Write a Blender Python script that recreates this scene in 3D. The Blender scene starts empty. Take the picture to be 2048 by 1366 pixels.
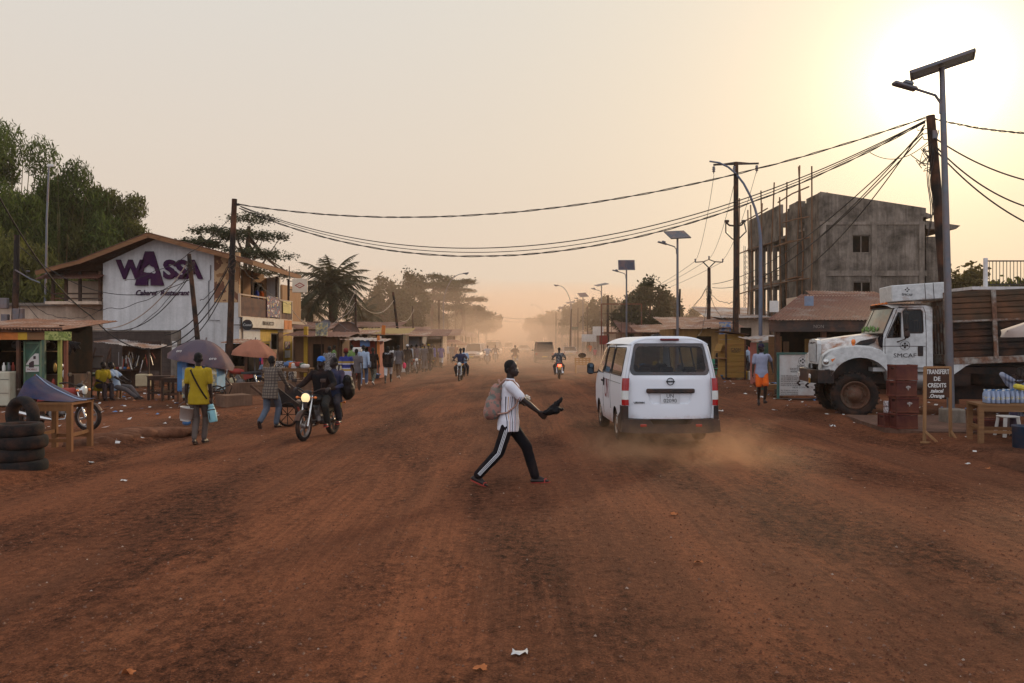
import bpy, math, random
import numpy as np
from mathutils import Vector, Matrix, Euler, noise
from mathutils.geometry import delaunay_2d_cdt, tessellate_polygon
D = bpy.data
S = bpy.context.scene
COL = S.collection
rnd = random.Random(7)
R = math.radians
FP, HC = 1650.0, 2.0          # focal length in photo pixels, eye height
def gx(px, Y): return (px - 1024) * Y / FP
def gz(py, Y): return HC + (683 - py) * Y / FP
def gy(py, z=0.0): return (HC - z) * FP / (py - 683)
def lin(c):
 def f(v):
  v /= 255.0
  return v / 12.92 if v <= .04045 else ((v + .055) / 1.055) ** 2.4
 return (f(c[0]), f(c[1]), f(c[2]), 1.0)
def sc_(c, k): return (min(1, c[0] * k), min(1, c[1] * k), min(1, c[2] * k), 1)
# ---------------------------------------------------------------- materials
class NT:
 def __init__(s, m):
  m.use_nodes = True
  s.t = m.node_tree
  s.t.nodes.clear()
 def n(s, typ, **kw):
  nd = s.t.nodes.new(typ)
  for k, v in kw.items():
   if k.startswith('i_'):
    nd.inputs[k[2:].replace('_', ' ')].default_value = v
   elif k.startswith('k'):
    nd.inputs[int(k[1:])].default_value = v
   else:
    setattr(nd, k, v)
  return nd
 def l(s, a, b, ao=0, bi=0):
  s.t.links.new(a.outputs[ao], b.inputs[bi])
 def math(s, op, a, b=None):
  nd = s.n('ShaderNodeMath', operation=op)
  for i, v in enumerate((a, b)):
   if v is None: continue
   if isinstance(v, (int, float)): nd.inputs[i].default_value = v
   else: s.t.links.new(v, nd.inputs[i])
  return nd.outputs[0]
 def ramp(s, fac, stops, interp='LINEAR'):
  nd = s.n('ShaderNodeValToRGB')
  nd.color_ramp.interpolation = interp
  e = nd.color_ramp.elements
  while len(e) < len(stops): e.new(0.5)
  for el, (p, c) in zip(e, stops):
   el.position = p
   el.color = c if len(c) == 4 else (*c, 1)
  s.t.links.new(fac, nd.inputs[0])
  return nd.outputs[0]
 def mix(s, fac, a, b, typ='MIX'):
  nd = s.n('ShaderNodeMix', data_type='RGBA', blend_type=typ)
  for idx, v in ((0, fac), (6, a), (7, b)):
   if isinstance(v, (int, float)): nd.inputs[idx].default_value = v
   elif isinstance(v, tuple): nd.inputs[idx].default_value = v
   else: s.t.links.new(v, nd.inputs[idx])
  return nd.outputs[2]
 def noise(s, vec, scale, detail=5, rough=.6, dist=0):
  nd = s.n('ShaderNodeTexNoise')
  nd.inputs['Scale'].default_value = scale
  nd.inputs['Detail'].default_value = detail
  nd.inputs['Roughness'].default_value = rough
  nd.inputs['Distortion'].default_value = dist
  if vec is not None: s.t.links.new(vec, nd.inputs['Vector'])
  return nd.outputs[0]
 def mapping(s, vec, sc=(1, 1, 1), loc=(0, 0, 0), rot=(0, 0, 0)):
  nd = s.n('ShaderNodeMapping')
  nd.inputs['Scale'].default_value = sc
  nd.inputs['Location'].default_value = loc
  nd.inputs['Rotation'].default_value = rot
  s.t.links.new(vec, nd.inputs['Vector'])
  return nd.outputs[0]
 def obj(s): return s.n('ShaderNodeTexCoord').outputs['Object']
 def gen(s): return s.n('ShaderNodeTexCoord').outputs['Generated']
 def out(s, col, rough=.8, metal=0, bump=None, bstr=.4, bdist=.02, spec=.3, trans=0, alpha=None, emit=None, estr=0):
  b = s.n('ShaderNodeBsdfPrincipled')
  for key, v in (('Base Color', col), ('Roughness', rough), ('Metallic', metal), ('Specular IOR Level', spec)):
   if isinstance(v, (int, float, tuple)): b.inputs[key].default_value = v
   else: s.t.links.new(v, b.inputs[key])
  if emit is not None:
   b.inputs['Emission Color'].default_value = emit
   b.inputs['Emission Strength'].default_value = estr
  if bump is not None:
   bn = s.n('ShaderNodeBump')
   bn.inputs['Strength'].default_value = bstr
   bn.inputs['Distance'].default_value = bdist
   s.t.links.new(bump, bn.inputs['Height'])
   s.t.links.new(bn.outputs[0], b.inputs['Normal'])
  sh = b.outputs[0]
  if trans:
   tr = s.n('ShaderNodeBsdfTranslucent')
   if isinstance(col, tuple): tr.inputs[0].default_value = col
   else: s.t.links.new(col, tr.inputs[0])
   mx = s.n('ShaderNodeMixShader')
   mx.inputs[0].default_value = trans
   s.t.links.new(sh, mx.inputs[1]); s.t.links.new(tr.outputs[0], mx.inputs[2])
   sh = mx.outputs[0]
  o = s.n('ShaderNodeOutputMaterial')
  s.t.links.new(sh, o.inputs[0])
  return o
MATS = {}
DUSTC = lin((150, 92, 58))
def mat(name, col, rough=.8, metal=0, var=.18, scale=5, bump=0, bscale=40, dust=0.12, spec=.3, stretch=(1, 1, 1), trans=0, emit=None, estr=0):
 """plain procedural material: mottled colour, patchy dust, optional bump"""
 if name in MATS: return MATS[name]
 m = D.materials.new(name)
 t = NT(m)
 c = lin(col)
 o = t.mapping(t.obj(), stretch)
 n1 = t.noise(o, scale, 6, .65)
 base = t.ramp(n1, [(.25, sc_(c, 1 - var)), (.75, sc_(c, 1 + var))])
 if dust:
  n2 = t.noise(t.obj(), scale * .35, 5, .7)
  f = t.ramp(n2, [(.42, (0, 0, 0)), (.75, (dust * 2.2,) * 3)])
  base = t.mix(f, base, DUSTC)
 bp = t.noise(o, bscale, 4, .6) if bump else None
 t.out(base, rough, metal, bp, bump, .02, spec, trans, emit=emit, estr=estr)
 MATS[name] = m
 return m
def mat_bands(name, axis, lo, hi, stops, rough=.9, wob=0.0):
 """cloth with bands of colour along an object axis"""
 if name in MATS: return MATS[name]
 m = D.materials.new(name); t = NT(m)
 sx = t.n('ShaderNodeSeparateXYZ'); t.t.links.new(t.obj(), sx.inputs[0])
 v = sx.outputs['XYZ'.index(axis.upper())]
 mr = t.n('ShaderNodeMapRange'); mr.inputs[1].default_value = lo; mr.inputs[2].default_value = hi
 t.t.links.new(v, mr.inputs[0])
 col = t.ramp(mr.outputs[0], [(p, lin(c)) for p, c in stops], 'CONSTANT')
 n = t.noise(t.obj(), 9, 4)
 col = t.mix(.25, col, t.ramp(n, [(.3, (.5, .5, .5)), (.7, (1, 1, 1))]), 'MULTIPLY')
 t.out(col, rough, 0, t.noise(t.obj(), 30, 3), .2)
 MATS[name] = m
 return m
def mat_plaid(name, base, c1, c2, sc=1.0):
 if name in MATS: return MATS[name]
 m = D.materials.new(name); t = NT(m)
 sx = t.n('ShaderNodeSeparateXYZ'); t.t.links.new(t.obj(), sx.inputs[0])
 def band(out, k, w):
  f = t.math('FRACT', t.math('MULTIPLY', out, k * sc))
  return t.math('LESS_THAN', f, w)
 a = band(sx.outputs[0], 17, .45); b = band(sx.outputs[2], 15, .45)
 col = t.mix(t.math('MULTIPLY', a, .6), lin(base), lin(c1))
 col = t.mix(t.math('MULTIPLY', b, .6), col, lin(c2))
 t.out(col, .95, 0, t.noise(t.obj(), 25, 3), .2)
 MATS[name] = m
 return m
def mat_blotch(name, cols, scale=12, rough=.9, detail=2, thr=(.4, .5, .6)):
 """printed or camouflage cloth, posters, stained things: patches of several colours"""
 if name in MATS: return MATS[name]
 m = D.materials.new(name); t = NT(m)
 n = t.noise(t.obj(), scale, detail, .6)
 st = [(0, lin(cols[0]))] + [(p, lin(c)) for p, c in zip(thr, cols[1:])]
 t.out(t.ramp(n, st, 'CONSTANT'), rough, 0, t.noise(t.obj(), 30, 3), .15)
 MATS[name] = m
 return m
def mat_wood(name, col, rough=.85, axis='x', planks=0, var=.35):
 if name in MATS: return MATS[name]
 m = D.materials.new(name); t = NT(m)
 c = lin(col)
 st = {'x': (.6, 9, 9), 'y': (9, .6, 9), 'z': (9, 9, .6)}[axis]
 n = t.noise(t.mapping(t.obj(), st), 2.2, 6, .65, .4)
 n2 = t.noise(t.obj(), 1.3, 4, .6)
 base = t.ramp(n, [(.25, sc_(c, 1 - var)), (.55, c), (.8, sc_(c, 1 + var))])
 base = t.mix(t.ramp(n2, [(.45, (0, 0, 0)), (.8, (.45, .45, .45))]), base, DUSTC)
 t.out(base, rough, 0, n, .5, .01, .2)
 MATS[name] = m
 return m
def mat_rust(name, c_rust, c_metal, amt=.5, rough=.7, scale=1.6, stretch=(1, 1, 1)):
 """weathered metal sheet: rust patches over old paint or zinc"""
 if name in MATS: return MATS[name]
 m = D.materials.new(name); t = NT(m)
 o = t.mapping(t.obj(), stretch)
 n = t.noise(o, scale, 9, .7, .3)
 n2 = t.noise(o, scale * 9, 4, .6)
 r = lin(c_rust); z = lin(c_metal)
 rc = t.ramp(n2, [(.3, sc_(r, .6)), (.7, sc_(r, 1.35))])
 zc = t.ramp(n2, [(.3, sc_(z, .8)), (.7, sc_(z, 1.15))])
 f = t.ramp(n, [(.58 - amt * .4, (0, 0, 0)), (.72 - amt * .4, (1, 1, 1))])
 t.out(t.mix(f, zc, rc), rough, 0, n2, .25, .01, .3)
 MATS[name] = m
 return m
def mat_concrete(name, col, var=.3, scale=.5, blocks=None, rough=.92, streak=.5, mortar=.75, splash=0):
 """plaster or concrete with stains, vertical streaks and optional block joints"""
 if name in MATS: return MATS[name]
 m = D.materials.new(name); t = NT(m)
 c = lin(col)
 o = t.obj()
 n = t.noise(o, scale, 9, .68, .2)
 n2 = t.noise(t.mapping(o, (4, 4, .35)), scale * 2.2, 6, .65)
 n3 = t.noise(o, scale * 22, 5, .6)
 base = t.ramp(n, [(.35, sc_(c, 1 - var)), (.5, c), (.66, sc_(c, 1 + var))])
 base = t.mix(streak, base, t.ramp(n2, [(.35, (.45, .42, .38)), (.62, (1, 1, 1))]), 'MULTIPLY')
 base = t.mix(.35, base, t.ramp(n3, [(.3, (.6, .6, .6)), (.7, (1, 1, 1))]), 'MULTIPLY')
 h = n3
 if splash:
  sz = t.n('ShaderNodeSeparateXYZ'); t.t.links.new(o, sz.inputs[0])
  f = t.ramp(t.math('ADD', t.math('DIVIDE', sz.outputs[2], splash * 2), t.math('MULTIPLY', n, .5)), [(.28, (.85, .85, .85)), (.62, (.12, .12, .12)), (.85, (0, 0, 0))])
  base = t.mix(f, base, lin((124, 76, 50)))
 if blocks:
  bw, bh = blocks
  sx = t.n('ShaderNodeSeparateXYZ'); t.t.links.new(o, sx.inputs[0])
  cx = t.n('ShaderNodeCombineXYZ')
  t.t.links.new(t.math('ADD', sx.outputs[0], sx.outputs[1]), cx.inputs[0]); t.t.links.new(sx.outputs[2], cx.inputs[1])
  br = t.n('ShaderNodeTexBrick')
  br.inputs['Scale'].default_value = 1; br.inputs['Brick Width'].default_value = bw; br.inputs['Row Height'].default_value = bh
  br.inputs['Mortar Size'].default_value = .012
  br.inputs['Color1'].default_value = (1, 1, 1, 1); br.inputs['Color2'].default_value = (.82, .8, .8, 1); br.inputs['Mortar'].default_value = (mortar,) * 3 + (1,)
  t.t.links.new(cx.outputs[0], br.inputs['Vector'])
  base = t.mix(1.0, base, br.outputs[0], 'MULTIPLY')
 t.out(base, rough, 0, h, .35, .02, .15)
 MATS[name] = m
 return m
def mat_leaf(name, c1, c2, scale=.6, trans=.3):
 if name in MATS: return MATS[name]
 m = D.materials.new(name); t = NT(m)
 n = t.noise(t.obj(), scale, 4, .7)
 g = t.n('ShaderNodeNewGeometry')
 rp = t.math('ADD', t.math('MULTIPLY', n, .8), t.math('MULTIPLY', g.outputs['Random Per Island'], .35))
 t.out(t.ramp(rp, [(.3, lin(c1)), (.8, lin(c2))]), .7, 0, None, spec=.2, trans=trans)
 MATS[name] = m
 return m
def mat_glass(name, tint=(200, 210, 205), dark=.5, rough=.03):
 """window glass: mixes clear, tinted transmission with a mirror reflection"""
 if name in MATS: return MATS[name]
 m = D.materials.new(name); t = NT(m)
 tr = t.n('ShaderNodeBsdfTransparent'); tr.inputs[0].default_value = sc_(lin(tint), dark)
 gl = t.n('ShaderNodeBsdfGlossy'); gl.inputs['Roughness'].default_value = rough
 gl.inputs[0].default_value = (.9, .9, .9, 1)
 fr = t.n('ShaderNodeFresnel'); fr.inputs[0].default_value = 1.3
 n = t.noise(t.obj(), 3, 4)
 df = t.n('ShaderNodeBsdfDiffuse'); df.inputs[0].default_value = DUSTC
 m0 = t.n('ShaderNodeMixShader'); t.t.links.new(t.ramp(n, [(.45, (0.004,) * 3), (.8, (.035,) * 3)]), m0.inputs[0])
 t.l(tr, m0, 0, 1); t.l(df, m0, 0, 2)
 mx = t.n('ShaderNodeMixShader'); t.l(fr, mx); t.l(m0, mx, 0, 1); t.l(gl, mx, 0, 2)
 o = t.n('ShaderNodeOutputMaterial'); t.l(mx, o)
 MATS[name] = m
 return m
# ---------------------------------------------------------------- mesh builder
class MB:
 def __init__(s):
  s.v = []; s.f = []; s.sm = []; s.mi = []; s.M = None; s.cur = 0
 def add(s, vs, fs, smooth=False):
  k = len(s.v)
  if s.M is not None: vs = [s.M @ Vector(p) for p in vs]
  s.v += [tuple(p) for p in vs]
  s.f += [tuple(i + k for i in f) for f in fs]
  s.sm += [smooth] * len(fs); s.mi += [s.cur] * len(fs)
  return s
 def box(s, c, d, rz=0, M=None, taper=1.0):
  x, y, z = d[0] / 2, d[1] / 2, d[2] / 2
  T = taper
  vs = [Vector(p) for p in ((-x, -y, -z), (x, -y, -z), (x, y, -z), (-x, y, -z), (-x * T, -y * T, z), (x * T, -y * T, z), (x * T, y * T, z), (-x * T, y * T, z))]
  mm = Matrix.Translation(c) @ (M if M is not None else Matrix.Rotation(rz, 4, 'Z'))
  return s.add([mm @ p for p in vs], [(3, 2, 1, 0), (4, 5, 6, 7), (0, 1, 5, 4), (1, 2, 6, 5), (2, 3, 7, 6), (3, 0, 4, 7)])
 def rbox(s, c, d, r=.02, rz=0, M=None):
  """box with chamfered edges"""
  hx, hy, hz = d[0] / 2, d[1] / 2, d[2] / 2
  r = min(r, hx * .9, hy * .9, hz * .9)
  vs = []; idx = {}
  for sx in (-1, 1):
   for sy in (-1, 1):
    for sz in (-1, 1):
     for a in range(3):
      p = [sx * (hx - r), sy * (hy - r), sz * (hz - r)]
      p[a] += (sx, sy, sz)[a] * r
      idx[(sx, sy, sz, a)] = len(vs); vs.append(p)
  fs = []
  def quad(a, sg):
   o = [k for k in range(3) if k != a]
   q = []
   for u, w in ((-1, -1), (1, -1), (1, 1), (-1, 1)):
    k = [0, 0, 0]; k[a] = sg; k[o[0]] = u; k[o[1]] = w
    q.append(idx[(*k, a)])
   return q if (sg > 0) == (a != 1) else q[::-1]
  for a in range(3):
   for sg in (-1, 1): fs.append(quad(a, sg))
  for a in range(3):                       # edges along axis a
   o = [k for k in range(3) if k != a]
   for u in (-1, 1):
    for w in (-1, 1):
     def g(t, f):
      k = [0, 0, 0]; k[a] = t; k[o[0]] = u; k[o[1]] = w
      return idx[(*k, f)]
     q = [g(-1, o[0]), g(1, o[0]), g(1, o[1]), g(-1, o[1])]
     fs.append(q if (u * w > 0) == (a != 1) else q[::-1])
  for sx in (-1, 1):
   for sy in (-1, 1):
    for sz in (-1, 1):
     t = [idx[(sx, sy, sz, a)] for a in range(3)]
     fs.append(t if sx * sy * sz > 0 else t[::-1])
  mm = Matrix.Translation(c) @ (M if M is not None else Matrix.Rotation(rz, 4, 'Z'))
  return s.add([mm @ Vector(p) for p in vs], fs)
 def bar(s, p, q, w, h, roll=0):
  p, q = Vector(p), Vector(q)
  d = q - p
  M = d.to_track_quat('X', 'Z').to_matrix().to_4x4() @ Matrix.Rotation(roll, 4, 'X')
  return s.box((p + q) / 2, (d.length, w, h), M=M)
 def cyl(s, p, q, r0, r1=None, n=12, caps=True):
  return s.tube([p, q], [r0, r0 if r1 is None else r1], n, caps)
 def tube(s, pts, r, n=8, caps=True, flat=1.0):
  pts = [Vector(p) for p in pts]
  if isinstance(r, (int, float)): r = [r] * len(pts)
  vs = []; up = None
  for i, p in enumerate(pts):
   d = (pts[min(i + 1, len(pts) - 1)] - pts[max(i - 1, 0)])
   d = d.normalized() if d.length > 1e-9 else Vector((0, 0, 1))
   if up is None:
    up = Vector((0, 0, 1)) if abs(d.z) < .9 else Vector((0, 1, 0))
   a = d.cross(up)
   if a.length < 1e-6: a = d.cross(Vector((1, 0, 0)))
   a.normalize(); b = a.cross(d).normalized(); up = b
   for k in range(n):
    t = 2 * math.pi * k / n
    vs.append(p + a * (math.cos(t) * r[i]) + b * (math.sin(t) * r[i] * flat))
  fs = []
  for i in range(len(pts) - 1):
   for k in range(n):
    fs.append((i * n + k, i * n + (k + 1) % n, (i + 1) * n + (k + 1) % n, (i + 1) * n + k))
  s.add(vs, fs, True)
  if caps:
   s.add([vs[k] for k in range(n)], [tuple(range(n))[::-1]])
   s.add([vs[(len(pts) - 1) * n + k] for k in range(n)], [tuple(range(n))])
  return s
 def lathe(s, prof, n=20, M=None, smooth=True, close=False):
  """profile [(r,z)] revolved about z"""
  vs = []; fs = []
  for r, z in prof:
   for k in range(n):
    t = 2 * math.pi * k / n
    vs.append((r * math.cos(t), r * math.sin(t), z))
  m = len(prof)
  for i in range(m if close else m - 1):
   j = (i + 1) % m
   for k in range(n):
    fs.append((i * n + k, i * n + (k + 1) % n, j * n + (k + 1) % n, j * n + k))
  if M is not None: vs = [M @ Vector(p) for p in vs]
  return s.add(vs, fs, smooth)
 def prism(s, poly, t, M=None, smooth=False):
  """2-D polygon (x,y) extruded from z=0 to z=t"""
  n = len(poly)
  vs = [(x, y, 0) for x, y in poly] + [(x, y, t) for x, y in poly]
  area = sum(poly[i][0] * poly[(i + 1) % n][1] - poly[(i + 1) % n][0] * poly[i][1] for i in range(n))
  if M is not None: vs = [M @ Vector(p) for p in vs]
  fs = [tuple(range(n))[::-1], tuple(range(n, 2 * n))] + [(i, (i + 1) % n, n + (i + 1) % n, n + i) for i in range(n)]
  if (area < 0) != (t < 0): fs = [f[::-1] for f in fs]
  return s.add(vs, fs, smooth)
 def ell(s, c, r, n=14, m=9, M=None):
  vs = []; fs = []
  if isinstance(r, (int, float)): r = (r, r, r)
  for i in range(m + 1):
   ph = math.pi * i / m
   for k in range(n):
    t = 2 * math.pi * k / n
    vs.append(Vector((r[0] * math.sin(ph) * math.cos(t), r[1] * math.sin(ph) * math.sin(t), r[2] * math.cos(ph))))
  for i in range(m):
   for k in range(n):
    fs.append((i * n + k, (i + 1) * n + k, (i + 1) * n + (k + 1) % n, i * n + (k + 1) % n))
  if M is not None: vs = [M @ p for p in vs]
  c = Vector(c)
  return s.add([p + c for p in vs], fs, True)
 def grid(s, P, smooth=True, flip=False):
  m, n = len(P), len(P[0])
  vs = [p for row in P for p in row]
  fs = [(i * n + j, i * n + j + 1, (i + 1) * n + j + 1, (i + 1) * n + j) for i in range(m - 1) for j in range(n - 1)]
  return s.add(vs, [f[::-1] for f in fs] if flip else fs, smooth)
 def panel(s, outer, holes=(), fn=None, step=None, smooth=True, flip=False):
  """flat polygon with holes, refined by a point grid and bent by fn(u,v)->xyz"""
  pts = [Vector(p) for p in outer]; n0 = len(pts)
  faces = [list(range(n0))]
  edges = [(i, (i + 1) % n0) for i in range(n0)]
  polys = [outer]
  for h in holes:
   k = len(pts); pts += [Vector(p) for p in h]
   edges += [(k + i, k + (i + 1) % len(h)) for i in range(len(h))]
  def inside(p, poly):
   c = False; j = len(poly) - 1
   for i in range(len(poly)):
    a, b = poly[i], poly[j]
    if (a[1] > p[1]) != (b[1] > p[1]) and p[0] < (b[0] - a[0]) * (p[1] - a[1]) / (b[1] - a[1]) + a[0]: c = not c
    j = i
   return c
  if step:
   xs = [p[0] for p in outer]; ys = [p[1] for p in outer]
   y = min(ys) + step * .5
   while y < max(ys):
    x = min(xs) + step * .5
    while x < max(xs):
     if inside((x, y), outer) and not any(inside((x, y), h) for h in holes): pts.append(Vector((x, y)))
     x += step
    y += step
  r = delaunay_2d_cdt(pts, edges, [], 0, 1e-5)
  ov, of = r[0], r[2]
  fs = []
  for f in of:
   c = sum((ov[i] for i in f), Vector((0, 0))) / len(f)
   if inside(c, outer) and not any(inside(c, h) for h in holes): fs.append(f[::-1] if flip else f)
  vs = [fn(p[0], p[1]) if fn else (p[0], p[1], 0) for p in ov]
  return s.add(vs, fs, smooth)
 def build(s, name, mats, parent=None, label=None, cat=None, group=None, kind=None, loc=None, bevel=0):
  me = D.meshes.new(name)
  me.from_pydata(s.v, [], s.f)
  if not isinstance(mats, (list, tuple)): mats = [mats]
  for m in mats: me.materials.append(m)
  me.polygons.foreach_set('use_smooth', s.sm)
  me.polygons.foreach_set('material_index', s.mi)
  me.update()
  return link(name, me, parent, label, cat, group, kind, loc)
def link(name, data, parent=None, label=None, cat=None, group=None, kind=None, loc=None):
 o = D.objects.new(name, data)
 COL.objects.link(o)
 if parent is not None: o.parent = parent
 if loc is not None: o.location = loc
 tag(o, label, cat, group, kind)
 return o
def tag(o, label=None, cat=None, group=None, kind=None):
 if label: o['label'] = label
 if cat: o['category'] = cat
 if group: o['group'] = group
 if kind: o['kind'] = kind
 return o
def thing(name, label, cat, loc=(0, 0, 0), rz=0, group=None):
 o = link(name, None, None, label, cat, group)
 o.location = loc; o.rotation_euler = (0, 0, rz); o.empty_display_size = .2
 return o
KIDS = {}
def dup(root, loc, rz=0, label=None, group=None, scale=None, swap=None):
 """copy of a thing with copies of its parts and sub-parts"""
 def cp(o, par):
  c = o.copy(); COL.objects.link(c)
  if par is not None: c.parent = par
  if swap and o.data is not None and o.type == 'MESH':
   for i, sl in enumerate(c.material_slots):
    if sl.material and sl.material.name in swap:
     nm = sl.material.name; sl.link = 'OBJECT'; sl.material = swap[nm]
  for ch in kids(o): cp(ch, c)
  return c
 c = cp(root, None)
 c.location = loc; c.rotation_euler = (0, 0, rz)
 if scale: c.scale = (scale,) * 3 if isinstance(scale, (int, float)) else scale
 if label: c['label'] = label
 if group: c['group'] = group
 return c
def kids(o): return [c for c in COL.objects if c.parent == o] if len(COL.objects) < 400 else list(o.children)
def np_mesh(name, verts, faces_flat, nper, mats, mi=None, smooth=False):
 """fast mesh of equal-sided faces from numpy arrays"""
 me = D.meshes.new(name)
 nv, nf = len(verts), len(faces_flat) // nper
 me.vertices.add(nv); me.vertices.foreach_set('co', np.asarray(verts, dtype=np.float32).ravel())
 me.loops.add(nf * nper); me.loops.foreach_set('vertex_index', np.asarray(faces_flat, dtype=np.int32).ravel())
 me.polygons.add(nf)
 me.polygons.foreach_set('loop_start', np.arange(0, nf * nper, nper, dtype=np.int32))
 me.polygons.foreach_set('loop_total', np.full(nf, nper, dtype=np.int32))
 for m in (mats if isinstance(mats, (list, tuple)) else [mats]): me.materials.append(m)
 if mi is not None: me.polygons.foreach_set('material_index', np.asarray(mi, dtype=np.int32))
 me.polygons.foreach_set('use_smooth', np.full(nf, smooth))
 me.update(calc_edges=True)
 return me
TMP = D.scenes.new('workbench')
JUNK = []
BENCH = {}
def evaluated(kind, data, setup=None):
 """mesh of a datablock with modifiers applied, worked out on one reused object in a scratch scene"""
 o = BENCH.get(kind)
 if o is None:
  o = BENCH[kind] = D.objects.new('bench', data); TMP.collection.objects.link(o)
  if kind == 'remesh': o.modifiers.new('r', 'REMESH'); o.modifiers.new('s', 'SMOOTH')
 for k, q in BENCH.items(): q.hide_viewport = k != kind
 o.data = data
 if setup: setup(o)
 vl = TMP.view_layers[0]; vl.update(); dg = vl.depsgraph
 me = D.meshes.new_from_object(o.evaluated_get(dg), preserve_all_data_layers=False, depsgraph=dg)
 JUNK.append(data)
 return me
def remesh(mb, name, mats, voxel=.012, smooth=3, wrinkle=0, wscale=9, seed=0):
 """fuse overlapping closed shapes into one continuous surface"""
 me = D.meshes.new('tmp'); me.from_pydata(mb.v, [], mb.f); me.update()
 def setup(o):
  md, ms = o.modifiers
  md.mode = 'VOXEL'; md.voxel_size = voxel; md.use_smooth_shade = True
  ms.factor = .5; ms.iterations = smooth; ms.show_viewport = bool(smooth)
 out = evaluated('remesh', me, setup)
 out.name = name
 out.materials.clear()
 out.materials.append(mats)
 out.polygons.foreach_set('use_smooth', [True] * len(out.polygons))
 if wrinkle:
  n = len(out.vertices)
  co = np.empty(n * 3); nr = np.empty(n * 3)
  out.vertices.foreach_get('co', co); out.vertices.foreach_get('normal', nr)
  co = co.reshape(-1, 3); nr = nr.reshape(-1, 3)
  for i in range(n):
   p = Vector(co[i]) * wscale; p.x += seed; p2 = p * 2.3; p.z *= .7
   co[i] += nr[i] * ((noise.noise(p) + .5 * noise.noise(p2)) * wrinkle)
  out.vertices.foreach_set('co', co.ravel()); out.update()
 return out
def text(name, body, size, m, parent, loc, rot, extrude=.004, shear=0, align='CENTER', sx=1.0, bold=0.0, label=None, spacing=1.0, line=1.0):
 cu = D.curves.new('tmp', 'FONT')
 cu.body = body; cu.size = size; cu.extrude = extrude; cu.shear = shear; cu.align_x = align; cu.align_y = 'CENTER'; cu.offset = bold
 cu.space_character = spacing; cu.space_line = line
 cu.resolution_u = 3
 me = evaluated('font', cu)
 me.name = name; me.materials.clear(); me.materials.append(m)
 t = link(name, me, parent, label)
 t.location = loc; t.rotation_euler = rot; t.scale = (sx, 1, 1)
 return t
def rrect(x0, y0, x1, y1, r, n=5):
 out = []
 for cx, cy, a in ((x1 - r, y0 + r, -90), (x1 - r, y1 - r, 0), (x0 + r, y1 - r, 90), (x0 + r, y0 + r, 180)):
  for k in range(n + 1):
   t = R(a + 90 * k / n)
   out.append((cx + r * math.cos(t), cy + r * math.sin(t)))
 return out
def corrug(mb, p0, pu, pv, nw, amp=.018, seg=4, nv=2, wob=.01, seed=0):
 """corrugated sheet spanned from p0 by pu (across the waves) and pv (along them)"""
 p0, pu, pv = Vector(p0), Vector(pu), Vector(pv)
 nrm = pu.cross(pv).normalized()
 P = []
 for j in range(nv + 1):
  row = []
  for i in range(nw * seg + 1):
   u = i / (nw * seg); v = j / nv
   q = p0 + pu * u + pv * v
   q = q + nrm * (amp * math.sin(2 * math.pi * nw * u) + wob * noise.noise(Vector((u * 9 + seed, v * 3, seed))))
   row.append(q)
  P.append(row)
 return mb.grid(P, True)
# ---------------------------------------------------------------- camera, light, air
cam = D.cameras.new('camera'); cam.lens = 36.0 * FP / 2048; cam.sensor_width = 36; cam.clip_end = 6000; cam.clip_start = .05
co = D.objects.new('camera', cam); COL.objects.link(co); co.location = (0, 0, HC); co.rotation_euler = (R(90), 0, 0)
S.camera = co
S.view_settings.view_transform = 'Standard'; S.view_settings.look = 'None'; S.view_settings.exposure = 0; S.view_settings.gamma = 1
cy = S.cycles
cy.use_denoising = True
try: cy.denoiser = 'OPENIMAGEDENOISE'
except Exception: pass
cy.max_bounces = 6; cy.diffuse_bounces = 2; cy.glossy_bounces = 3; cy.transmission_bounces = 4; cy.transparent_max_bounces = 12; cy.volume_bounces = 1
cy.caustics_reflective = False; cy.caustics_refractive = False; cy.sample_clamp_indirect = 4
cy.volume_step_rate = 2.0; cy.volume_max_steps = 128
S.render.use_persistent_data = False
SUN_AZ, SUN_EL = math.atan2(856, FP), math.atan(533 / math.hypot(856, FP))
sdir = Vector((math.sin(SUN_AZ) * math.cos(SUN_EL), math.cos(SUN_AZ) * math.cos(SUN_EL), math.sin(SUN_EL)))
sl = D.lights.new('sun', 'SUN'); sl.energy = 2.5; sl.angle = R(4); sl.color = (1, .75, .47)
so = D.objects.new('sun', sl); COL.objects.link(so); so.rotation_euler = sdir.to_track_quat('Z', 'Y').to_euler()
w = D.worlds.new('World'); S.world = w; w.use_nodes = True
t = NT.__new__(NT); t.t = w.node_tree; t.t.nodes.clear()
sky = t.n('ShaderNodeTexSky', sky_type='NISHITA', sun_disc=False, sun_elevation=SUN_EL, sun_rotation=SUN_AZ, dust_density=6.0, air_density=1.0, ozone_density=1.0)
tc = t.n('ShaderNodeTexCoord').outputs['Generated']
nv = t.n('ShaderNodeVectorMath', operation='NORMALIZE'); t.t.links.new(tc, nv.inputs[0])
dp = t.n('ShaderNodeVectorMath', operation='DOT_PRODUCT'); t.t.links.new(nv.outputs[0], dp.inputs[0]); dp.inputs[1].default_value = sdir
ang = t.math('DIVIDE', t.math('ARCCOSINE', t.math('MINIMUM', dp.outputs['Value'], .99999)), math.pi)
sz = t.n('ShaderNodeSeparateXYZ'); t.t.links.new(nv.outputs[0], sz.inputs[0])
z = t.math('MAXIMUM', sz.outputs[2], 0.0)
K = 10.0
def W(r, g, b, k=1.0):
 c = lin((r, g, b)); return (c[0] * k * K, c[1] * k * K, c[2] * k * K, 1)
hgt = t.ramp(z, [(0, W(222, 199, 177)), (.10, W(225, 207, 190)), (.22, W(225, 213, 200)), (.38, W(222, 217, 210)), (1, W(205, 212, 222, 1.35))])
back = t.ramp(t.math('ADD', t.math('MULTIPLY', sz.outputs[1], -.5), .5), [(.35, (0, 0, 0)), (.75, (1, 1, 1))])
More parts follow.
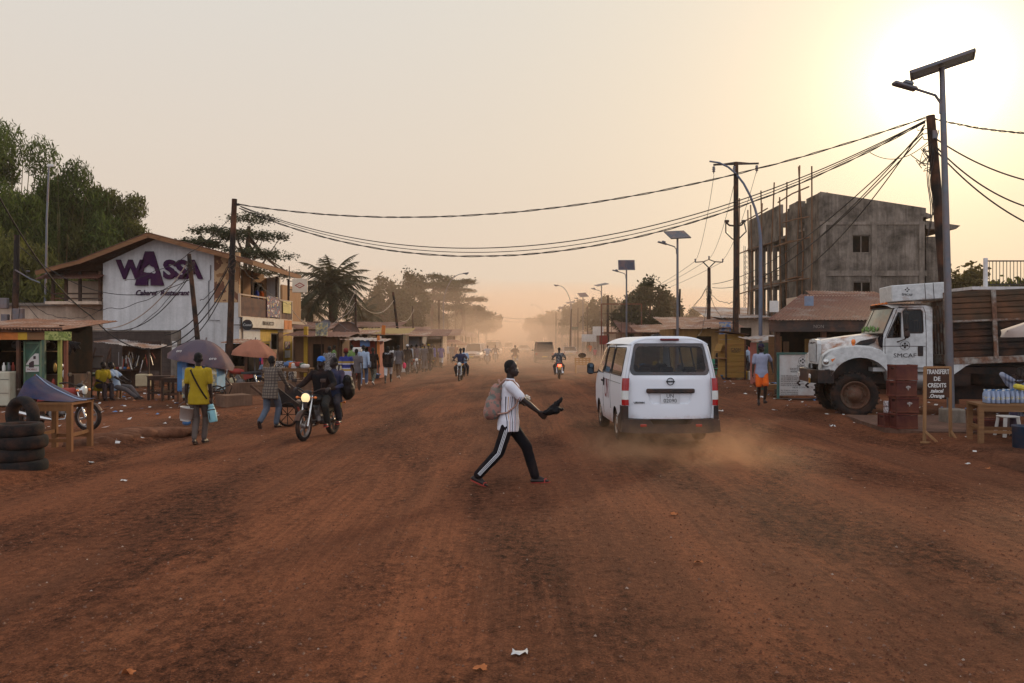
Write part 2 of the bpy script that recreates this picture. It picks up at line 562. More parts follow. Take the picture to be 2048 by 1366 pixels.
hgt = t.mix(back, hgt, W(198, 203, 216, 1.95))
deg = t.math('MULTIPLY', ang, 180.0)
def glow(k, width, r, g, b):
 f = t.math('MULTIPLY', t.math('EXPONENT', t.math('DIVIDE', deg, -width)), k * K)
 return t.mix(1.0, (r, g, b, 1), f, 'MULTIPLY')
halo = t.mix(1.0, glow(3.6, 1.9, 1, .91, .72), glow(.36, 8.5, 1, .66, .29), 'ADD')
halo = t.mix(1.0, halo, glow(.10, 22.0, 1, .80, .50), 'ADD')
hgt = t.mix(t.math('EXPONENT', t.math('DIVIDE', deg, -17.0)), hgt, t.mix(1.0, hgt, (1, .90, .69, 1), 'MULTIPLY'))
veil = t.mix(1.0, hgt, halo, 'ADD')
fin = t.mix(.975, sky.outputs[0], veil)
bg = t.n('ShaderNodeBackground'); t.t.links.new(fin, bg.inputs[0]); bg.inputs[1].default_value = .1
wo = t.n('ShaderNodeOutputWorld'); t.l(bg, wo)
def mat_volume(name, col, dens, aniso=.3):
 m = D.materials.new(name); t = NT(m)
 v = t.n('ShaderNodeVolumePrincipled')
 v.inputs['Color'].default_value = lin(col); v.inputs['Density'].default_value = dens; v.inputs['Anisotropy'].default_value = aniso
 o = t.n('ShaderNodeOutputMaterial'); t.t.links.new(v.outputs[0], o.inputs['Volume'])
 return m
MB().box((0, 1230, 9.3), (2200, 2560, 20.8)).build('haze', mat_volume('haze_air', (255, 238, 218), .00032, .35), kind='stuff')
def dust(cx, cyy, cz, rx, ry, rz, dens, seed=0):
 mb = MB(); mb.ell((0, 0, 0), (1, 1, 1), 28, 16)
 vs = []
 for v in mb.v:
  p = Vector(v); k = 1 + .35 * noise.noise(p * 1.6 + Vector((seed * 7, 0, 0))) + .15 * noise.noise(p * 4 + Vector((seed * 3, 2, 0)))
  vs.append((p.x * rx * k, p.y * ry * k, p.z * rz * k))
 mb.v = vs
 return mb.build('dust_cloud', mat_volume('dust_air', (244, 213, 186), dens, .35), loc=(cx, cyy, cz), kind='stuff')
dust(0, 150, .5, 70, 95, 10, .0055, 1)
dust(2, 235, .5, 90, 110, 14, .0045, 2)
dust(0, 130, .3, 13, 80, 4.5, .007, 3)
dust(-2, 74, .2, 9, 36, 1.9, .010, 4)
dust(3, 58, .2, 6, 17, 1.4, .012, 5)
# ---------------------------------------------------------------- ground and road
def soil_material(name, road):
 m = D.materials.new(name); t = NT(m)
 o = t.obj()
 lane = t.mapping(o, (1, .045, 1))                      # drawn out along the road: wheel tracks
 n1 = t.noise(lane, .9, 7, .62, .3)
 n2 = t.noise(o, .28, 6, .62, .2)
 n3 = t.noise(o, 5.5, 6, .7)
 n4 = t.noise(o, 60, 4, .7)
 vo = t.n('ShaderNodeTexVoronoi'); vo.inputs['Scale'].default_value = 42; t.t.links.new(o, vo.inputs['Vector'])
 a = lin((123, 74, 49)); b = lin((103, 64, 44)); c = lin((80, 52, 38)); d = lin((144, 93, 64))
 base = t.ramp(n2, [(.28, c), (.45, b), (.68, a)])
 if road:
  trk = t.ramp(n1, [(.32, c), (.46, b), (.58, a), (.72, d)])
  base = t.mix(.55, base, trk)
 pn = t.math('ADD', t.math('MULTIPLY', n3, .30), t.math('MULTIPLY', t.noise(t.mapping(o, (1, .28, 1)), .62, 6, .62, .3), .80))
 g = t.ramp(pn, [(.53, (0, 0, 0)), (.64, (1, 1, 1))])
 base = t.mix(t.math('MULTIPLY', g, .38), base, lin((64, 41, 31)))
 n7 = t.noise(t.mapping(o, (1, .03, 1), (0, 0, 0), (0, 0, .03)), 8, 6, .72, 1.2)
 if road: base = t.mix(t.ramp(t.noise(t.mapping(o, (1, .35, 1), (3, 0, 0)), .35, 4), [(.38, (.08, .08, .08)), (.6, (.62, .62, .62))]), base, t.ramp(n7, [(.34, (.5, .48, .47)), (.5, (.97, .97, .97)), (.66, (1.4, 1.36, 1.32))]), 'MULTIPLY')
 base = t.mix(t.math('ADD', t.math('MULTIPLY', g, .45), .45), base, t.ramp(n4, [(.36, (.3, .28, .27)), (.5, (.9, .9, .9)), (.64, (1.55, 1.5, 1.45))]), 'MULTIPLY')
 n5 = t.noise(t.mapping(o, (1, .75, 1)), 13, 6, .72, .4)
 base = t.mix(t.math('ADD', t.math('MULTIPLY', g, .55), .34), base, t.ramp(n5, [(.36, (.10, .09, .09)), (.46, (.62, .60, .59)), (.55, (1, 1, 1)), (.68, (1.7, 1.58, 1.46))]), 'MULTIPLY')  # shadow between gravel lumps is put into the colour as dark crevices
 st = t.ramp(vo.outputs['Distance'], [(.05, (1, 1, 1)), (.16, (0, 0, 0))])
 pick = t.ramp(vo.outputs['Color'], [(.86, (0, 0, 0)), (.9, (1, 1, 1))])
 base = t.mix(t.math('MULTIPLY', t.math('MULTIPLY', st, pick), .55), base, lin((168, 134, 112)))
 h = t.math('ADD', t.math('MULTIPLY', n5, t.math('ADD', t.math('MULTIPLY', g, .9), .35)), t.math('MULTIPLY', n4, .4))
 h = t.math('ADD', h, t.math('MULTIPLY', st, .35))
 t.out(base, .95, 0, h, 1.0, .05, .06)
 return m
M_road = soil_material('road_soil', True); M_soil = soil_material('verge_soil', False)
def hgt_road(x, y):
 p = Vector((x, y * .12, 0))
 return .05 * noise.noise(p * .45) + .02 * noise.noise(p * 1.6) + .010 * noise.noise(Vector((x, y * .6, 3)) * 2.3) - .002 * max(0, abs(x) - 5)
def xl(y): return -7.25 + .35 * noise.noise(Vector((y * .35, 7, 0))) + .12 * noise.noise(Vector((y * 1.7, 1, 0)))
def xr(y): return 8.1 + .35 * noise.noise(Vector((y * .3, 17, 0))) + .12 * noise.noise(Vector((y * 1.5, 9, 0)))
MB().panel([(-1000, -40), (1000, -40), (1000, 2450), (-1000, 2450)], fn=lambda u, v: (u, v, -.16)).build('ground', M_soil, kind='structure')
ys = [-12 + .25 * i for i in range(148)] + [25 * 1.045 ** i for i in range(1, 80)]
NX = 90
P = []
for y in ys:
 a, b = -9.5, 10.5
 P.append([(a + (b - a) * i / NX, y, hgt_road(a + (b - a) * i / NX, y)) for i in range(NX + 1)])
MB().grid(P, flip=True).build('road', M_road, kind='structure')
def verge(side):
 P = []
 for y in ys:
  e = xl(y) if side < 0 else xr(y)
  row = []
  for k, (dx, zz) in enumerate(((-1.2, -.14), (-.35, -.03), (-.1, .04), (.0, .085), (.18, .115), (.45, .12), (.8, .11), (1.3, .1), (2, .1), (2.8, .1), (4, .1), (5.2, .1), (7, .1), (9, .1), (12, .1), (16, .1), (24, .1), (60, .1), (180, .1))):
   x = e + side * dx
   row.append((x, y, zz + (.05 * noise.noise(Vector((x * .8, y * .8, side))) + .03 * noise.noise(Vector((x * 2.6, y * 2.6, side))) if k > 1 else 0)))
  P.append(row)
 return MB().grid(P, flip=side > 0).build('dirt_verge', M_soil, kind='structure')
verge(-1); verge(1)
def gravel():
 rg = np.random.default_rng(3)
 n = 60000
 y = 3.6 + 22 * rg.random(n) ** 1.6
 x = (rg.random(n) * 2 - 1) * np.minimum(.66 * y + .5, 9)
 keep = np.ones(n, bool)
 for i in range(n):
  k = noise.noise(Vector((x[i] * .5, y[i] * .22, 5))) + .25 + .35 * (x[i] > 1) * (x[i] < 7.5)
  keep[i] = rg.random() < .18 + max(0, k) * 1.5
 x, y = x[keep], y[keep]; n = len(x)
 z = np.array([hgt_road(a, b) for a, b in zip(x, y)])
 s = .003 + .015 * rg.random(n) ** 5
 base = np.array([(1, 0, 0), (-.5, .87, 0), (-.5, -.87, 0), (0, 0, .8)])
 th = rg.random(n) * 6.283
 c, sn = np.cos(th), np.sin(th)
 jit = .7 + .6 * rg.random((n, 4, 3))
 v = base[None] * jit * s[:, None, None]
 vx = v[:, :, 0] * c[:, None] - v[:, :, 1] * sn[:, None] + x[:, None]
 vy = v[:, :, 0] * sn[:, None] + v[:, :, 1] * c[:, None] + y[:, None]
 vz = v[:, :, 2] + z[:, None]
 V = np.stack([vx, vy, vz], -1).reshape(-1, 3)
 f = np.array([(0, 1, 3), (1, 2, 3), (2, 0, 3)])
 Fc = (f[None] + (np.arange(n) * 4)[:, None, None]).reshape(-1)
 mi = np.repeat((rg.random(n) < .16).astype(int) + (rg.random(n) < .10).astype(int), 3)
 ms = [mat('stone_dark', (92, 58, 42), .9, dust=0, spec=.08), mat('stone_pale', (112, 80, 62), .75, dust=0), mat('stone_light', (150, 128, 112), .7, dust=0)]
 link('gravel', np_mesh('gravel', V, Fc, 3, ms, np.minimum(mi, 2)), kind='stuff')
gravel()
# ---------------------------------------------------------------- people
SKIN = mat('skin_dark', (38, 24, 19), .5, var=.12, scale=14, dust=0, spec=.28)
HAIR = mat('hair_black', (16, 13, 12), .9, var=.3, scale=60, bump=.5, bscale=160, dust=0)
SANDAL = mat('sandal_dark', (46, 32, 28), .8)
SHOE_W = mat('shoe_pale', (186, 176, 164), .8)
def ik(a, b, l1, l2, pole):
 """middle joint of a two-bone limb from a towards b, bent towards pole; returns (mid, end)"""
 a, b, pole = Vector(a), Vector(b), Vector(pole)
 d = b - a; L = min(d.length, (l1 + l2) * .998); u = d.normalized()
 b = a + u * L
 x = (l1 * l1 - l2 * l2 + L * L) / (2 * L)
 h = math.sqrt(max(0, l1 * l1 - x * x))
 p = pole - u * pole.dot(u)
 p = p.normalized() if p.length > 1e-6 else Vector((0, 1, 0))
 return a + u * x + p * h, b
def cap(mb, p, q, r0, r1, n=12):
 """tapered limb with rounded ends"""
 p, q = Vector(p), Vector(q); d = (q - p)
 u = d.normalized() if d.length > 1e-6 else Vector((0, 0, 1))
 mb.tube([p - u * r0 * .95, p - u * r0 * .6, p, q, q + u * r1 * .6, q + u * r1 * .95], [r0 * .3, r0 * .8, r0, r1, r1 * .8, r1 * .3], n)
def hand(mb, w, dirv, palm, s, curl=.5, thumb=None):
 """palm, four jointed fingers of different lengths and a thumb leaving the side of the palm"""
 w = Vector(w); d = Vector(dirv).normalized(); n = Vector(palm); n = (n - d * n.dot(d)).normalized(); b = d.cross(n)
 if thumb is not None and b.dot(Vector(thumb)) < 0: b = -b
 L = .085 * s
 for k in range(5):
  o = (k - 2) * .0175 * s
  cap(mb, w + b * o * .7 + d * .01 * s, w + b * o + d * L, .016 * s, .0135 * s, 8)
 for k, fl in enumerate((.062, .072, .082, .075)):
  o = (k - 1.5) * .021 * s
  p = w + b * (-o) + d * L
  a = .25 + curl * .5
  dd = d
  for j, seg in enumerate((.45, .32, .25)):
   dd = (dd * math.cos(a * (.7 + .5 * j)) + n * math.sin(a * (.7 + .5 * j))).normalized() if False else (d * math.cos(a * (j + 1) * .8) + n * math.sin(a * (j + 1) * .8)).normalized()
   q = p + dd * fl * seg * s
   cap(mb, p, q, .0098 * s, .0088 * s, 7); p = q
 p = w + b * .030 * s + d * .025 * s
 q = p + (b * .7 + d * .6 + n * .35).normalized() * .042 * s
 cap(mb, p, q, .0135 * s, .011 * s, 7)
 cap(mb, q, q + (d * .8 + n * .5 + b * .1).normalized() * .032 * s, .011 * s, .009 * s, 7)
def foot(mb, ank, fwd, pitch, s, r=1.0, lift=0):
 """ankle to toes; pitch>0 lifts the heel"""
 a = Vector(ank); f = Vector(fwd).normalized(); up = Vector((0, 0, 1))
 fd = (f * math.cos(pitch) - up * math.sin(pitch)); nu = (up * math.cos(pitch) + f * math.sin(pitch))
 side = f.cross(up)
 heel = a - fd * .045 * s - nu * .058 * s
 ball = a + fd * .125 * s - nu * .066 * s
 toe = a + fd * .185 * s - nu * .070 * s
 cap(mb, heel, a, .028 * s * r, .033 * s * r, 9)
 for o in (-.022, 0, .022):
  cap(mb, heel + side * o * .5 * s, ball + side * o * s, .026 * s * r, .021 * s * r, 8)
  cap(mb, ball + side * o * s, toe + side * o * .9 * s - fd * abs(o) * .6 * s, .019 * s * r, .014 * s * r, 8)
 cap(mb, a, ball + nu * .015 * s, .034 * s * r, .024 * s * r, 9)
 return heel, ball, toe, fd, nu, side
def person(label, loc, rz, h=1.74, pose='stand', top=None, bottom=None, sleeve='short', legs='long', shoe='sandal', hair='short', hat=None, detail=1,
           group=None, lean=0.0, phase=1, arms=None, ank=None, pz=None, female=False, bulk=1.0, head=(0, 0), extra=None, skirt=None, skin=None, scarf=None, curl=.6, build=1.0, knee=None, elbow=None, untuck=.0):
 """whole figure facing +Y. arms/ank: (left, right) wrist / ankle targets in metres for a 1.75 m figure, relative to the hip centre on the ground"""
 s = h / 1.75
 SK = skin or SKIN
 root = thing('person', label, 'person', loc, rz, group)
 V3 = lambda x, y, z: Vector((x * s, y * s, z * s))
 hz = .93
 ph = phase
 P = {'stand': dict(ank=((-.10, .02, .085), (.10, -.03, .085)), w=((-.26, .03, .80), (.26, .02, .80)), pz=.935, pt=(0, 0)),
         'walk': dict(ank=((-.09, .30 * ph, .10), (.09, -.32 * ph, .13)), w=((-.25, -.20 * ph, .87), (.25, .22 * ph, .88)), pz=.90, pt=(-.15 * ph, .55 * ph)),
         'sit': dict(ank=((-.13, .42, .085), (.13, .46, .085)), w=((-.20, .34, .62), (.20, .34, .62)), pz=.50, pt=(0, 0)),
         'ride': dict(ank=((-.20, .16, .33), (.20, .16, .33)), w=((-.33, .52, 1.06), (.33, .52, 1.06)), pz=.84, pt=(0, 0)),
         'pillion': dict(ank=((-.22, .18, .36), (.22, .18, .36)), w=((-.18, .30, 1.05), (.18, .30, 1.05)), pz=.88, pt=(0, 0))}[pose]
 if ank is None: ank = P['ank']
 if arms is None: arms = P['w']
 if pz is None: pz = P['pz']
 hip = V3(0, 0, pz)
 ux = Vector((0, math.sin(lean), math.cos(lean)))            # spine direction
 fy = Vector((0, math.cos(lean), -math.sin(lean)))
 sx = Vector((1, 0, 0))
 sw = .175 if female else .19
 def T(x, y, z): return hip + sx * x * s + fy * y * s + ux * z * s   # trunk space
 neck = T(0, -.005, .545)
 sh = [T(-sw, -.01, .485), T(sw, -.01, .485)]
 hp = [hip + V3(-.095, 0, -.02), hip + V3(.095, 0, -.02)]
 elb, wri, kne, an = [], [], [], []
 for i in (0, 1):
  sgn = -1 if i == 0 else 1
  pe = elbow[i] if elbow else (sgn * .55, -1, -.4)
  e, wv = ik(sh[i], V3(*arms[i]), .285 * s, .255 * s, pe)
  elb.append(e); wri.append(wv)
  pk = knee[i] if knee else (sgn * (.35 if pose in ('ride', 'pillion') else .06), 1, .15)
  k, av = ik(hp[i], V3(*ank[i]), .44 * s, .425 * s, pk)
  kne.append(k); an.append(av)
 yaw, pit = head
 HM = Matrix.Translation(neck + ux * .075 * s + fy * .012 * s) @ Matrix.Rotation(yaw, 4, 'Z') @ Matrix.Rotation(-(pit + lean * .5), 4, 'X')
 def Hd(x, y, z): return HM @ Vector((x * s, y * s, z * s))
 # --- body
 b = MB()
 n = 14 if detail > 1 else 10
 b.ell(Hd(0, -.012, .125), (.074 * s, .092 * s, .088 * s), n, 9, HM.to_3x3().to_4x4())      # cranium
 b.ell(Hd(0, .018, .06), (.060 * s, .072 * s, .078 * s), n, 8, HM.to_3x3().to_4x4())        # face
 b.ell(Hd(0, .055, .012), (.034 * s, .034 * s, .028 * s), n, 6, HM.to_3x3().to_4x4())       # chin
 if detail > 0:
  cap(b, Hd(0, .082, .085), Hd(0, .100, .050), .008 * s, .016 * s, 7)                    # nose
  cap(b, Hd(-.016, .088, .046), Hd(.016, .088, .046), .011 * s, .011 * s, 7)
  cap(b, Hd(-.018, .084, .022), Hd(.018, .084, .022), .0125 * s, .0125 * s, 7)            # lips
  cap(b, Hd(-.032, .072, .092), Hd(.032, .072, .092), .014 * s, .014 * s, 7)              # brow
  for q in (-1, 1):
   cap(b, Hd(q * .077, -.015, .045), Hd(q * .084, -.022, .088), .011 * s, .014 * s, 7)  # ears
 cap(b, neck - ux * .05 * s, Hd(0, -.02, .07), .056 * s, .052 * s)
 cap(b, T(0, -.01, .50), T(0, -.005, .56), .085 * s, .056 * s)
 def trunk(mb, g=0.0, z0=-.06, z1=.52, flare=0.0):
  w = .93 if female else 1.0
  sec = [(-.08, .150, .105), (0, .158, .112), (.10, .140 * w, .100), (.20, .142 * w, .104), (.32, .162 * w, .116), (.42, .172 * w, .115), (.49, .150, .095), (.525, .09, .07)]
  pts = []
  for z, rx, ry in sec:
   if z < z0 - .02 or z > z1 + .02: continue
   k = flare * max(0, (.3 - z))
   pts.append((z, (rx * bulk + g + k) * s, (ry * bulk + g + k) * s))
  if pts[0][0] > z0: pts.insert(0, (z0, pts[0][1] + flare * .05, pts[0][2] + flare * .05))
  N = 18
  rows = [[T(0, 0, z) + sx * rx * math.cos(2 * math.pi * i / N) + fy * ry * math.sin(2 * math.pi * i / N) for i in range(N)] for z, rx, ry in pts]
  k0 = len(mb.v)
  mb.grid([r + [r[0]] for r in rows], True, flip=False)
  mb.add(rows[0], [tuple(range(N))[::-1]]); mb.add(rows[-1], [tuple(range(N))])
 trunk(b)
 for i in (0, 1):
  cap(b, sh[i] + sx * (.02 if i == 0 else -.02) * s, elb[i], .052 * s * build, .040 * s * build)
  cap(b, elb[i], elb[i].lerp(wri[i], .4), .040 * s * build, .040 * s * build)
  cap(b, elb[i].lerp(wri[i], .35), wri[i], .041 * s * build, .026 * s * build)
  dv = (wri[i] - elb[i]).normalized()
  cap(b, hp[i], kne[i], .080 * s, .056 * s)
  cap(b, kne[i], kne[i].lerp(an[i], .35), .054 * s, .058 * s)
  cap(b, kne[i].lerp(an[i], .3), an[i], .058 * s, .036 * s)
 for i in (0, 1):
  dv = (wri[i] - elb[i]).normalized()
  if pose in ('ride',): dv = Vector((0, .8, -.3)); pn = Vector((0, -.3, -1))
  else: pn = Vector((1 if i == 0 else -1, .15, .1))
  if detail > 0: hand(b, wri[i], dv, pn, s, curl, (0, 1, .1))
  else:
   cap(b, wri[i], wri[i] + dv * .10 * s, .030 * s, .030 * s, 7); cap(b, wri[i] + dv * .09 * s, wri[i] + dv * .16 * s, .028 * s, .018 * s, 7)
 pt = P['pt']
 ft = []
 for i in (0, 1):
  fw = Vector((-.12 if i == 0 else .12, 1, 0))
  if extra and 'fwd' in extra: fw = Vector(extra['fwd'][i])
  pc = extra['pitch'][i] if extra and 'pitch' in extra else pt[i]
  ft.append(foot(b, an[i], fw, pc, s))
 vx = {2: .0075, 1: .013, 0: .022}[detail]
 me = remesh(b, 'body', SK, vx * s, 3 if detail else 1)
 link('body', me, root)
 # --- hair and hats
 if hair:
  hm = MB()
  if hair == 'short':
   hm.ell(Hd(0, -.022, .135), (.079 * s, .092 * s, .085 * s), 16, 9, HM.to_3x3().to_4x4())
   hm.ell(Hd(0, -.045, .085), (.074 * s, .062 * s, .07 * s), 14, 8, HM.to_3x3().to_4x4())
  elif hair == 'wrap':
   hm.ell(Hd(0, -.03, .145), (.090 * s, .112 * s, .088 * s), 16, 9, HM.to_3x3().to_4x4())
   hm.ell(Hd(0, -.10, .16), (.05 * s, .05 * s, .05 * s), 12, 7, HM.to_3x3().to_4x4())
  elif hair == 'bun':
   hm.ell(Hd(0, -.02, .13), (.080 * s, .097 * s, .09 * s), 14, 8, HM.to_3x3().to_4x4())
   hm.ell(Hd(0, -.085, .19), .04 * s, 10, 7)
  if hair == 'wrap': link('head_wrap', remesh(hm, 'head_wrap', scarf or HAIR, .012 * s, 2), root)
  else: link('hair', remesh(hm, 'hair', HAIR, max(vx, .009) * s, 1), root)
 if hat is not None:
  kind, hmat = hat
  c = MB(); c.M = HM @ Matrix.Scale(s, 4)
  if kind == 'cap':                      # worn with the peak forward or (backcap) behind
   c.lathe([(.0, .232), (.03, .229), (.062, .21), (.082, .175), (.087, .135), (.083, .13)], 20, Matrix.Translation((0, -.015, 0)) @ Matrix.Scale(1.12, 4, (0, 1, 0)))
   c.grid([[(.072 * math.cos(t) * (1 - .12 * k), .055 + k * .07 * math.sin(t) + .03 * math.sin(t), .138 - .012 * k - .014 * math.cos(t) ** 2) for t in [math.pi * j / 10 for j in range(11)]] for k in (0, .5, 1)])
  elif kind == 'beanie':
   c.lathe([(0, .24), (.04, .236), (.075, .205), (.087, .15), (.088, .115), (.083, .112)], 20, Matrix.Translation((0, -.015, 0)) @ Matrix.Scale(1.12, 4, (0, 1, 0)))
  elif kind == 'helmet':
   c.lathe([(0, .26), (.05, .255), (.095, .22), (.115, .16), (.115, .09), (.10, .07)], 20, Matrix.Translation((0, -.01, 0)) @ Matrix.Scale(1.12, 4, (0, 1, 0)))
  elif kind == 'brim':
   c.lathe([(0, .235), (.06, .23), (.085, .19), (.09, .145), (.16, .13), (.16, .126), (.085, .138)], 20, Matrix.Translation((0, -.015, 0)) @ Matrix.Scale(1.1, 4, (0, 1, 0)))
  c.M = None
  c.build('cap' if kind != 'helmet' else 'helmet', hmat, root)
 # --- clothes
 gv = max(vx, .010) * s
 if top is not None:
  g = MB()
  trunk(g, .017, z0=-.16 - untuck if skirt is None else -.05, z1=.505, flare=.07)
  cap(g, T(0, -.01, .48), T(0, -.008, .535), .098 * s, .072 * s)
  for i in (0, 1):
   cap(g, sh[i] + sx * (.035 if i == 0 else -.035) * s, sh[i].lerp(elb[i], .3), .070 * s * build, .066 * s * build)
   if sleeve == 'short': cap(g, sh[i], sh[i].lerp(elb[i], .72), .066 * s * build, .064 * s * build)
   elif sleeve == 'long':
    cap(g, sh[i], elb[i], .066 * s * build, .054 * s * build); cap(g, elb[i], elb[i].lerp(wri[i], .93), .054 * s * build, .041 * s * build)
   elif sleeve == 'half': cap(g, sh[i], elb[i], .066 * s, .060 * s)
  link('shirt', remesh(g, 'shirt', top, gv, 2, .006 if detail else .004, 9, loc[0] * 3), root)
 if bottom is not None:
  g = MB()
  trunk(g, .012, z0=-.08, z1=.12)
  for i in (0, 1):
   kx = .105 if legs != 'slim' else .088
   e = {'long': .96, 'slim': .96, 'short': None, 'knee': .25}[legs]
   if legs == 'short':
    cap(g, hp[i], hp[i].lerp(kne[i], .85), .098 * s, .096 * s)
   else:
    cap(g, hp[i], kne[i], .096 * s, .070 * s if legs == 'slim' else .078 * s)
    cap(g, kne[i], kne[i].lerp(an[i], e), .070 * s if legs == 'slim' else .078 * s, (.052 if legs == 'slim' else .066) * s)
  link('trousers' if legs in ('long', 'slim') else 'shorts', remesh(g, 'trousers', bottom, gv, 2, .007 if detail else .004, 8, loc[0]), root)
 if skirt is not None:
  N = 22
  rows = []
  zz = [.18, .10, 0, -.15, -.35, -.55, -.74]
  if pose == 'sit': zz = [.15, .05, -.05]
  for k, z in enumerate(zz):
   rr = [.150, .158, .178, .185, .19, .205, .225][k]
   rows.append([hip + V3(rr * bulk * math.cos(2 * math.pi * i / N) * (1 + .05 * math.sin(5 * i)), (rr * .78 * bulk) * math.sin(2 * math.pi * i / N) * (1 + .05 * math.cos(7 * i)), z) for i in range(N)])
  g = MB(); g.grid([r + [r[0]] for r in rows], True)
  g.build('skirt', skirt, root)
 for i in (0, 1):
  heel, ball, toe, fd, nu, side = ft[i]
  g = MB()
  if shoe == 'sandal' or not isinstance(shoe, str):
   sm = shoe if not isinstance(shoe, str) else SANDAL
   c = (heel + toe) / 2 - nu * .026 * s + fd * .006 * s
   Mx = Matrix((side, fd, nu)).transposed().to_4x4()
   out = [(.036 * math.cos(t) * (1 + .16 * math.sin(t)), .138 * math.sin(t)) for t in [2 * math.pi * k / 16 for k in range(16)]]
   g.prism([(x * s, y * s) for x, y in out], .018 * s, Matrix.Translation(c - nu * .008 * s) @ Mx)
   g.tube([ball - side * .042 * s - nu * .022 * s, ball - side * .026 * s + nu * .022 * s, ball + fd * .03 * s + nu * .026 * s, ball + side * .026 * s + nu * .022 * s, ball + side * .042 * s - nu * .022 * s], .010 * s, 6)
   g.build('sandal', sm, root)
  else:
   foot(g, an[i], Vector((-.12 if i == 0 else .12, 1, 0)) if not (extra and 'fwd' in extra) else extra['fwd'][i], extra['pitch'][i] if extra and 'pitch' in extra else pt[i], s * 1.06, 1.2)
   link('shoe', remesh(g, 'shoe', SHOE_W if shoe == 'white' else SANDAL, .013 * s, 1), root)
 return root, dict(w=wri, e=elb, sh=sh, hip=hip, neck=neck, T=T, Hd=Hd, k=kne, a=an, s=s, hp=hp, sx=sx, fy=fy, ux=ux, ft=ft)
def to_world(root, p):
 return Matrix.Translation(root.location) @ root.rotation_euler.to_matrix().to_4x4() @ Vector(p)
# ---------------------------------------------------------------- the man crossing the road (faces +X, so local +Y -> world +X)
M_hs = None
def hero_shirt():
 m = D.materials.new('striped_shirt'); t = NT(m)
 sx = t.n('ShaderNodeSeparateXYZ'); t.t.links.new(t.obj(), sx.inputs[0])
 X, Y, Z = sx.outputs
 u = t.math('ADD', t.math('MULTIPLY', t.math('ABSOLUTE', X), -.6), Y)         # stripes hang down front and sides
 w_ = lin((206, 204, 208))
 f = t.math('FRACT', t.math('MULTIPLY', t.math('ADD', u, 2), 6.6))
 col = t.ramp(f, [(0, w_), (.12, lin((150, 70, 62))), (.17, w_), (.28, lin((34, 34, 50))), (.35, w_), (.47, lin((196, 150, 90))), (.53, w_), (.64, lin((120, 64, 66))), (.69, w_), (.82, lin((32, 32, 46))), (.90, w_)], 'CONSTANT')
 lo = t.math('LESS_THAN', Z, 1.24)
 fr = t.math('GREATER_THAN', Y, -.045)
 col = t.mix(t.math('MULTIPLY', lo, fr), w_, col)
 n = t.noise(t.obj(), 7, 4)
 col = t.mix(.4, col, t.ramp(n, [(.3, (.72, .7, .7)), (.7, (1, 1, 1))]), 'MULTIPLY')
 t.out(col, .9, 0, t.noise(t.obj(), 26, 3), .25)
 return m
BLK = mat('tracksuit_black', (15, 16, 21), .75, var=.3, scale=9, bump=.25, bscale=30, dust=.02, spec=.08)
RED_S = mat('flipflop_red', (150, 42, 38), .7)
hx, hy = gx(1017, 11.55), 11.55
hero, hj = person('man in a white striped shirt striding across the middle of the red road', (hx, hy, .0), R(-90), 1.775, 'walk', hero_shirt(), BLK, 'short', 'long', RED_S, detail=2, lean=.06,
 ank=((-.09, .37, .095), (.09, -.425, .135)), pz=.884, arms=((-.13, .17, 1.13), (.20, .45, .98)), elbow=((-.3, -1, -.5), (.3, -.6, -.9)), head=(-.5, -.03), curl=1.3,
 extra=dict(pitch=(-.03, .42), fwd=((-.05, 1, 0), (.05, 1, 0))), untuck=-.02)
WHT = mat('stripe_white', (205, 205, 205), .8, dust=.05)
def leg_stripes():
 """three white stripes down the outer seam of both trouser legs"""
 s = hj['s']
 for i in (0, 1):
  sg = -1 if i == 0 else 1
  mb = MB()
  for o in (-.017, 0, .017):
   P = []
   n = 16
   for k in range(n + 1):
    f = .12 + .86 * k / n
    if f < .5: p = hj['hp'][i].lerp(hj['k'][i], f * 2); r = .100 - .024 * f * 2; d = hj['k'][i] - hj['hp'][i]
    else: p = hj['k'][i].lerp(hj['a'][i], (f - .5) * 2 * .96); r = .081 - .012 * (f - .5) * 2; d = hj['a'][i] - hj['k'][i]
    d = d.normalized(); out = Vector((sg, 0, 0)); out = (out - d * out.dot(d)).normalized(); al = d.cross(out)
    ang = o / .08
    row = []
    for q in (-.0042, .0042):
     a = (o + q) / r / s
     row.append(p + out * (r + .004) * s * math.cos(a) + al * (r + .004) * s * math.sin(a))
    P.append(row)
   mb.grid(P, True)
  mb.build('trouser_stripes', WHT, hero)
leg_stripes()
def eyes():
 mb = MB()
 for q in (-1, 1):
  mb.ell(hj['Hd'](q * .030, .0785, .076), .0105 * hj['s'], 10, 7)
 mb.build('eyes', mat('eye_white', (96, 88, 82), .4, dust=0), hero)
eyes()
text('trouser_lettering', 'BARÇA', .045, WHT, hero, hj['hip'] + Vector((.132, .02, .0)), (R(90), 0, R(90)), .002)
PK = mat_blotch('rucksack_print', [(112, 102, 90), (146, 106, 94), (104, 104, 96), (124, 76, 66)], 8, .9, 3, (.42, .55, .66))
PKS = mat('rucksack_strap', (150, 116, 102), .9)
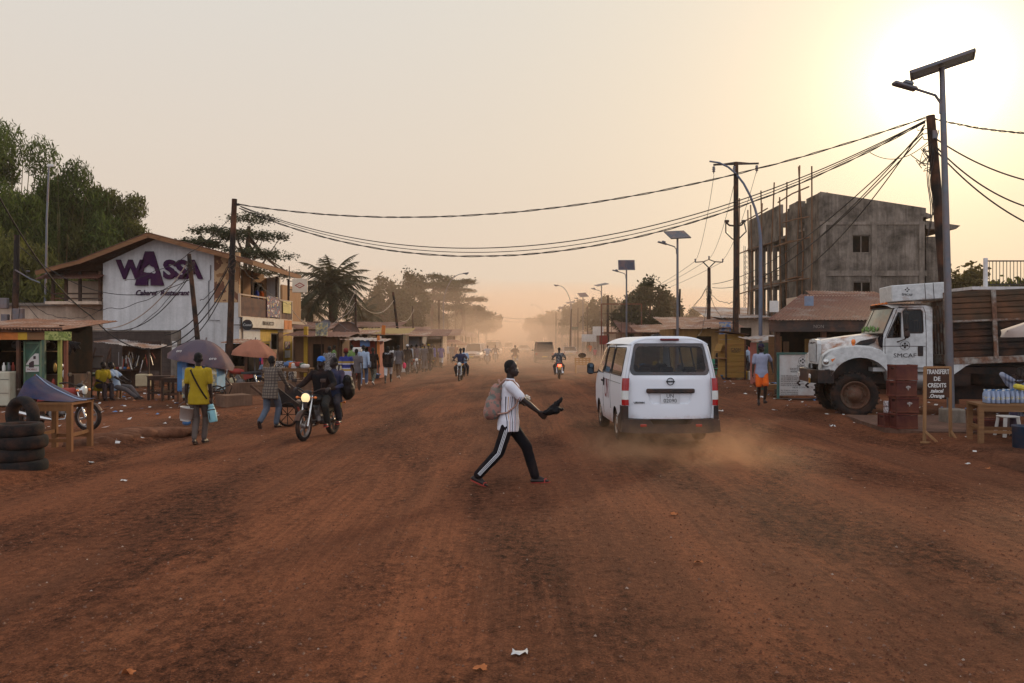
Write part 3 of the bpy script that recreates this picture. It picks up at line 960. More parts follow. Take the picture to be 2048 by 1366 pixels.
def rucksack():
 r = thing('rucksack', 'worn pink and grey rucksack on the back of the man crossing the road', 'rucksack', (hx, hy, 0), R(-90))
 T, s = hj['T'], hj['s']
 b = MB()
 b.ell(T(.0, -.22, .17), (.165, .125, .19), 18, 11); b.ell(T(0, -.19, .34), (.13, .09, .16), 16, 9); b.ell(T(0, -.29, .10), (.13, .07, .11), 14, 9)
 b.ell(T(.0, -.15, .42), (.10, .07, .08), 12, 8)
 link('bag_body', remesh(b, 'bag_body', PK, .011, 3, .012, 7), r)
 for sg in (-1, 1):
  st = MB()
  pts = [T(sg * .10, -.17, .46), T(sg * .125, -.08, .560), T(sg * .13, .03, .555), T(sg * .135, .115, .46), T(sg * .145, .135, .34), T(sg * .165, .085, .22), T(sg * .165, -.02, .12), T(sg * .13, -.15, .09)]
  pp = []
  for k in range(len(pts) - 1):
   for q in (0, .5): pp.append(pts[k].lerp(pts[k + 1], q))
  pp.append(pts[-1])
  P = [[p + hj['sx'] * (-.026), p + hj['sx'] * .026] for p in pp]
  st.tube(pp, .027, 8, True, .45)
  st.build('shoulder_strap', PKS, r)
 lp = MB(); lp.tube([T(-.03, -.14, .48), T(-.02, -.17, .55), T(.02, -.17, .55), T(.03, -.14, .48)], .016, 7); lp.ell(T(.02, -.27, .34), (.03, .025, .04), 10, 7)
 lp.build('grab_handle', PKS, r)
rucksack()
PB = mat('plastic_black', (10, 10, 12), .55, var=.3, scale=8, bump=.4, bscale=18, dust=.02, spec=.12)
def hand_bag():
 r = thing('carrier_bag', 'crumpled black plastic bag held out in the hand of the man crossing the road', 'bag', (hx, hy, 0), R(-90))
 w = hj['w'][1]; d = Vector((0, .9, .42)).normalized(); u = Vector((0, -.42, .9))
 def Pt(a, c, x=0): return w + Vector((x, .03, -.005)) + d * a + u * c
 b = MB()
 cap(b, Pt(.03, -.02), Pt(.10, -.03), .030, .045, 10)
 cap(b, Pt(.10, -.03, .01), Pt(.20, -.05, .01), .045, .060, 10); cap(b, Pt(.12, .0, -.01), Pt(.24, .02, 0), .035, .045, 10)
 cap(b, Pt(.20, .02), Pt(.31, .045, .01), .038, .022, 9); cap(b, Pt(.22, -.05), Pt(.28, -.075, -.01), .045, .02, 9); cap(b, Pt(.28, .03), Pt(.33, .06), .022, .016, 8)
 link('bag_body', remesh(b, 'bag_body', PB, .008, 1, .016, 16), r)
hand_bag()
def goods():
 r = thing('bundle_of_goods', 'small bundle of pale packets in the crook of the crossing man\'s far arm', 'bundle', (hx, hy, 0), R(-90))
 w = hj['w'][0]; b = MB()
 rr = random.Random(3)
 for k in range(9):
  b.rbox(w + Vector((rr.uniform(-.04, .09), rr.uniform(-.10, .12), .045 + rr.uniform(-.02, .05))), (.05, .085, .035), .01, M=Euler((rr.uniform(-.6, .6), rr.uniform(-.6, .6), rr.uniform(0, 3))).to_matrix().to_4x4())
 b.build('packets', mat_blotch('packet_print', [(190, 170, 140), (210, 200, 190), (70, 66, 64), (200, 150, 90)], 24), r)
goods()
# ---------------------------------------------------------------- vehicle materials
TYRE = mat('tyre_rubber', (28, 26, 25), .9, var=.25, scale=12, bump=.3, bscale=60, dust=.09, spec=.15)
CHROME = mat('bright_metal', (190, 188, 182), .25, .9, var=.1, dust=.1)
ALLOY = mat('alloy_grey', (120, 118, 114), .4, .7, var=.15, dust=.15)
BLACKP = mat('black_plastic', (22, 22, 23), .55, var=.2, dust=.12)
BLACKM = mat('black_metal', (24, 23, 23), .45, .3, var=.2, dust=.12)
VINYL = mat('seat_vinyl', (26, 24, 24), .6, dust=.1)
GLASS = mat_glass('window_glass', (205, 215, 212), .75)
GLASSV = mat_glass('window_glass_tinted', (215, 222, 222), .95)
GLASSD = mat_glass('window_glass_dark', (140, 150, 150), .45)
LENS_R = mat('lamp_red', (150, 16, 18), .15, dust=.03, spec=.6)
LENS_O = mat('lamp_orange', (214, 110, 30), .2, dust=.03, spec=.6)
LENS_W = mat('lamp_clear', (196, 196, 188), .12, dust=.03, spec=.7)
LAMP_ON = mat('headlamp_glow', (255, 214, 140), .2, dust=0, emit=(1, .74, .42, 1), estr=.75)
TAIL_ON = mat('tail_lamp_lit', (255, 60, 40), .2, dust=0, emit=(1, .10, .05, 1), estr=5)
def wheel(mb, c, r, w, tread=0, axis='x'):
 """tyre cross-section revolved about the axle; treads cut as raised lugs"""
 M = Matrix.Translation(c) @ (Matrix.Rotation(R(90), 4, 'Y') if axis == 'x' else Matrix.Rotation(R(90), 4, 'X') if axis == 'y' else Matrix())
 hw = w / 2
 ri = r * .62 if w > .14 else r - w * 1.05
 pr = [(ri, -hw * .75), (ri + (r - ri) * .35, -hw), (r - (r - ri) * .25, -hw * .97), (r - .012, -hw * .78), (r, -hw * .4), (r, hw * .4), (r - .012, hw * .78), (r - (r - ri) * .25, hw * .97), (ri + (r - ri) * .35, hw), (ri, hw * .75)]
 mb.lathe(pr, 32, M, True, True)
 if tread:
  for k in range(tread):
   for sd in (-1, 1):
    a = 2 * math.pi * (k + (.5 if sd > 0 else 0)) / tread
    L = M @ Matrix.Rotation(a, 4, 'Z') @ Matrix.Translation((r * .985, 0, sd * hw * .62))
    mb.box((0, 0, 0), (1, 1, 1), M=L @ Matrix.Diagonal((.05 * r / .57, 2.1 * math.pi * r / tread * .55 / 2.1 * 1.3, hw * .62, 1)))
# ---------------------------------------------------------------- motorcycle
def make_moto(label, loc, rz, tank, group='motorcycles on the road', lit=False, rider_side=True, tail=False, lean=0, steer=0):
 root = thing('motorcycle', label, 'motorcycle', loc, rz, group)
 if lean: root.rotation_euler = (0, lean, rz)
 for yy, w, nm in ((.66, .075, 'front'), (-.62, .095, 'rear')):
  m = MB(); wheel(m, (0, yy, .30), .30, w); wh = m.build('wheel', TYRE, root)
  m = MB()
  M = Matrix.Translation((0, yy, .30)) @ Matrix.Rotation(R(90), 4, 'Y')
  m.lathe([(.205, -.028), (.222, -.03), (.225, .03), (.205, .028)], 30, M, True, True)
  m.lathe([(.0, -.05), (.045, -.05), (.06, -.03), (.06, .03), (.045, .05), (0, .05)], 14, M)
  for k in range(6):
   a = math.pi * 2 * k / 6 + .3
   for q in (-.011, .011):
    p = Vector((q, yy + .05 * math.cos(a), .3 + .05 * math.sin(a)))
    m.bar(p, (q * .4, yy + .21 * math.cos(a + q * 6), .3 + .21 * math.sin(a + q * 6)), .012, .02)
  m.build('rim', ALLOY, wh)
 m = MB()                                                   # front mudguard
 P = [[(x, .66 + (.335) * math.cos(a) * (1 - abs(x) * .8), .30 + .335 * math.sin(a) * (1 - abs(x) * .8)) for x in (-.06, -.03, 0, .03, .06)] for a in [R(25 + 13 * k) for k in range(10)]]
 m.grid(P); m.build('mudguard', BLACKM, root)
 m = MB()
 P = [[(x, -.62 + .36 * math.cos(a) * (1 - abs(x) * .8), .33 + .36 * math.sin(a) * (1 - abs(x) * .8)) for x in (-.08, -.04, 0, .04, .08)] for a in [R(60 + 13 * k) for k in range(10)]]
 m.grid(P); m.build('mudguard', BLACKM, root)
 for q in (-1, 1):
  m = MB(); m.tube([(q * .085, .66, .30), (q * .085, .545, .62), (q * .085, .46, .90)], [.024, .024, .018], 10)
  m.build('fork', CHROME, root)
  m = MB(); m.tube([(q * .13, -.60, .32), (q * .13, -.46, .66)], .03, 10); m.tube([(q * .13, -.585, .36), (q * .13, -.50, .56)], .042, 10); m.build('shock_absorber', CHROME, root)
  m = MB(); m.tube([(q * .06, .52, .86), (q * .17, .55, .87)], .010, 6); m.ell((q * .20, .555, .87), (.035, .028, .028), 10, 7); m.build('indicator', LENS_O, root)
  m = MB(); m.tube([(q * .07, -.83, .68), (q * .15, -.84, .68)], .009, 6); m.ell((q * .17, -.845, .68), (.03, .026, .026), 10, 7); m.build('indicator', LENS_O, root)
  m = MB(); m.tube([(q * .25, .42, 1.02), (q * .30, .46, 1.17)], .006, 6); m.rbox((q * .32, .46, 1.21), (.12, .03, .075), .02); m.build('mirror', BLACKP, root)
  m = MB(); m.tube([(q * .05, .05, .30), (q * .24, .06, .30)], .016, 7); m.build('foot_peg', BLACKM, root)
 m = MB(); m.tube([(-.36, .30, 1.03), (-.25, .36, 1.04), (-.12, .44, .98), (0, .46, .96), (.12, .44, .98), (.25, .36, 1.04), (.36, .30, 1.03)], .013, 8)
 for q in (-1, 1): m.tube([(q * .27, .345, 1.037), (q * .39, .28, 1.027)], .019, 8); m.tube([(q * .22, .43, 1.02), (q * .38, .40, 1.015)], .006, 6)
 m.build('handlebar', BLACKM, root)
 m = MB(); M = Matrix.Translation((0, .56, .86)) @ Matrix.Rotation(R(-90), 4, 'X')
 m.lathe([(0, -.12), (.07, -.10), (.098, -.03), (.105, .02), (.098, .03)], 20, M); hl = m.build('headlight', CHROME, root)
 m = MB(); m.lathe([(.097, .028), (.07, .045), (.0, .052)], 20, M); m.build('lens', LAMP_ON if lit else LENS_W, hl)
 m = MB(); m.ell((0, .49, .965), (.10, .07, .05), 12, 8); m.rbox((0, .60, .72), (.10, .012, .13), .01); m.build('instrument_cowl', BLACKP, root)
 m = MB(); m.ell((0, .16, .80), (.13, .27, .115), 16, 10); m.ell((0, .30, .82), (.115, .15, .10), 14, 8); m.build('fuel_tank', tank, root)
 m = MB()
 P = []
 for k in range(13):
  y = .0 - .74 * k / 12; zt = .80 + .05 * max(0, (k - 5) / 7) - .02 * math.sin(math.pi * min(1, k / 5)); hw_ = .12 + .02 * math.sin(math.pi * k / 12)
  P.append([(-hw_, y, zt - .08), (-hw_, y, zt - .02), (-hw_ * .7, y, zt), (0, y, zt + .008), (hw_ * .7, y, zt), (hw_, y, zt - .02), (hw_, y, zt - .08)])
 m.grid(P, flip=True); m.build('seat', VINYL, root)
 m = MB()
 m.bar((0, .42, .92), (0, .22, .40), .05, .05); m.bar((0, .40, .86), (0, -.25, .68), .05, .05); m.bar((0, -.2, .68), (0, -.25, .35), .06, .05); m.bar((0, .24, .36), (0, -.25, .32), .08, .04)
 for q in (-1, 1): m.bar((q * .09, -.2, .70), (q * .11, -.8, .74), .025, .025); m.bar((q * .1, -.25, .34), (q * .1, -.62, .30), .03, .04)
 m.build('frame', BLACKM, root)
 m = MB(); m.rbox((0, .03, .42), (.22, .30, .20), .05); m.cyl((-.17, -.02, .38), (.17, -.02, .38), .10, n=16); m.bar((0, .06, .48), (0, .16, .66), .14, .14)
 for k in range(5): m.bar((0, .085 + .018 * k, .53 + .026 * k), (0, .10 + .018 * k, .535 + .026 * k), .19, .16)
 m.build('engine', ALLOY, root)
 m = MB(); m.tube([(.06, .20, .60), (.10, .28, .50), (.11, .22, .26), (.13, .0, .24), (.16, -.25, .28), (.17, -.85, .40)], [.02, .02, .02, .024, .045, .05], 10); m.build('exhaust', CHROME, root)
 for q in (-1, 1):
  m = MB(); m.prism([(-.10, .50), (-.42, .58), (-.40, .70), (-.08, .70)], .03, Matrix(((0, 0, q, q * .10), (1, 0, 0, 0), (0, 1, 0, 0), (0, 0, 0, 1)))); m.build('side_panel', tank, root)
 m = MB(); m.rbox((0, -.84, .76), (.13, .05, .08), .02); m.build('tail_light', TAIL_ON if tail else LENS_R, root)
 m = MB(); m.rbox((0, -.90, .60), (.15, .008, .12), .004); m.build('number_plate', mat('plate_yellow', (196, 168, 70), .6), root)
 m = MB(); m.tube([(-.12, -.55, .84), (-.14, -.85, .87), (0, -.93, .88), (.14, -.85, .87), (.12, -.55, .84)], .012, 7)
 for x in (-.06, .0, .06): m.bar((x, -.6, .865), (x, -.9, .88), .014, .012)
 m.build('luggage_rack', BLACKM, root)
 return root
# ---------------------------------------------------------------- white minibus (local: faces +Y, rear bumper at y=0)
def van_paint():
 m = D.materials.new('white_paint'); t = NT(m); o = t.obj()
 sx = t.n('ShaderNodeSeparateXYZ'); t.t.links.new(o, sx.inputs[0])
 n = t.noise(o, 3, 6, .7)
 low = t.ramp(t.math('ADD', sx.outputs[2], t.math('MULTIPLY', n, .9)), [(.62, (.75, .75, .75)), (.95, (.16, .16, .16)), (1.0, (.05, .05, .05))])
 col = t.mix(low, lin((214, 216, 218)), DUSTC)
 t.out(col, .3, 0, None, spec=.5)
 return m
WPAINT = van_paint()
SEAT_G = mat('seat_cloth_grey', (26, 27, 31), .9, dust=.03, spec=.1)
INT = mat('cabin_grey', (40, 40, 42), .9, dust=.03, spec=.1)
def van():
 Y0 = 15.75
 root = thing('minibus', 'white minibus driving away in the middle of the road raising dust', 'minibus', (3.03, Y0, 0), R(1.2))
 L = 4.65
 def wz(z):                                     # half width by height
  pts = [(.2, .84), (.35, .885), (.6, .915), (.95, .925), (1.25, .912), (1.35, .898), (1.7, .83), (1.9, .785), (2.0, .735), (2.06, .66), (2.1, .5)]
  for (a, b), (c, d) in zip(pts, pts[1:]):
   if z <= c: return b + (d - b) * max(0, (z - a)) / (c - a)
  return .5
 def rear(z): return .02 + .0 * z if z < .5 else .02 + .012 * (z - .5) if z < 1.3 else .03 + .16 * (z - 1.3) ** 1.25
 def front(z):
  pts = [(.2, 4.55), (.6, 4.64), (.95, 4.62), (1.15, 4.52), (1.25, 4.42), (1.9, 3.72), (2.0, 3.55), (2.1, 3.1)]
  for (a, b), (c, d) in zip(pts, pts[1:]):
   if z <= c: return b + (d - b) * max(0, (z - a)) / (c - a)
  return 3.1
 def sidef(sg):
  def f(y, z):
   r_, f_ = rear(z), front(z)
   w = wz(z)
   tr = max(0, (r_ + .16 - y) / .16); tf = max(0, (y - (f_ - .5)) / .5)
   w = w - .10 * tr ** 2.2 - .17 * tf ** 2
   return (sg * w, y, z)
  return f
 zs = [.30, .5, .8, 1.1, 1.35, 1.6, 1.8, 1.95]
 def arch(yc, r=.39): return [(yc + r * math.cos(a), .30 + r * math.sin(a)) for a in [R(180 - 15 * k) for k in range(13)]]
 yr_, yf_ = 1.06, 3.62
 low = [(rear(.3) + .25, .30)] + arch(yr_)[0:] + arch(yf_)[0:] + [(front(.3), .30)]
 outline = low + [(front(z), z) for z in zs[1:]] + [(rear(z) + .05, z) for z in zs[::-1][:-1]]
 sw1 = rrect(.28, 1.33, 1.70, 1.88, .07); sw2 = rrect(1.78, 1.33, 2.78, 1.88, .06)
 fw = [(2.87, 1.30), (4.0, 1.30), (4.02, 1.36), (3.58, 1.86), (3.5, 1.88), (2.92, 1.88), (2.87, 1.83)]
 for sg in (-1, 1):
  m = MB(); m.panel(outline, [sw1, sw2, fw], sidef(sg), .09, True, flip=sg > 0)
  sd = m.build('side_panel', WPAINT, root)
  for hpoly, nm in ((sw1, 'side_window'), (sw2, 'side_window'), (fw, 'door_window')):
   g = MB(); f = sidef(sg); g.panel(hpoly, [], lambda y, z: (f(y, z)[0] - sg * .006, y, z), .15, True, flip=sg > 0)
   g.build(nm, GLASSV, root)
   g = MB(); q = [Vector(f(y, z)) + Vector((sg * .002, 0, 0)) for y, z in hpoly]; g.tube(q + [q[0]], .010, 5, False); g.build('window_seal', BLACKP, root)
  m = MB()                                   # rubber line of sliding door, sill
  f = sidef(sg)
  for pl in ([(2.82, .42), (2.82, 1.93)], [(1.66, .60), (1.74, 1.0), (1.74, 1.93)], [(.3, 1.18), (2.8, 1.18)]):
   q = [Vector(f(*pl[0]).__iter__() and f(*pl[0])), ] + [Vector(f(*p)) for p in pl[1:]]
   qq = []
   for a, b in zip(pl, pl[1:]):
    for k in range(8): qq.append(Vector(f(a[0] + (b[0] - a[0]) * k / 8, a[1] + (b[1] - a[1]) * k / 8)))
   qq.append(Vector(f(*pl[-1])))
   m.tube([p + Vector((sg * .001, 0, 0)) for p in qq], .0045, 4, False)
  m.build('door_seam', BLACKP, root)
  m = MB(); p = f(2.68, 1.10); m.rbox((sg * (abs(p[0]) + .012), 2.68, 1.12), (.03, .05, .18), .012); p = f(2.98, 1.10); m.rbox((sg * (abs(p[0]) + .012), 2.98, 1.13), (.03, .16, .045), .012)
  m.build('door_handle', BLACKP, root)
  m = MB()                                   # wheel arch lips and inner arches
  for yc in (yr_, yf_):
   P = [[(sg * .90, yc + .39 * math.cos(a), .30 + .39 * math.sin(a)), (sg * .55, yc + .39 * math.cos(a), .30 + .39 * math.sin(a))] for a in [R(180 - 15 * k) for k in range(13)]]
   m.grid(P, True, flip=sg < 0)
  m.build('wheel_arch', BLACKP, root)
  for yc in (yr_, yf_):
   m = MB(); wheel(m, (sg * .79, yc, .325), .325, .2); wl = m.build('wheel', TYRE, root)
   m = MB(); M = Matrix.Translation((sg * .79, yc, .325)) @ Matrix.Rotation(R(90) * sg, 4, 'Y')
   m.lathe([(.205, .03), (.2, .095), (.185, .09), (.15, .06), (.10, .07), (.07, .095), (0, .10)], 24, M)
   for k in range(8): a = k * math.pi / 4; m.box((0, 0, 0), (1, 1, 1), M=M @ Matrix.Translation((.15 * math.cos(a), .15 * math.sin(a), .072)) @ Matrix.Rotation(a, 4, 'Z') @ Matrix.Diagonal((.09, .035, .02, 1)))
   m.build('rim', CHROME, wl)
  m = MB()                                   # rear lamp cluster wraps the corner
  def lampf(u, z):                           # u: 0 on tailgate edge .. 1 round the side
   x = .80 + .125 * min(1, u * 1.25); y = rear(z) - .012 + .22 * max(0, u - .45) ** 1.6
   return (sg * (x + (wz(z) - .92)), y, z)
  for z0, z1, mm_, nm in ((1.06, 1.30, LENS_R, 'lens'), (.89, 1.06, LENS_W, 'lens'), (.78, .89, LENS_R, 'lens')):
   P = [[lampf(u / 6, z0 + (z1 - z0) * k / 4) for u in range(7)] for k in range(5)]
   lm = MB(); lm.grid(P, True, flip=sg < 0)
   if nm == 'lens' and z1 == 1.30: tl = lm.build('tail_light', mm_, root)
   else: lm.build('lens', mm_, tl)
  m = MB(); m.tube([f(3.85, 1.28), (sg * 1.0, 3.92, 1.26)], .018, 7); m.rbox((sg * 1.08, 3.90, 1.36), (.17, .11, .27), .045); mi_ = m.build('mirror', BLACKP, root)
  g = MB(); g.rbox((sg * 1.08, 3.842, 1.36), (.13, .006, .22), .003); g.build('mirror_glass', mat('mirror_glass', (60, 70, 78), .05, .9, dust=.02), mi_)
  m = MB(); m.panel([(.25, .5), (3.7, .5), (3.7, 1.3), (.25, 1.3)], [], lambda y, z: (sg * (wz(z) - .07), y, z), .4); m.build('trim_panel', INT, root)
 P = []
 for k in range(25):
  y = .20 + (3.62 - .20) * k / 24
  row = []
  for i in range(21):
   a = -1 + 2 * i / 20
   xx = a * .7615
   zz = 1.95 + .155 * (1 - abs(a) ** 4.0)
   yy = y
   if k == 0: zz -= 0; yy = rear(min(zz, 2.06)) + .05
   row.append((xx, yy + (.0 if k < 24 else 0) - (.12 * (1 - abs(a)) if False else 0), zz - (.02 * ((y - 3.0) / .62) ** 2 if y > 3 else 0) - (.012 * ((.9 - y) / .7) ** 2 if y < .9 else 0)))
  P.append(row)
 m = MB(); m.grid(P, True, flip=True); m.build('roof', WPAINT, root)
 def tg(x, z):
  w = wz(z); a = min(1, abs(x) / w)
  return (x, rear(z) + .012 + .05 * a ** 2 + .07 * a ** 9, z)
 def edge(z): return wz(z) - .115
 zz = [.53, .60, .8, 1.0, 1.2, 1.35, 1.55, 1.75, 1.9, 2.0]
 out = [(edge(z), z) for z in zz] + [(.52, 2.045), (.25, 2.062), (0, 2.068), (-.25, 2.062), (-.52, 2.045)] + [(-edge(z), z) for z in zz[::-1]] + [(-.5, .52), (0, .517), (.5, .52)]
 win = []
 for x, z in rrect(-.775, 1.36, .775, 1.965, .10, 6):
  k = 1 - .105 * (z - 1.36) / .6
  win.append((x * k, z - .035 * (1 - (x / .775) ** 2) * (1 if z < 1.6 else -.3)))
 rec = [(-.34, .80), (.34, .80), (.40, .86), (.43, 1.01), (-.43, 1.01), (-.40, .86)]
 m = MB(); m.panel(out, [win, rec], tg, .07, True)
 P = []
 tgo = m.build('tailgate', WPAINT, root)
 m = MB()
 inn = [(x * .93, .815 + (z - .80) * .9) for x, z in rec]
 m.panel(inn, [], lambda x, z: (x, tg(x, z)[1] + .035, z), .2)
 for i in range(6):
  a, b = rec[i], rec[(i + 1) % 6]; c, d = inn[(i + 1) % 6], inn[i]
  m.add([tg(*a), tg(*b), (c[0], tg(*c)[1] + .035, c[1]), (d[0], tg(*d)[1] + .035, d[1])], [(0, 1, 2, 3)])
 m.build('plate_recess', WPAINT, tgo)
 m = MB()
 inw = [(x * .915, 1.665 + (z - 1.665) * .80) for x, z in win]
 m.panel(win, [inw], lambda x, z: (x, tg(x, z)[1] - .006, z), .2, True); rw = m.build('rear_window', mat('window_frit', (10, 11, 13), .15, dust=.1, spec=.6), root)
 m = MB(); m.panel(inw, [], lambda x, z: (x, tg(x, z)[1] - .005, z), .2, True); m.build('pane', GLASSV, rw)
 for sg in (-1, 1):
  m = MB(); P = []
  for z in [.53, .65, .78, .89, 1.0, 1.15, 1.30, 1.45, 1.6, 1.75, 1.9, 1.95]:
   a = Vector(tg(sg * edge(z), z)) + Vector((sg * .006, .004, 0)); c = Vector(sidef(sg)(rear(z) + .06, z))
   b = Vector((sg * (abs(c.x) - .004), rear(z) + .075, z)); mid = Vector((sg * (abs(c.x) - .035), rear(z) + .035 + .012, z))
   P.append([a, a.lerp(mid, .6) + Vector((0, -.006, 0)), mid, b, Vector(sidef(sg)(rear(z) + .12, z))])
  m.grid(P, True, flip=sg < 0); m.build('corner_pillar', WPAINT, root)
 m = MB()                                        # roof lip closing tailgate top to the roof
 P = []
 for i in range(25):
  a = -1 + 2 * i / 24; xx = a * .7615; z1 = 1.95 + .155 * (1 - abs(a) ** 4)
  x2 = a * .70
  P.append([(xx, rear(min(z1, 2.06)) + .16, z1), (xx, rear(min(z1, 2.06)) + .05, z1 - .004), (x2, tg(x2, min(2.0, z1 - .04))[1] - .004, min(2.058, z1 - .025)), (x2, tg(x2, 2.0)[1] + .01, min(2.02, z1 - .06))])
 m.grid(P, True); m.build('roof_lip', WPAINT, root)
 m = MB(); m.rbox((0, .105, 2.035), (.37, .04, .045), .015); m.build('brake_light', mat('brake_lens', (92, 12, 20), .2, dust=.02), root)
 m = MB(); m.rbox((0, .018, 1.055), (.93, .05, .088), .02); m.build('plate_garnish', BLACKP, root)
 pl = MB(); pl.rbox((0, .052, .905), (.37, .008, .20), .004); plo = pl.build('number_plate', mat('plate_white', (200, 200, 200), .5, dust=.06), root)
 INK = mat('ink_black', (16, 16, 18), .6, dust=0)
 text('plate_lettering', 'UN', .105, INK, plo, (0, .046, .955), (R(90), 0, 0), .0015, sx=.95); text('plate_lettering', '02090', .105, INK, plo, (0, .046, .862), (R(90), 0, 0), .0015, sx=.98)
 text('model_lettering', 'URVAN', .046, INK, tgo, (-.60, .032, .83), (R(90), 0, 0), .002, sx=1.35, bold=.002)
 m = MB()                                        # round badge with a bar across
 M = Matrix.Translation((0, .026, 1.235)) @ Matrix.Rotation(R(90), 4, 'X')
 m.lathe([(.058, -.004), (.072, -.004), (.072, .008), (.058, .008)], 24, M, True, True); m.rbox((0, .016, 1.235), (.165, .012, .026), .005)
 m.build('badge', mat('badge_dark', (52, 54, 58), .25, .8, dust=0), tgo)
 m = MB(); m.prism([(-.95, .28), (-.93, .50), (-.80, .52), (-.42, .515), (-.34, .42), (.34, .42), (.42, .515), (.80, .52), (.93, .50), (.95, .28), (.7, .25), (-.7, .25)], .17, Matrix(((1, 0, 0, 0), (0, 0, 1, -.045), (0, 1, 0, 0), (0, 0, 0, 1))))
 m.prism([(-.33, .28), (-.33, .415), (.33, .415), (.33, .28)], .10, Matrix(((1, 0, 0, 0), (0, 0, 1, -.02), (0, 1, 0, 0), (0, 0, 0, 1))))
 bm = m.build('bumper', BLACKP, root)
 for sg in (-1, 1):
  m = MB()
  P = [[(sg * (.80 + .015), -.035, z), (sg * .90, -.02, z), (sg * (.945 if z < .6 else .93), .05, z), (sg * .945, .20, z), (sg * .925, .60 if z < .6 else .25, z)] for z in (.27, .40, .52, .65, .775)]
  m.grid(P, True, flip=sg < 0); m.build('bumper_corner', BLACKP, bm)
  m = MB(); m.rbox((sg * .53 - .0, -.05, .40), (.12, .02, .05), .008); m.build('reflector', LENS_R, bm)
 P = [[(a * (wz(z) - .17 * 1), front(z) + .10 * (1 - a * a), z) for a in [-1 + k / 5 for k in range(11)]] for z in (.3, .6, .95, 1.15, 1.25)]
 m = MB(); m.grid(P, True, flip=True); m.build('nose', WPAINT, root)
 P = [[(a * (wz(z) - .17 * 1), front(z) + .10 * (1 - a * a), z) for a in [-1 + k / 5 for k in range(11)]] for z in (1.25, 1.5, 1.75, 1.93)]
 m = MB(); m.grid(P, True, flip=True); m.build('windscreen', GLASS, root)
 m = MB(); m.box((0, 2.3, .34), (1.6, 4.3, .1)); m.cyl((0, .3, .27), (0, 1.0, .27), .09, n=12); m.cyl((-.75, 1.06, .32), (.75, 1.06, .32), .06, n=8); m.build('underbody', BLACKM, root)
 def seat(y, x, w, hz=1.30):
  m = MB(); m.rbox((x, y, .78), (w, .48, .14), .05); m.rbox((x, y - .24, 1.05), (w, .13, .56), .05, M=Matrix.Rotation(R(8), 4, 'X')); m.rbox((x, y - .29, 1.42), (min(w, .26), .09, .17), .04)
  m.build('seat', SEAT_G, root)
 for x in (-.42, .02, .46): seat(.75, x, .42)
 for x in (-.50, -.05): seat(1.7, x, .42)
 for x in (-.50, -.05): seat(2.55, x, .42)
 seat(3.25, -.42, .50); seat(3.25, .42, .50)
 m = MB(); m.rbox((0, 3.95, 1.05), (1.5, .35, .25), .06); m.tube([(-.42 + .18 * math.cos(a), 3.66 + .06 * math.sin(a), 1.18 + .17 * math.sin(a)) for a in [R(30 * k) for k in range(13)]], .014, 6); m.build('dashboard', BLACKP, root)
 m = MB(); m.rbox((.35, 3.2, 2.13), (.20, .34, .07), .03); m.rbox((.35, 3.05, 2.155), (.05, .12, .05), .012); m.build('roof_aerial', BLACKP, root)
 RL = mat('letter_red', (120, 48, 52), .7)
 tx = text('side_lettering', 'UN', .58, RL, root, (-.9245, 2.25, .97), (R(90), 0, R(-90)), .001, sx=.75, bold=.004)
 return root
van_o = van()
def dust_puff():
 """dust thrown up behind the minibus: a real volume, thick at the wheels and thinning upward and backward"""
 m = D.materials.new('wheel_dust'); t = NT(m)
 o = t.obj()
 sx = t.n('ShaderNodeSeparateXYZ'); t.t.links.new(o, sx.inputs[0])
 X, Y, Z = sx.outputs
 n = t.noise(t.mapping(o, (1, .6, 1.1)), 2.0, 7, .68, 1.0)
 g = t.math('SUBTRACT', t.math('MULTIPLY', n, 2.4), .95)
 gz_ = t.math('SUBTRACT', 1.0, t.math('MULTIPLY', Z, 1.35))
 gy_ = t.math('MINIMUM', t.math('MULTIPLY', t.math('ADD', Y, 2.2), .55), t.math('MULTIPLY', t.math('SUBTRACT', 2.4, Y), .5))
 gx_ = t.math('MULTIPLY', t.math('SUBTRACT', 1.9, t.math('ABSOLUTE', t.math('ADD', X, .15))), 1.0)
 e = t.math('MULTIPLY', t.math('MAXIMUM', t.math('MINIMUM', gz_, 1.0), 0), t.math('MAXIMUM', t.math('MINIMUM', gy_, 1.0), 0))
 e = t.math('MULTIPLY', e, t.math('MAXIMUM', t.math('MINIMUM', gx_, 1.0), 0))
 d = t.math('MULTIPLY', t.math('MAXIMUM', g, 0.0), t.math('MULTIPLY', e, 1.0))
 v = t.n('ShaderNodeVolumePrincipled'); v.inputs['Color'].default_value = lin((226, 180, 138)); v.inputs['Anisotropy'].default_value = .25
 t.t.links.new(d, v.inputs['Density'])
 out = t.n('ShaderNodeOutputMaterial'); t.t.links.new(v.outputs[0], out.inputs['Volume'])
 MB().box((-.15, .0, .42), (3.9, 4.8, .80)).build('dust_cloud', m, loc=(2.95, 13.9, 0), kind='stuff')
dust_puff()
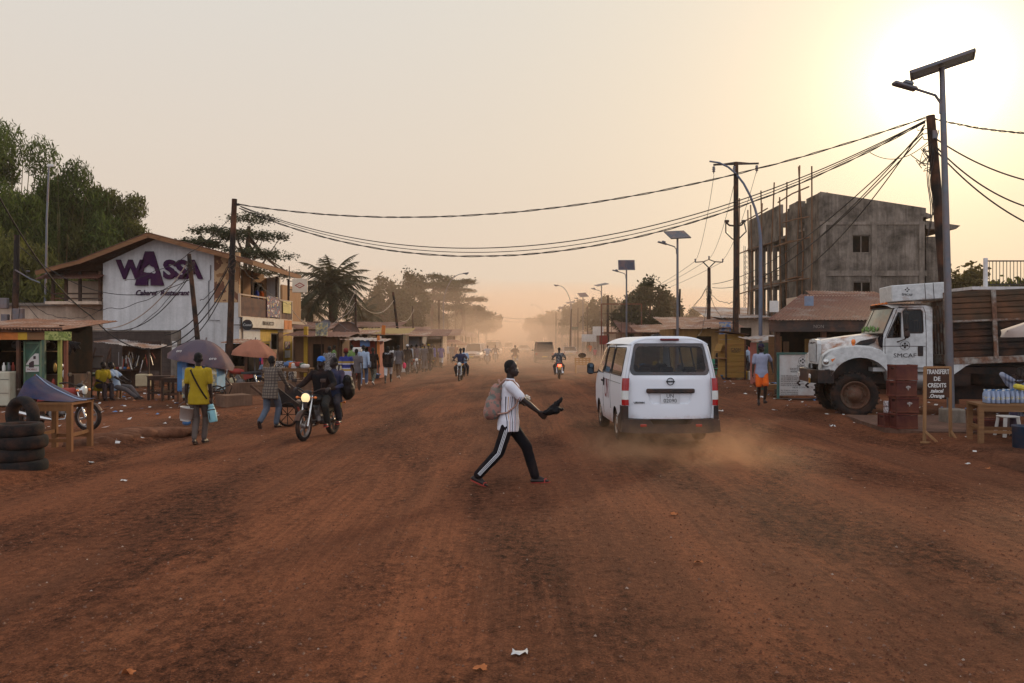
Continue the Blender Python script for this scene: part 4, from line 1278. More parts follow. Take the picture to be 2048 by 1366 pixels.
# ---------------------------------------------------------------- big white timber-sided lorry, nose towards the road (local -x is forward, near side y=0)
TRW = mat_rust('lorry_white', (120, 84, 62), (182, 180, 175), .12, .5, 1.0)
TRB = mat_rust('lorry_body_rails', (104, 70, 50), (140, 134, 124), .4, .7, 2.0)
TRD = mat_rust('lorry_dusty', (136, 88, 58), (190, 182, 174), .34, .7, 1.2)
PLK = mat_wood('lorry_planks', (68, 54, 41), axis='x', var=.4)
PLKD = mat_wood('lorry_planks_dark', (36, 28, 24), axis='x', var=.4)
FOGGLASS = mat('dusty_windscreen', (124, 120, 100), .25, var=.35, scale=3, dust=.35, spec=.5)
INKT = mat('ink_black_painted', (30, 30, 32), .7, dust=.05)
def truck():
 rt = thing('lorry', 'big white bonneted lorry with timber side boards parked nose towards the road', 'lorry', (8.0, 21.3, 0.04), R(-9.5))
 Wd = 2.35
 cyy = Wd / 2
 def P3(u, y, z): return (u, y, z)
 for yy, sg in ((.17, -1), (Wd - .17, 1)):
  m = MB(); wheel(m, (.824, yy, .58), .58, .36, 26, 'y'); wl = m.build('wheel', TYRE, rt)
  m = MB(); M = Matrix.Translation((.824, yy, .58)) @ Matrix.Rotation(R(90) * (1 if sg < 0 else -1), 4, 'X')
  m.lathe([(.365, .05), (.36, .15), (.335, .16), (.30, .10), (.28, .06), (.21, .07), (.17, .12), (.13, .19), (0, .20)], 28, M)
  for k in range(8): a = k * math.pi / 4; m.lathe([(.028, .05), (.024, .115), (0, .12)], 8, M @ Matrix.Translation((.245 * math.cos(a), .245 * math.sin(a), 0)))
  m.build('rim', mat_rust('rim_rusty', (84, 52, 34), (88, 74, 60), .5, .7, 4), wl)
  for u in (7.3, 8.6):
   for o in (0, .36):
    m = MB(); wheel(m, (u, yy + (-sg) * o, .55), .55, .3, 24, 'y'); m.build('wheel', TYRE, rt)
 P = []
 for k in range(13):
  f = k / 12; u = .06 + 1.50 * f; hw_ = .56 + .30 * f ** .8; zt = 2.02 + .19 * f - .05 * (1 - f) ** 6
  row = []
  for i in range(15):
   a = -1 + 2 * i / 14
   row.append((u + (.05 * abs(a) ** 3 if k == 0 else 0), cyy + hw_ * a, zt - .30 * abs(a) ** 7 - .07 * a * a))
  row = [(u, cyy - hw_ - .03, 1.62)] + row + [(u, cyy + hw_ + .03, 1.62)]
  P.append(row)
 m = MB(); m.grid(P, True, flip=True); bon = m.build('bonnet', TRD, rt)
 for sg in (-1, 1):                              # air intake behind the wing
  m = MB(); m.prism([(.85, 1.86), (1.02, 1.98), (1.42, 2.06), (1.36, 1.93), (1.2, 1.86)], .02, Matrix(((1, 0, 0, 0), (0, 0, 1, cyy + sg * .87 - .01), (0, 1, 0, 0), (0, 0, 0, 1)))); m.build('air_intake', BLACKP, bon)
 m = MB()
 m.prism([(-.56, 1.36), (.56, 1.36), (.60, 1.9), (.50, 2.0), (.1, 2.03), (0, 1.98), (-.1, 2.03), (-.50, 2.0), (-.60, 1.9)], .10, Matrix(((0, 0, 1, .0), (1, 0, 0, cyy), (0, 1, 0, 0), (0, 0, 0, 1))))
 gr = m.build('grille', TRW, rt)
 m = MB(); m.prism([(-.47, 1.42), (.47, 1.42), (.50, 1.86), (.42, 1.93), (.08, 1.95), (0, 1.86), (-.08, 1.95), (-.42, 1.93), (-.50, 1.86)], .01, Matrix(((0, 0, 1, -.012), (1, 0, 0, cyy), (0, 1, 0, 0), (0, 0, 0, 1))))
 m.build('grille_opening', BLACKP, gr)
 m = MB()
 for k in range(15): y = cyy - .45 + .9 * k / 14; m.box((-.022, y, 1.66 - .0), (.022, .030, .46 + .05 * (abs(k - 7) / 7)))
 m.build('grille_bars', TRW, gr)
 arch = [(.95 + .74 * math.cos(a), .85 + .70 * math.sin(a)) for a in [R(8 + 11.8 * k) for k in range(14)]]
 prof = [(.02, 1.24), (.0, 1.45), (.05, 1.60), (.18, 1.70), (.45, 1.79), (.85, 1.83), (1.22, 1.80), (1.45, 1.72), (1.57, 1.60), (1.60, 1.34), (1.74, 1.20), (1.76, .95)]
 outl = prof[::-1] + [(.16, 1.24)] if False else prof + [(1.70, .95)] + arch + [(.22, 1.06), (.20, 1.24)]
 for sg in (-1, 1):
  y0 = .0 if sg < 0 else Wd
  m = MB(); m.panel(outl, [], lambda u, z: (u, y0 - sg * .05 * (1 if u < .2 else 0) * (1 - u / .2 if u < .2 else 0) * 2, z), .12, True, flip=sg > 0)
  P = []
  for u, z in prof[:9]:
   P.append([(u, y0, z), (u, y0 - sg * .02, z + .02), (u, y0 - sg * .16, z + .045), (u, y0 - sg * .32, z + .01), (u, y0 - sg * .50, z - .16)])
  m.grid(P, True, flip=sg < 0)
  P = [[(u, y0, z), (u, y0 - sg * .55, z)] for u, z in arch]
  m.grid(P, True, flip=sg > 0)
  P = [[(-.0 + .03 * k, y0 - sg * (.03 + .18 * k), z) for k in range(4)] for z in (1.22, 1.4, 1.6)]
  m.grid(P, True, flip=sg < 0)
  wg = m.build('wing', TRW, rt)
  m = MB()
  for ra, rb, dx in ((.155, .145, .02), ):
   pass
  q = []
  for k in range(16):
   a = 2 * math.pi * k / 16
   q.append((.15 + .20 * math.cos(a) * (1 if math.cos(a) > 0 else .75), 1.46 + .125 * math.sin(a) + .05 * math.cos(a)))
  m.prism(q, .03 * -sg, Matrix(((1, 0, 0, 0), (0, 0, 1, y0 + sg * .012), (0, 1, 0, 0), (0, 0, 0, 1)))); hl = m.build('headlight', LENS_W, wg)
  m = MB(); m.ell((.10, y0 + sg * .02, 1.44), (.075, .03, .075), 14, 8); m.build('lens', CHROME, hl)
  m = MB(); m.prism([(.22, 1.50), (.33, 1.53), (.25, 1.43)], .02 * -sg, Matrix(((1, 0, 0, 0), (0, 0, 1, y0 + sg * .028), (0, 1, 0, 0), (0, 0, 0, 1)))); m.build('indicator_lens', LENS_O, hl)
  m = MB(); m.cyl((.80, y0 - sg * .12, 1.84), (.80, y0 - sg * .12, 1.90), .035, n=8); m.lathe([(0, .12), (.04, .115), (.055, .06), (.05, 0), (0, 0)], 12, Matrix.Translation((.80, y0 - sg * .12, 1.90))); m.build('indicator', LENS_O, wg)
 m = MB(); m.prism([(-.10, .0), (-.22, .35), (-.22, Wd - .35), (-.10, Wd), (.30, Wd), (.30, Wd - .06), (.0, Wd - .1), (.0, .1), (.30, .06), (.30, 0)], .34, Matrix.Translation((0, 0, .88)))
 bp = m.build('bumper', BLACKM, rt)
 for sg, y in ((-1, .40), (1, Wd - .40)): m = MB(); m.rbox((-.23, y, 1.05), (.03, .22, .12), .02); m.build('fog_lamp', LENS_W, bp)
 m = MB(); m.tube([(-.23, .55, .86), (-.30, .55, .80), (-.23, .55, .74)], .03, 8); m.tube([(-.23, Wd - .55, .86), (-.30, Wd - .55, .80), (-.23, Wd - .55, .74)], .03, 8); m.build('tow_hook', BLACKM, bp)
 m = MB(); m.rbox((-.235, .30, .94), (.012, .42, .13), .005, M=Matrix.Rotation(R(-18), 4, 'Z')); m.build('number_plate', mat('plate_orange', (214, 150, 50), .5), bp)
 cabz = 1.30
 win = [(1.62, 2.08), (2.0, 2.08), (2.0, 2.10), (2.47, 2.12), (2.48, 2.72), (2.44, 2.78), (2.02, 2.79), (1.92, 2.77)]
 wq = [(1.60, 2.06), (1.93, 2.07), (1.95, 2.70), (1.90, 2.71)]
 wd = [(2.02, 2.18), (2.45, 2.18), (2.47, 2.22), (2.47, 2.72), (2.43, 2.77), (2.04, 2.77), (2.01, 2.72)]
 side = [(1.50, cabz), (2.70, cabz), (2.70, 2.70), (2.66, 2.84), (2.55, 2.88), (1.95, 2.86), (1.80, 2.80), (1.52, 2.16), (1.50, 1.9)]
 for sg in (-1, 1):
  y0 = .06 if sg < 0 else Wd - .06
  def f(u, z): return (u, y0 + -sg * (.10 * max(0, (z - 2.05) / .8) ** 1.3) * 1.0, z)
  m = MB(); m.panel(side, [wq, wd], f, .16, True, flip=sg > 0); cs = m.build('cab_side', TRW, rt)
  m = MB()
  for wp in (wq, wd): m.panel(wp, [], lambda u, z: (u, f(u, z)[1] - sg * .012, z), .3, True, flip=sg > 0)
  m.build('door_window', GLASSD, rt)
  m = MB()
  for wp in (wq, wd):
   q = [Vector(f(*p)) for p in wp]; m.tube(q + [q[0]], .016, 5, False)
  m.build('window_seal', BLACKP, rt)
  m = MB()
  def seam(pl):
   qq = []
   for a, b in zip(pl, pl[1:]):
    for k in range(5): qq.append(Vector(f(a[0] + (b[0] - a[0]) * k / 5, a[1] + (b[1] - a[1]) * k / 5)))
   qq.append(Vector(f(*pl[-1]))); m.tube(qq, .008, 4, False)
  seam([(1.56, cabz + .03), (1.55, 2.02), (1.88, 2.82), (2.50, 2.84), (2.54, 2.7), (2.54, cabz + .03)])
  seam([(1.5, 1.84), (2.52, 1.84)])
  m.build('door_seam', BLACKP, rt)
  m = MB(); m.rbox((2.40, y0 + sg * .01, 1.72), (.13, .03, .26), .04); m.build('door_handle', BLACKP, rt)
  m = MB()
  ym = y0 + sg * .28
  m.rbox((1.98, ym, 2.47), (.10, .17, .46), .04); m.rbox((2.0, ym, 2.14), (.12, .20, .20), .05)
  m.tube([(1.85, y0, 1.95), (1.96, ym, 2.02), (1.98, ym, 2.80), (1.90, y0 - sg * .05, 2.84)], .018, 7)
  m.build('mirror', BLACKP, rt)
  if sg < 0:
   text('door_lettering', 'SMCAF', .15, INKT, cs, (2.03, y0 - .006, 1.60), (R(90), 0, 0), .002, sx=1.2)
   m = MB(); c = Vector((2.03, y0 - .004, 1.86))
   M = Matrix.Translation(c) @ Matrix.Rotation(R(90), 4, 'X')
   m.lathe([(.112, 0), (.120, 0), (.120, .004), (.112, .004)], 26, M, True, True)
   for dx, dz, r_ in ((0, .05, .026), (-.055, .0, .024), (.055, .0, .024), (0, -.05, .026), (0, 0, .02)): m.lathe([(0, .004), (r_, .004), (r_, 0)], 12, M @ Matrix.Translation((dx, dz, 0)))
   m.build('door_emblem', INKT, cs)
 def ws(a, f): # a -1..1 across, f 0 bottom 1 top
  hw_ = 1.08 - .10 * f
  return (1.52 + .28 * f - .22 * (1 - a * a), cyy + hw_ * a, 2.16 + .66 * f)
 m = MB(); m.grid([[ws(-1 + k / 6, f / 4) for k in range(13)] for f in range(5)], True, flip=True); wsn = m.build('windscreen', FOGGLASS, rt)
 m = MB()
 for a in (-1, 0, 1): m.tube([ws(a, f / 4) for f in range(5)], .025 if a else .012, 6)
 m.tube([ws(-1 + k / 6, 0) for k in range(13)], .02, 6); m.tube([ws(-1 + k / 6, 1) for k in range(13)], .02, 6); m.build('windscreen_seal', BLACKP, rt)
 m = MB(); lf = random.Random(4)
 for k in range(34): m.ell(Vector(ws(lf.uniform(-.8, .3), .12 + .16 * lf.random())) + Vector((-.02, 0, 0)), (.015, .06, .025), 6, 4, Matrix.Rotation(lf.uniform(0, 3), 4, 'X'))
 m.build('green_cloth', mat('cloth_green', (92, 124, 66), .9), rt)
 P = []
 for k in range(9):
  u = 1.74 + (2.70 - 1.74) * k / 8
  P.append([(u - (.20 * (1 - (i / 6 - 1) ** 2) * (1 - k / 8)), cyy + 1.02 * (i / 6 - 1), 2.82 + .11 * (1 - abs(i / 6 - 1) ** 4) + .03 * math.sin(math.pi * k / 8)) for i in range(13)])
 m = MB(); m.grid(P, True, flip=True); rf = m.build('cab_roof', TRD, rt)
 m = MB()
 for y in (.55, .85, cyy, Wd - .85, Wd - .55): m.rbox((1.70, y, 2.955), (.09, .09, .05), .02)
 m.build('marker_lamp', LENS_O, rf)
 m = MB(); m.box((2.68, cyy, 2.05), (.05, 2.1, 1.5)); m.box((2.0, cyy, 1.24), (1.4, 2.0, .1)); m.build('cab_back', TRW, rt)
 m = MB(); m.rbox((2.15, .62, 1.75), (.5, .5, .16), .05); m.rbox((2.42, .62, 2.15), (.15, .5, .75), .05); m.rbox((2.15, 1.7, 1.75), (.5, .7, .16), .05); m.rbox((2.42, 1.7, 2.15), (.15, .7, .75), .05); m.rbox((1.6, cyy, 1.95), (.25, 2.0, .3), .05)
 m.tube([(1.85 + .02 * math.cos(a) * 4, .62 + .2 * math.sin(a), 2.08 + .14 * math.cos(a)) for a in [R(30 * k) for k in range(13)]], .015, 6); m.build('cab_seats', SEAT_G, rt)
 m = MB(); m.box((4.7, .75, .98), (9.4, .1, .26)); m.box((4.7, Wd - .75, .98), (9.4, .1, .26)); m.cyl((.824, .2, .58), (.824, Wd - .2, .58), .09, n=8)
 for u in (7.3, 8.6): m.cyl((u, .2, .55), (u, Wd - .2, .55), .1, n=8)
 m.box((.9, cyy, 1.2), (1.0, 1.0, .7)); m.box((2.9, cyy, 1.2), (.3, 1.7, .3)); m.box((5.6, cyy + .2, 1.05), (5.0, 1.2, .5)); m.box((5.9, cyy + .9, 1.0), (5.6, .1, 1.25)); m.build('chassis', BLACKM, rt)  # the last two boxes are added filler closing the bright gap under the bed
 m = MB(); m.cyl((1.95, .30, .95), (2.95, .30, .95), .25, n=22); m.build('fuel_tank', ALLOY, rt)
 m = MB(); m.box((2.02, .08, .50), (.5, .2, .04)); m.bar((1.82, .12, .5), (1.82, .12, 1.3), .04, .04); m.bar((2.24, .12, .5), (2.24, .12, 1.3), .04, .04); m.build('step', BLACKM, rt)
 m = MB(); wheel(m, (4.3, .80, .98), .50, .30, 0, 'z'); m.build('spare_wheel', TYRE, rt)
 Mb = Matrix.Translation((3.05, 0, 1.3)) @ Matrix.Rotation(R(-2.3), 4, 'Y') @ Matrix.Translation((-3.05, 0, -1.3))
 def bed(nm, mt, fn, par=rt):
  m = MB(); m.M = Mb; fn(m); return m.build(nm, mt, par)
 def rails(m):
  for y in (0.0, Wd):
   m.rbox((6.3, y, 1.46), (6.4, .07, .17), .012)
   m.box((6.3, y - .012 if y == 0 else y + .012, 2.46), (6.35, .05, .045))
 bed('side_rail', TRB, rails)
 for u in (4.15, 5.9, 7.6, 9.4):
  for y in (-.045, Wd + .045): bed('upright', TRB, lambda m: m.rbox((u, y, 2.34), (.10, .06, 1.72), .01))
 def front(m):
  m.rbox((3.08, .03, 2.25), (.16, .10, 1.9), .015); m.rbox((3.08, Wd - .03, 2.25), (.16, .10, 1.9), .015); m.box((3.08, cyy, 1.5), (.1, Wd - .2, .25)); m.box((3.08, cyy, 2.95), (.1, Wd - .2, .12))
  for k in range(9): m.box((3.08, .3 + k * .22, 2.2), (.03, .03, 1.4))
 bed('headboard', TRB, front)
 lf = random.Random(9)
 for z0, z1, mt_ in ((1.56, 2.43, PLKD), (2.49, 3.22, PLK)):
  def pl(m):
   n = 5
   for y in (.05, Wd - .05):
    for k in range(n):
     a = z0 + (z1 - z0) * k / n; b = z0 + (z1 - z0) * (k + 1) / n - lf.uniform(.015, .035)
     m.box((6.3, y + lf.uniform(-.008, .008), (a + b) / 2), (6.3, .035, b - a), M=Matrix.Rotation(lf.uniform(-.0022, .0022), 4, 'Y'))
    m.box((6.3, y + (.06 if y < 1 else -.06), (z0 + z1) / 2), (6.2, .02, z1 - z0 - .02))  # added backing sheet so the gaps between planks stay dark
   for k in range(5): m.box((9.48, cyy, z0 + (z1 - z0) * (k + .5) / 5), (.04, Wd - .12, (z1 - z0) / 5 - .012))
  bed('side_boards', mt_, pl)
 bed('bed_floor', PLKD, lambda m: m.box((6.3, cyy, 1.42), (6.3, Wd - .1, .06)))
 def skirt(m): m.prism([(3.15, 1.38), (3.15, 1.12), (3.45, 1.33), (3.6, 1.38)], .02, Matrix(((1, 0, 0, 0), (0, 0, 1, -.02), (0, 1, 0, 0), (0, 0, 0, 1))))
 bed('mud_flap', TRW, skirt)
 m = MB(); m.M = Matrix.Translation((2.35, 0, 3.22)) @ Matrix.Rotation(R(-3.5), 4, 'Y')
 m.rbox((0, .62, 0), (1.28, 1.15, .42), .02); bx = m.build('overcab_box', TRW, rt)
 for k, u in enumerate((.16, .36)):
  m = MB(); m.M = Matrix.Translation((2.35, 0, 3.22)) @ Matrix.Rotation(R(-3.5), 4, 'Y'); m.box((u, .0415, 0), (.012, .006, .41)); m.build('box_seam', BLACKP, bx)
 text('box_lettering', 'SMCAF', .085, INKT, bx, (2.08, .036, 3.15), (R(90), R(3.5), 0), .002)
 m = MB(); M = Matrix.Translation((2.08, .040, 3.27)) @ Matrix.Rotation(R(90), 4, 'X')
 for dx, dz in ((0, .05), (-.04, .01), (.04, .01), (0, -.03)): m.lathe([(0, .004), (.018, .004), (.018, 0)], 10, M @ Matrix.Translation((dx, dz, 0)))
 m.build('box_emblem', INKT, bx)
 return rt
truck_o = truck()
# ---------------------------------------------------------------- buildings
PURPLE = mat('sign_purple', (46, 15, 52), .8, var=.15, dust=.05, spec=.05)
WALLW = mat_concrete('white_render', (196, 190, 184), .14, .45, None, .9, .34, splash=1.2)
WALLB = mat_concrete('beige_render', (196, 170, 146), .16, .5, None, .9, .35, splash=.8)
BLOCK = mat_concrete('block_wall', (80, 68, 62), .25, .6, (.42, .21), .95, .45, splash=.7)
CONC = mat_concrete('raw_concrete', (112, 101, 90), .65, .7, None, .95, .75)
CONCB = mat_concrete('raw_concrete_beams', (120, 108, 96), .45, .9, None, .95, .5)
RUSTR = mat_rust('roof_rust', (96, 56, 42), (116, 96, 86), .62, .85, .8)
RUST2 = mat_rust('roof_rust_pale', (120, 80, 58), (150, 132, 118), .55, .85, .9)
TINR = mat_rust('roof_tin', (120, 84, 62), (150, 142, 136), .4, .7, .7)
FASC = mat_wood('fascia_wood', (120, 84, 56), axis='x')
WOOD = mat_wood('wood_weathered', (104, 76, 54), axis='z')
WOODX = mat_wood('wood_boards', (122, 88, 58), axis='x')
WOODD = mat_wood('wood_dark', (58, 42, 34), axis='z')
POLEW = mat_wood('pole_wood', (32, 26, 23), axis='z')
DARK = mat('dark_inside', (14, 12, 11), .95, dust=.04, spec=.05)  # shade of unlit interiors is put into this colour for doorways and stall backs
MARO = mat('balcony_maroon', (62, 30, 28), .8, dust=.15)
YEL = mat('paint_yellow', (176, 138, 32), .75, var=.25, dust=.15)
ORA = mat('paint_orange', (186, 104, 40), .75, var=.25, dust=.15)
GRN = mat('paint_green', (52, 84, 68), .7, var=.25, dust=.15)
GRNL = mat('paint_lime', (126, 132, 58), .75, var=.3, dust=.15)
BLU = mat('paint_blue', (58, 104, 146), .7, var=.25, dust=.12)
REDP = mat('paint_red', (130, 44, 34), .7, var=.25, dust=.12)
GREYM = mat('grey_metal', (96, 96, 98), .6, .3, dust=.2)
PAPER = mat('paper_white', (196, 190, 180), .9, var=.1)
GALV = mat('galvanised', (96, 98, 102), .5, .6, var=.15, dust=.15)
BLUEGREY = mat('lamp_post_bluegrey', (88, 98, 112), .6, .2, dust=.15)
POSTER = mat_blotch('poster_print', [(186, 180, 172), (120, 60, 66), (60, 74, 100), (196, 160, 90)], 3.5, .7, 3)
POSTER2 = mat_blotch('poster_print_pale', [(196, 186, 160), (170, 150, 100), (120, 120, 110), (90, 70, 60)], 4, .7, 3)
def gable_sheet(mb, x0, z0, x1, z1, y0, y1, nw, seed):
 corrug(mb, (x0, y0, z0), (0, y1 - y0, 0), (x1 - x0, 0, z1 - z0), nw, .022, 4, 3, .02, seed)
def wassa():
 Y = 39.0; s = Y / FP
 def X(px): return (px - 1024) * s
 def Z(py): return HC + (683 - py) * s
 rt = thing('restaurant_building', 'white gabled restaurant with large purple wall letters and a roadside balcony', 'building', (X(312), Y, 0))
 ox = X(312)
 def x(px): return X(px) - ox
 Dp = 13.0
 ap = Z(478)
 w = [(x(206), 0), (x(428), 0), (x(428), Z(507)), (x(312), ap), (x(206), Z(527))]
 m = MB(); m.prism(w, .25, Matrix(((1, 0, 0, 0), (0, 0, 1, 0), (0, 1, 0, 0), (0, 0, 0, 1)))); wl = m.build('gable_wall', WALLW, rt)
 def FY(px, off=0.0):
  t = (px - 1024) / FP - .0627
  return (-12.9 + off - .0627 * 39) / t
 def fac(px, py, off=0.0, z=None):
  """point on the roadside front at photo column px; off moves it towards the road"""
  yy = FY(px, off)
  return Vector(((px - 1024) * yy / FP - ox, yy - 39, (HC + (683 - py) * yy / FP) if z is None else z))
 Dp = 7.6
 m = MB(); m.box((x(206) + .125, Dp / 2 + .26, 2.9), (.25, Dp - .05, 5.8)); m.box((x(340), Dp + .15, 2.8), (6.0, .25, 5.6)); m.build('side_wall', WALLW, rt)
 PAN = mat_blotch('veranda_paint', [(132, 92, 58), (168, 132, 94), (104, 66, 46), (150, 108, 70)], .9, .85, 4, (.42, .52, .62))
 m = MB(); m.box((x(453), .12, (Z(505) + Z(605)) / 2), (X(478) - X(428), .22, Z(505) - Z(605))); m.build('veranda_panel', PAN, rt)
 m = MB(); m.box((x(453), .13, Z(605) / 2), (X(478) - X(428), .22, Z(605))); m.build('lower_wall', WALLW, rt)
 def strip(nm, mt, p0, p1, z0, z1, off, th=.1, par=rt):
  m = MB(); a = fac(p0, 0, off, (z0 + z1) / 2); b = fac(p1, 0, off, (z0 + z1) / 2); m.bar(a, b, th, z1 - z0); return m.build(nm, mt, par)
 zf = 3.16
 PANV = mat_wood('veranda_boards', (150, 112, 76), axis='z')
 for p0, p1, z0, z1 in ((484, 500, zf, 5.8), (500, 526, 5.25, 5.75), (526, 556, zf, 5.6), (563, 600, zf, 5.4)): strip('veranda_wall', PANV, p0, p1, z0, z1, -1.5, .12)
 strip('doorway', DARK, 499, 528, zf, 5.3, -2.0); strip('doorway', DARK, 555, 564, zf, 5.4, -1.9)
 strip('curtain', BLU, 500, 506, zf + .4, 5.1, -1.6, .05)
 m = MB(); a = fac(478, 0, -.8, zf - .1); b = fac(586, 0, -.8, zf - .1); m.bar(a, b, 1.7, .16); m.build('balcony_floor', WALLB, rt)
 strip('balcony_panel', MARO, 480, 536, zf + .08, zf + .98, 0, .04); strip('balcony_panel', MARO, 560, 582, zf + .08, zf + .98, 0, .04)
 m = MB()
 for p in (479, 536, 560, 583): a = fac(p, 0, .0, zf); m.bar(a, a + Vector((0, 0, 1.12)), .10, .10)
 m.bar(fac(478, 0, .0, zf + 1.08), fac(584, 0, .0, zf + 1.08), .10, .07); m.bar(fac(478, 0, .02, zf + .03), fac(584, 0, .02, zf + .03), .08, .06); m.build('railing', WALLB, rt)
 for p in (504, 553, 577): a = fac(p, 0, -.15, zf); m = MB(); m.bar(a, a + Vector((0, 0, 2.35)), .10, .10); m.build('veranda_post', WOODD, rt)
 strip('banner', POSTER, 534, 559, zf + .12, zf + 1.2, .06, .02); strip('notice', mat('notice_yellow', (196, 178, 110), .8), 566, 582, zf + .4, zf + 1.05, .06, .02)
 strip('shop_front', WALLB, 478, 540, -.05, zf - .1, -.25, .14); strip('shop_front', WALLB, 556, 584, -.05, zf - .1, -.25, .14); strip('shop_front', WALLB, 540, 556, 2.4, zf - .1, -.25, .13)
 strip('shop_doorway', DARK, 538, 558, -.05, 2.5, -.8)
 sg = strip('sign_board', mat('signboard_pale', (190, 178, 160), .7), 485, 567, zf - .48, zf + .02, .10, .05)
 p = fac(537, 0, .14, zf - .24); text('sign_lettering', 'BRALICO', .26, mat('ink_brown', (52, 38, 30), .7), sg, p, (R(90), 0, R(86.4)), .003, sx=1.5, bold=.008)
 strip('sign_board', ORA, 568, 583, zf - .5, zf + .0, .10, .05)
 m = MB(); c = Vector((x(497), -.2, Z(650))); m.cyl(c, c + Vector((0, .09, 0)), 10.6 * s, n=28); sg = m.build('round_sign', mat('sign_black', (20, 20, 22), .5), rt)
 text('sign_lettering', 'Castel', .16, mat('ink_pale', (190, 186, 176), .7), sg, c + Vector((0, -.01, 0)), (R(90), 0, 0), .003, shear=.2)
 m = MB(); m.bar(c + Vector((-.25, .05, .0)), c + Vector((-.7, .05, .0)), .04, .04); m.build('sign_bracket', BLACKM, rt)
 for p0, p1, z0, z1, mt in ((486, 520, 2.0, 2.6, PAPER), (520, 541, 2.0, 2.62, YEL), (541, 555, 2.45, 2.62, YEL), (528, 539, .2, 1.95, YEL), (557, 566, .2, 2.5, WOODX), (566, 584, .2, 2.5, YEL)): strip('wall_panel', mt, p0, p1, z0, z1, -.14, .03)
 for k, (z0, mt) in enumerate(((1.55, DARK), (1.15, REDP), (.75, BLU))): strip('poster', mt, 531, 537.5, z0, z0 + .33, -.10, .02)
 for z0, mt in ((1.6, POSTER), (1.1, PAPER)): strip('poster', mt, 570, 580, z0, z0 + .4, -.10, .02)
 m = MB()
 y0, y1 = -.9, Dp + .3
 xa, xl_, xr_ = x(312), x(92), x(516)
 za, zl, zr = Z(470), Z(545), Z(524)
 gable_sheet(m, xa - .02, za, (xa + xl_) / 2 - .6, (za + zl) / 2 - .35, y0, y1, 60, 1); gable_sheet(m, (xa + xl_) / 2 - .5, (za + zl) / 2 - .36, xl_, zl, y0, y1, 60, 2)
 gable_sheet(m, xa + .02, za, xr_, zr, y0, y1, 60, 3)
 rf = m.build('roof', RUSTR, rt)
 m = MB()
 m.bar((xa, y0 + .05, za - .12), ((xa + xl_) / 2 - .6, y0 + .05, (za + zl) / 2 - .47), .05, .20); m.bar(((xa + xl_) / 2 - .6, y0 + .05, (za + zl) / 2 - .47), (xl_, y0 + .05, zl - .1), .05, .18)
 m.bar((xa, y0 + .05, za - .12), (xr_, y0 + .05, zr - .12), .05, .20); m.bar((xr_, y0 + .05, zr - .12), (xr_, y1, zr - .12), .05, .22)
 for k in range(5): f = (k + .5) / 5; m.bar((xa + (xr_ - xa) * f, y0, za + (zr - za) * f - .10), (xa + (xr_ - xa) * f, 2.0, za + (zr - za) * f - .10), .08, .12)
 for k in range(6): yy = .5 + 1.2 * k; m.bar((x(470), yy, zr + .2), (xr_, yy, zr - .10), .07, .10)
 m.build('fascia', FASC, rf)
 m = MB(); m.box((x(150), 1.6, Z(640)), ((206 - 100) * s, .2, 3.9)); m.box((x(150), .6, Z(606)), ((206 - 100) * s, 1.8, .14)); m.build('gallery', WALLB, rt)
 m = MB()
 for p in (104, 130, 158, 198): m.box((x(p), .1, Z(576)), (.12, .12, 1.6))
 for py in (587, 597): m.box((x(152), .09, Z(py)), ((206 - 100) * s, .06, .07))
 m.build('gallery_railing', WOODD, rt)
 m = MB(); corrug(m, (x(86), -.7, Z(560)), ((210 - 86) * s, 0, .03), (.0, 1.5, .45), 24, .025, 4, 2, .02, 5); m.build('awning', RUSTR, rt)
 for ch, px, py, sz, wx in (('W', 262, 541, 1.20, .98), ('S', 340, 541, 1.18, 1.05), ('S', 364, 541, 1.18, 1.05), ('A', 387, 541, 1.18, 1.0)):
  text('wall_letter', ch, sz, PURPLE, rt, (x(px), -.06, Z(py)), (R(90), 0, 0), .05, sx=wx, bold=.05)
 ax, az = x(300), Z(571); hA = (571 - 503) * s
 A = [(-.66, 0), (.66, 0), (.22, hA), (-.22, hA)]
 A = [(-.70, 0), (-.07, 0), (-.07, .32), (.07, .32), (.07, 0), (.70, 0), (.20, hA), (-.20, hA)]
 hole = [(-.37, .52), (-.30, .64), (-.10, .60), (.10, .60), (.28, .55), (.36, .62), (.26, .84), (.08, .92), (-.02, 1.02), (-.16, .90), (-.28, .82)]
 m = MB();
 for dy in (-.11, -.005): m.panel([(ax + a * .98, az + b) for a, b in A], [[(ax + a * .9, az + b * 1.0) for a, b in hole]], lambda u, v: (u, dy, v), None, False)
 for poly, flip in (([(ax + a * .98, az + b) for a, b in A], False), ([(ax + a * .9, az + b) for a, b in hole], True)):
  nn = len(poly)
  m.add([(p[0], -.11, p[1]) for p in poly] + [(p[0], -.005, p[1]) for p in poly], [(i, (i + 1) % nn, nn + (i + 1) % nn, nn + i) for i in range(nn)])
 m.build('wall_letter', PURPLE, rt)
 for w_, px_ in (('Cabaret', 292), ('Restaurant', 349)): text('wall_lettering', w_, .35, PURPLE, rt, (x(px_), -.03, Z(586)), (R(90), 0, 0), .02, shear=.35, sx=.88, bold=.004)
 m = MB(); m.tube([(x(428) - .15, -.04, Z(530)), (x(428) - .15, -.04, Z(560)), (x(418), -.04, Z(562)), (x(418), -.04, Z(640)), (x(440), -.04, Z(641))], .02, 5); m.build('conduit', GREYM, rt)
 a = fac(514, 0, -.9, 5.35); m = MB(); m.tube([a + Vector((-.5, 0, .1)), a + Vector((0, 0, .12)), a], .02, 5); m.lathe([(.03, .05), (.14, -.05)], 12, Matrix.Translation(a)); m.build('gooseneck_lamp', BLACKM, rt)
 return rt
wassa()
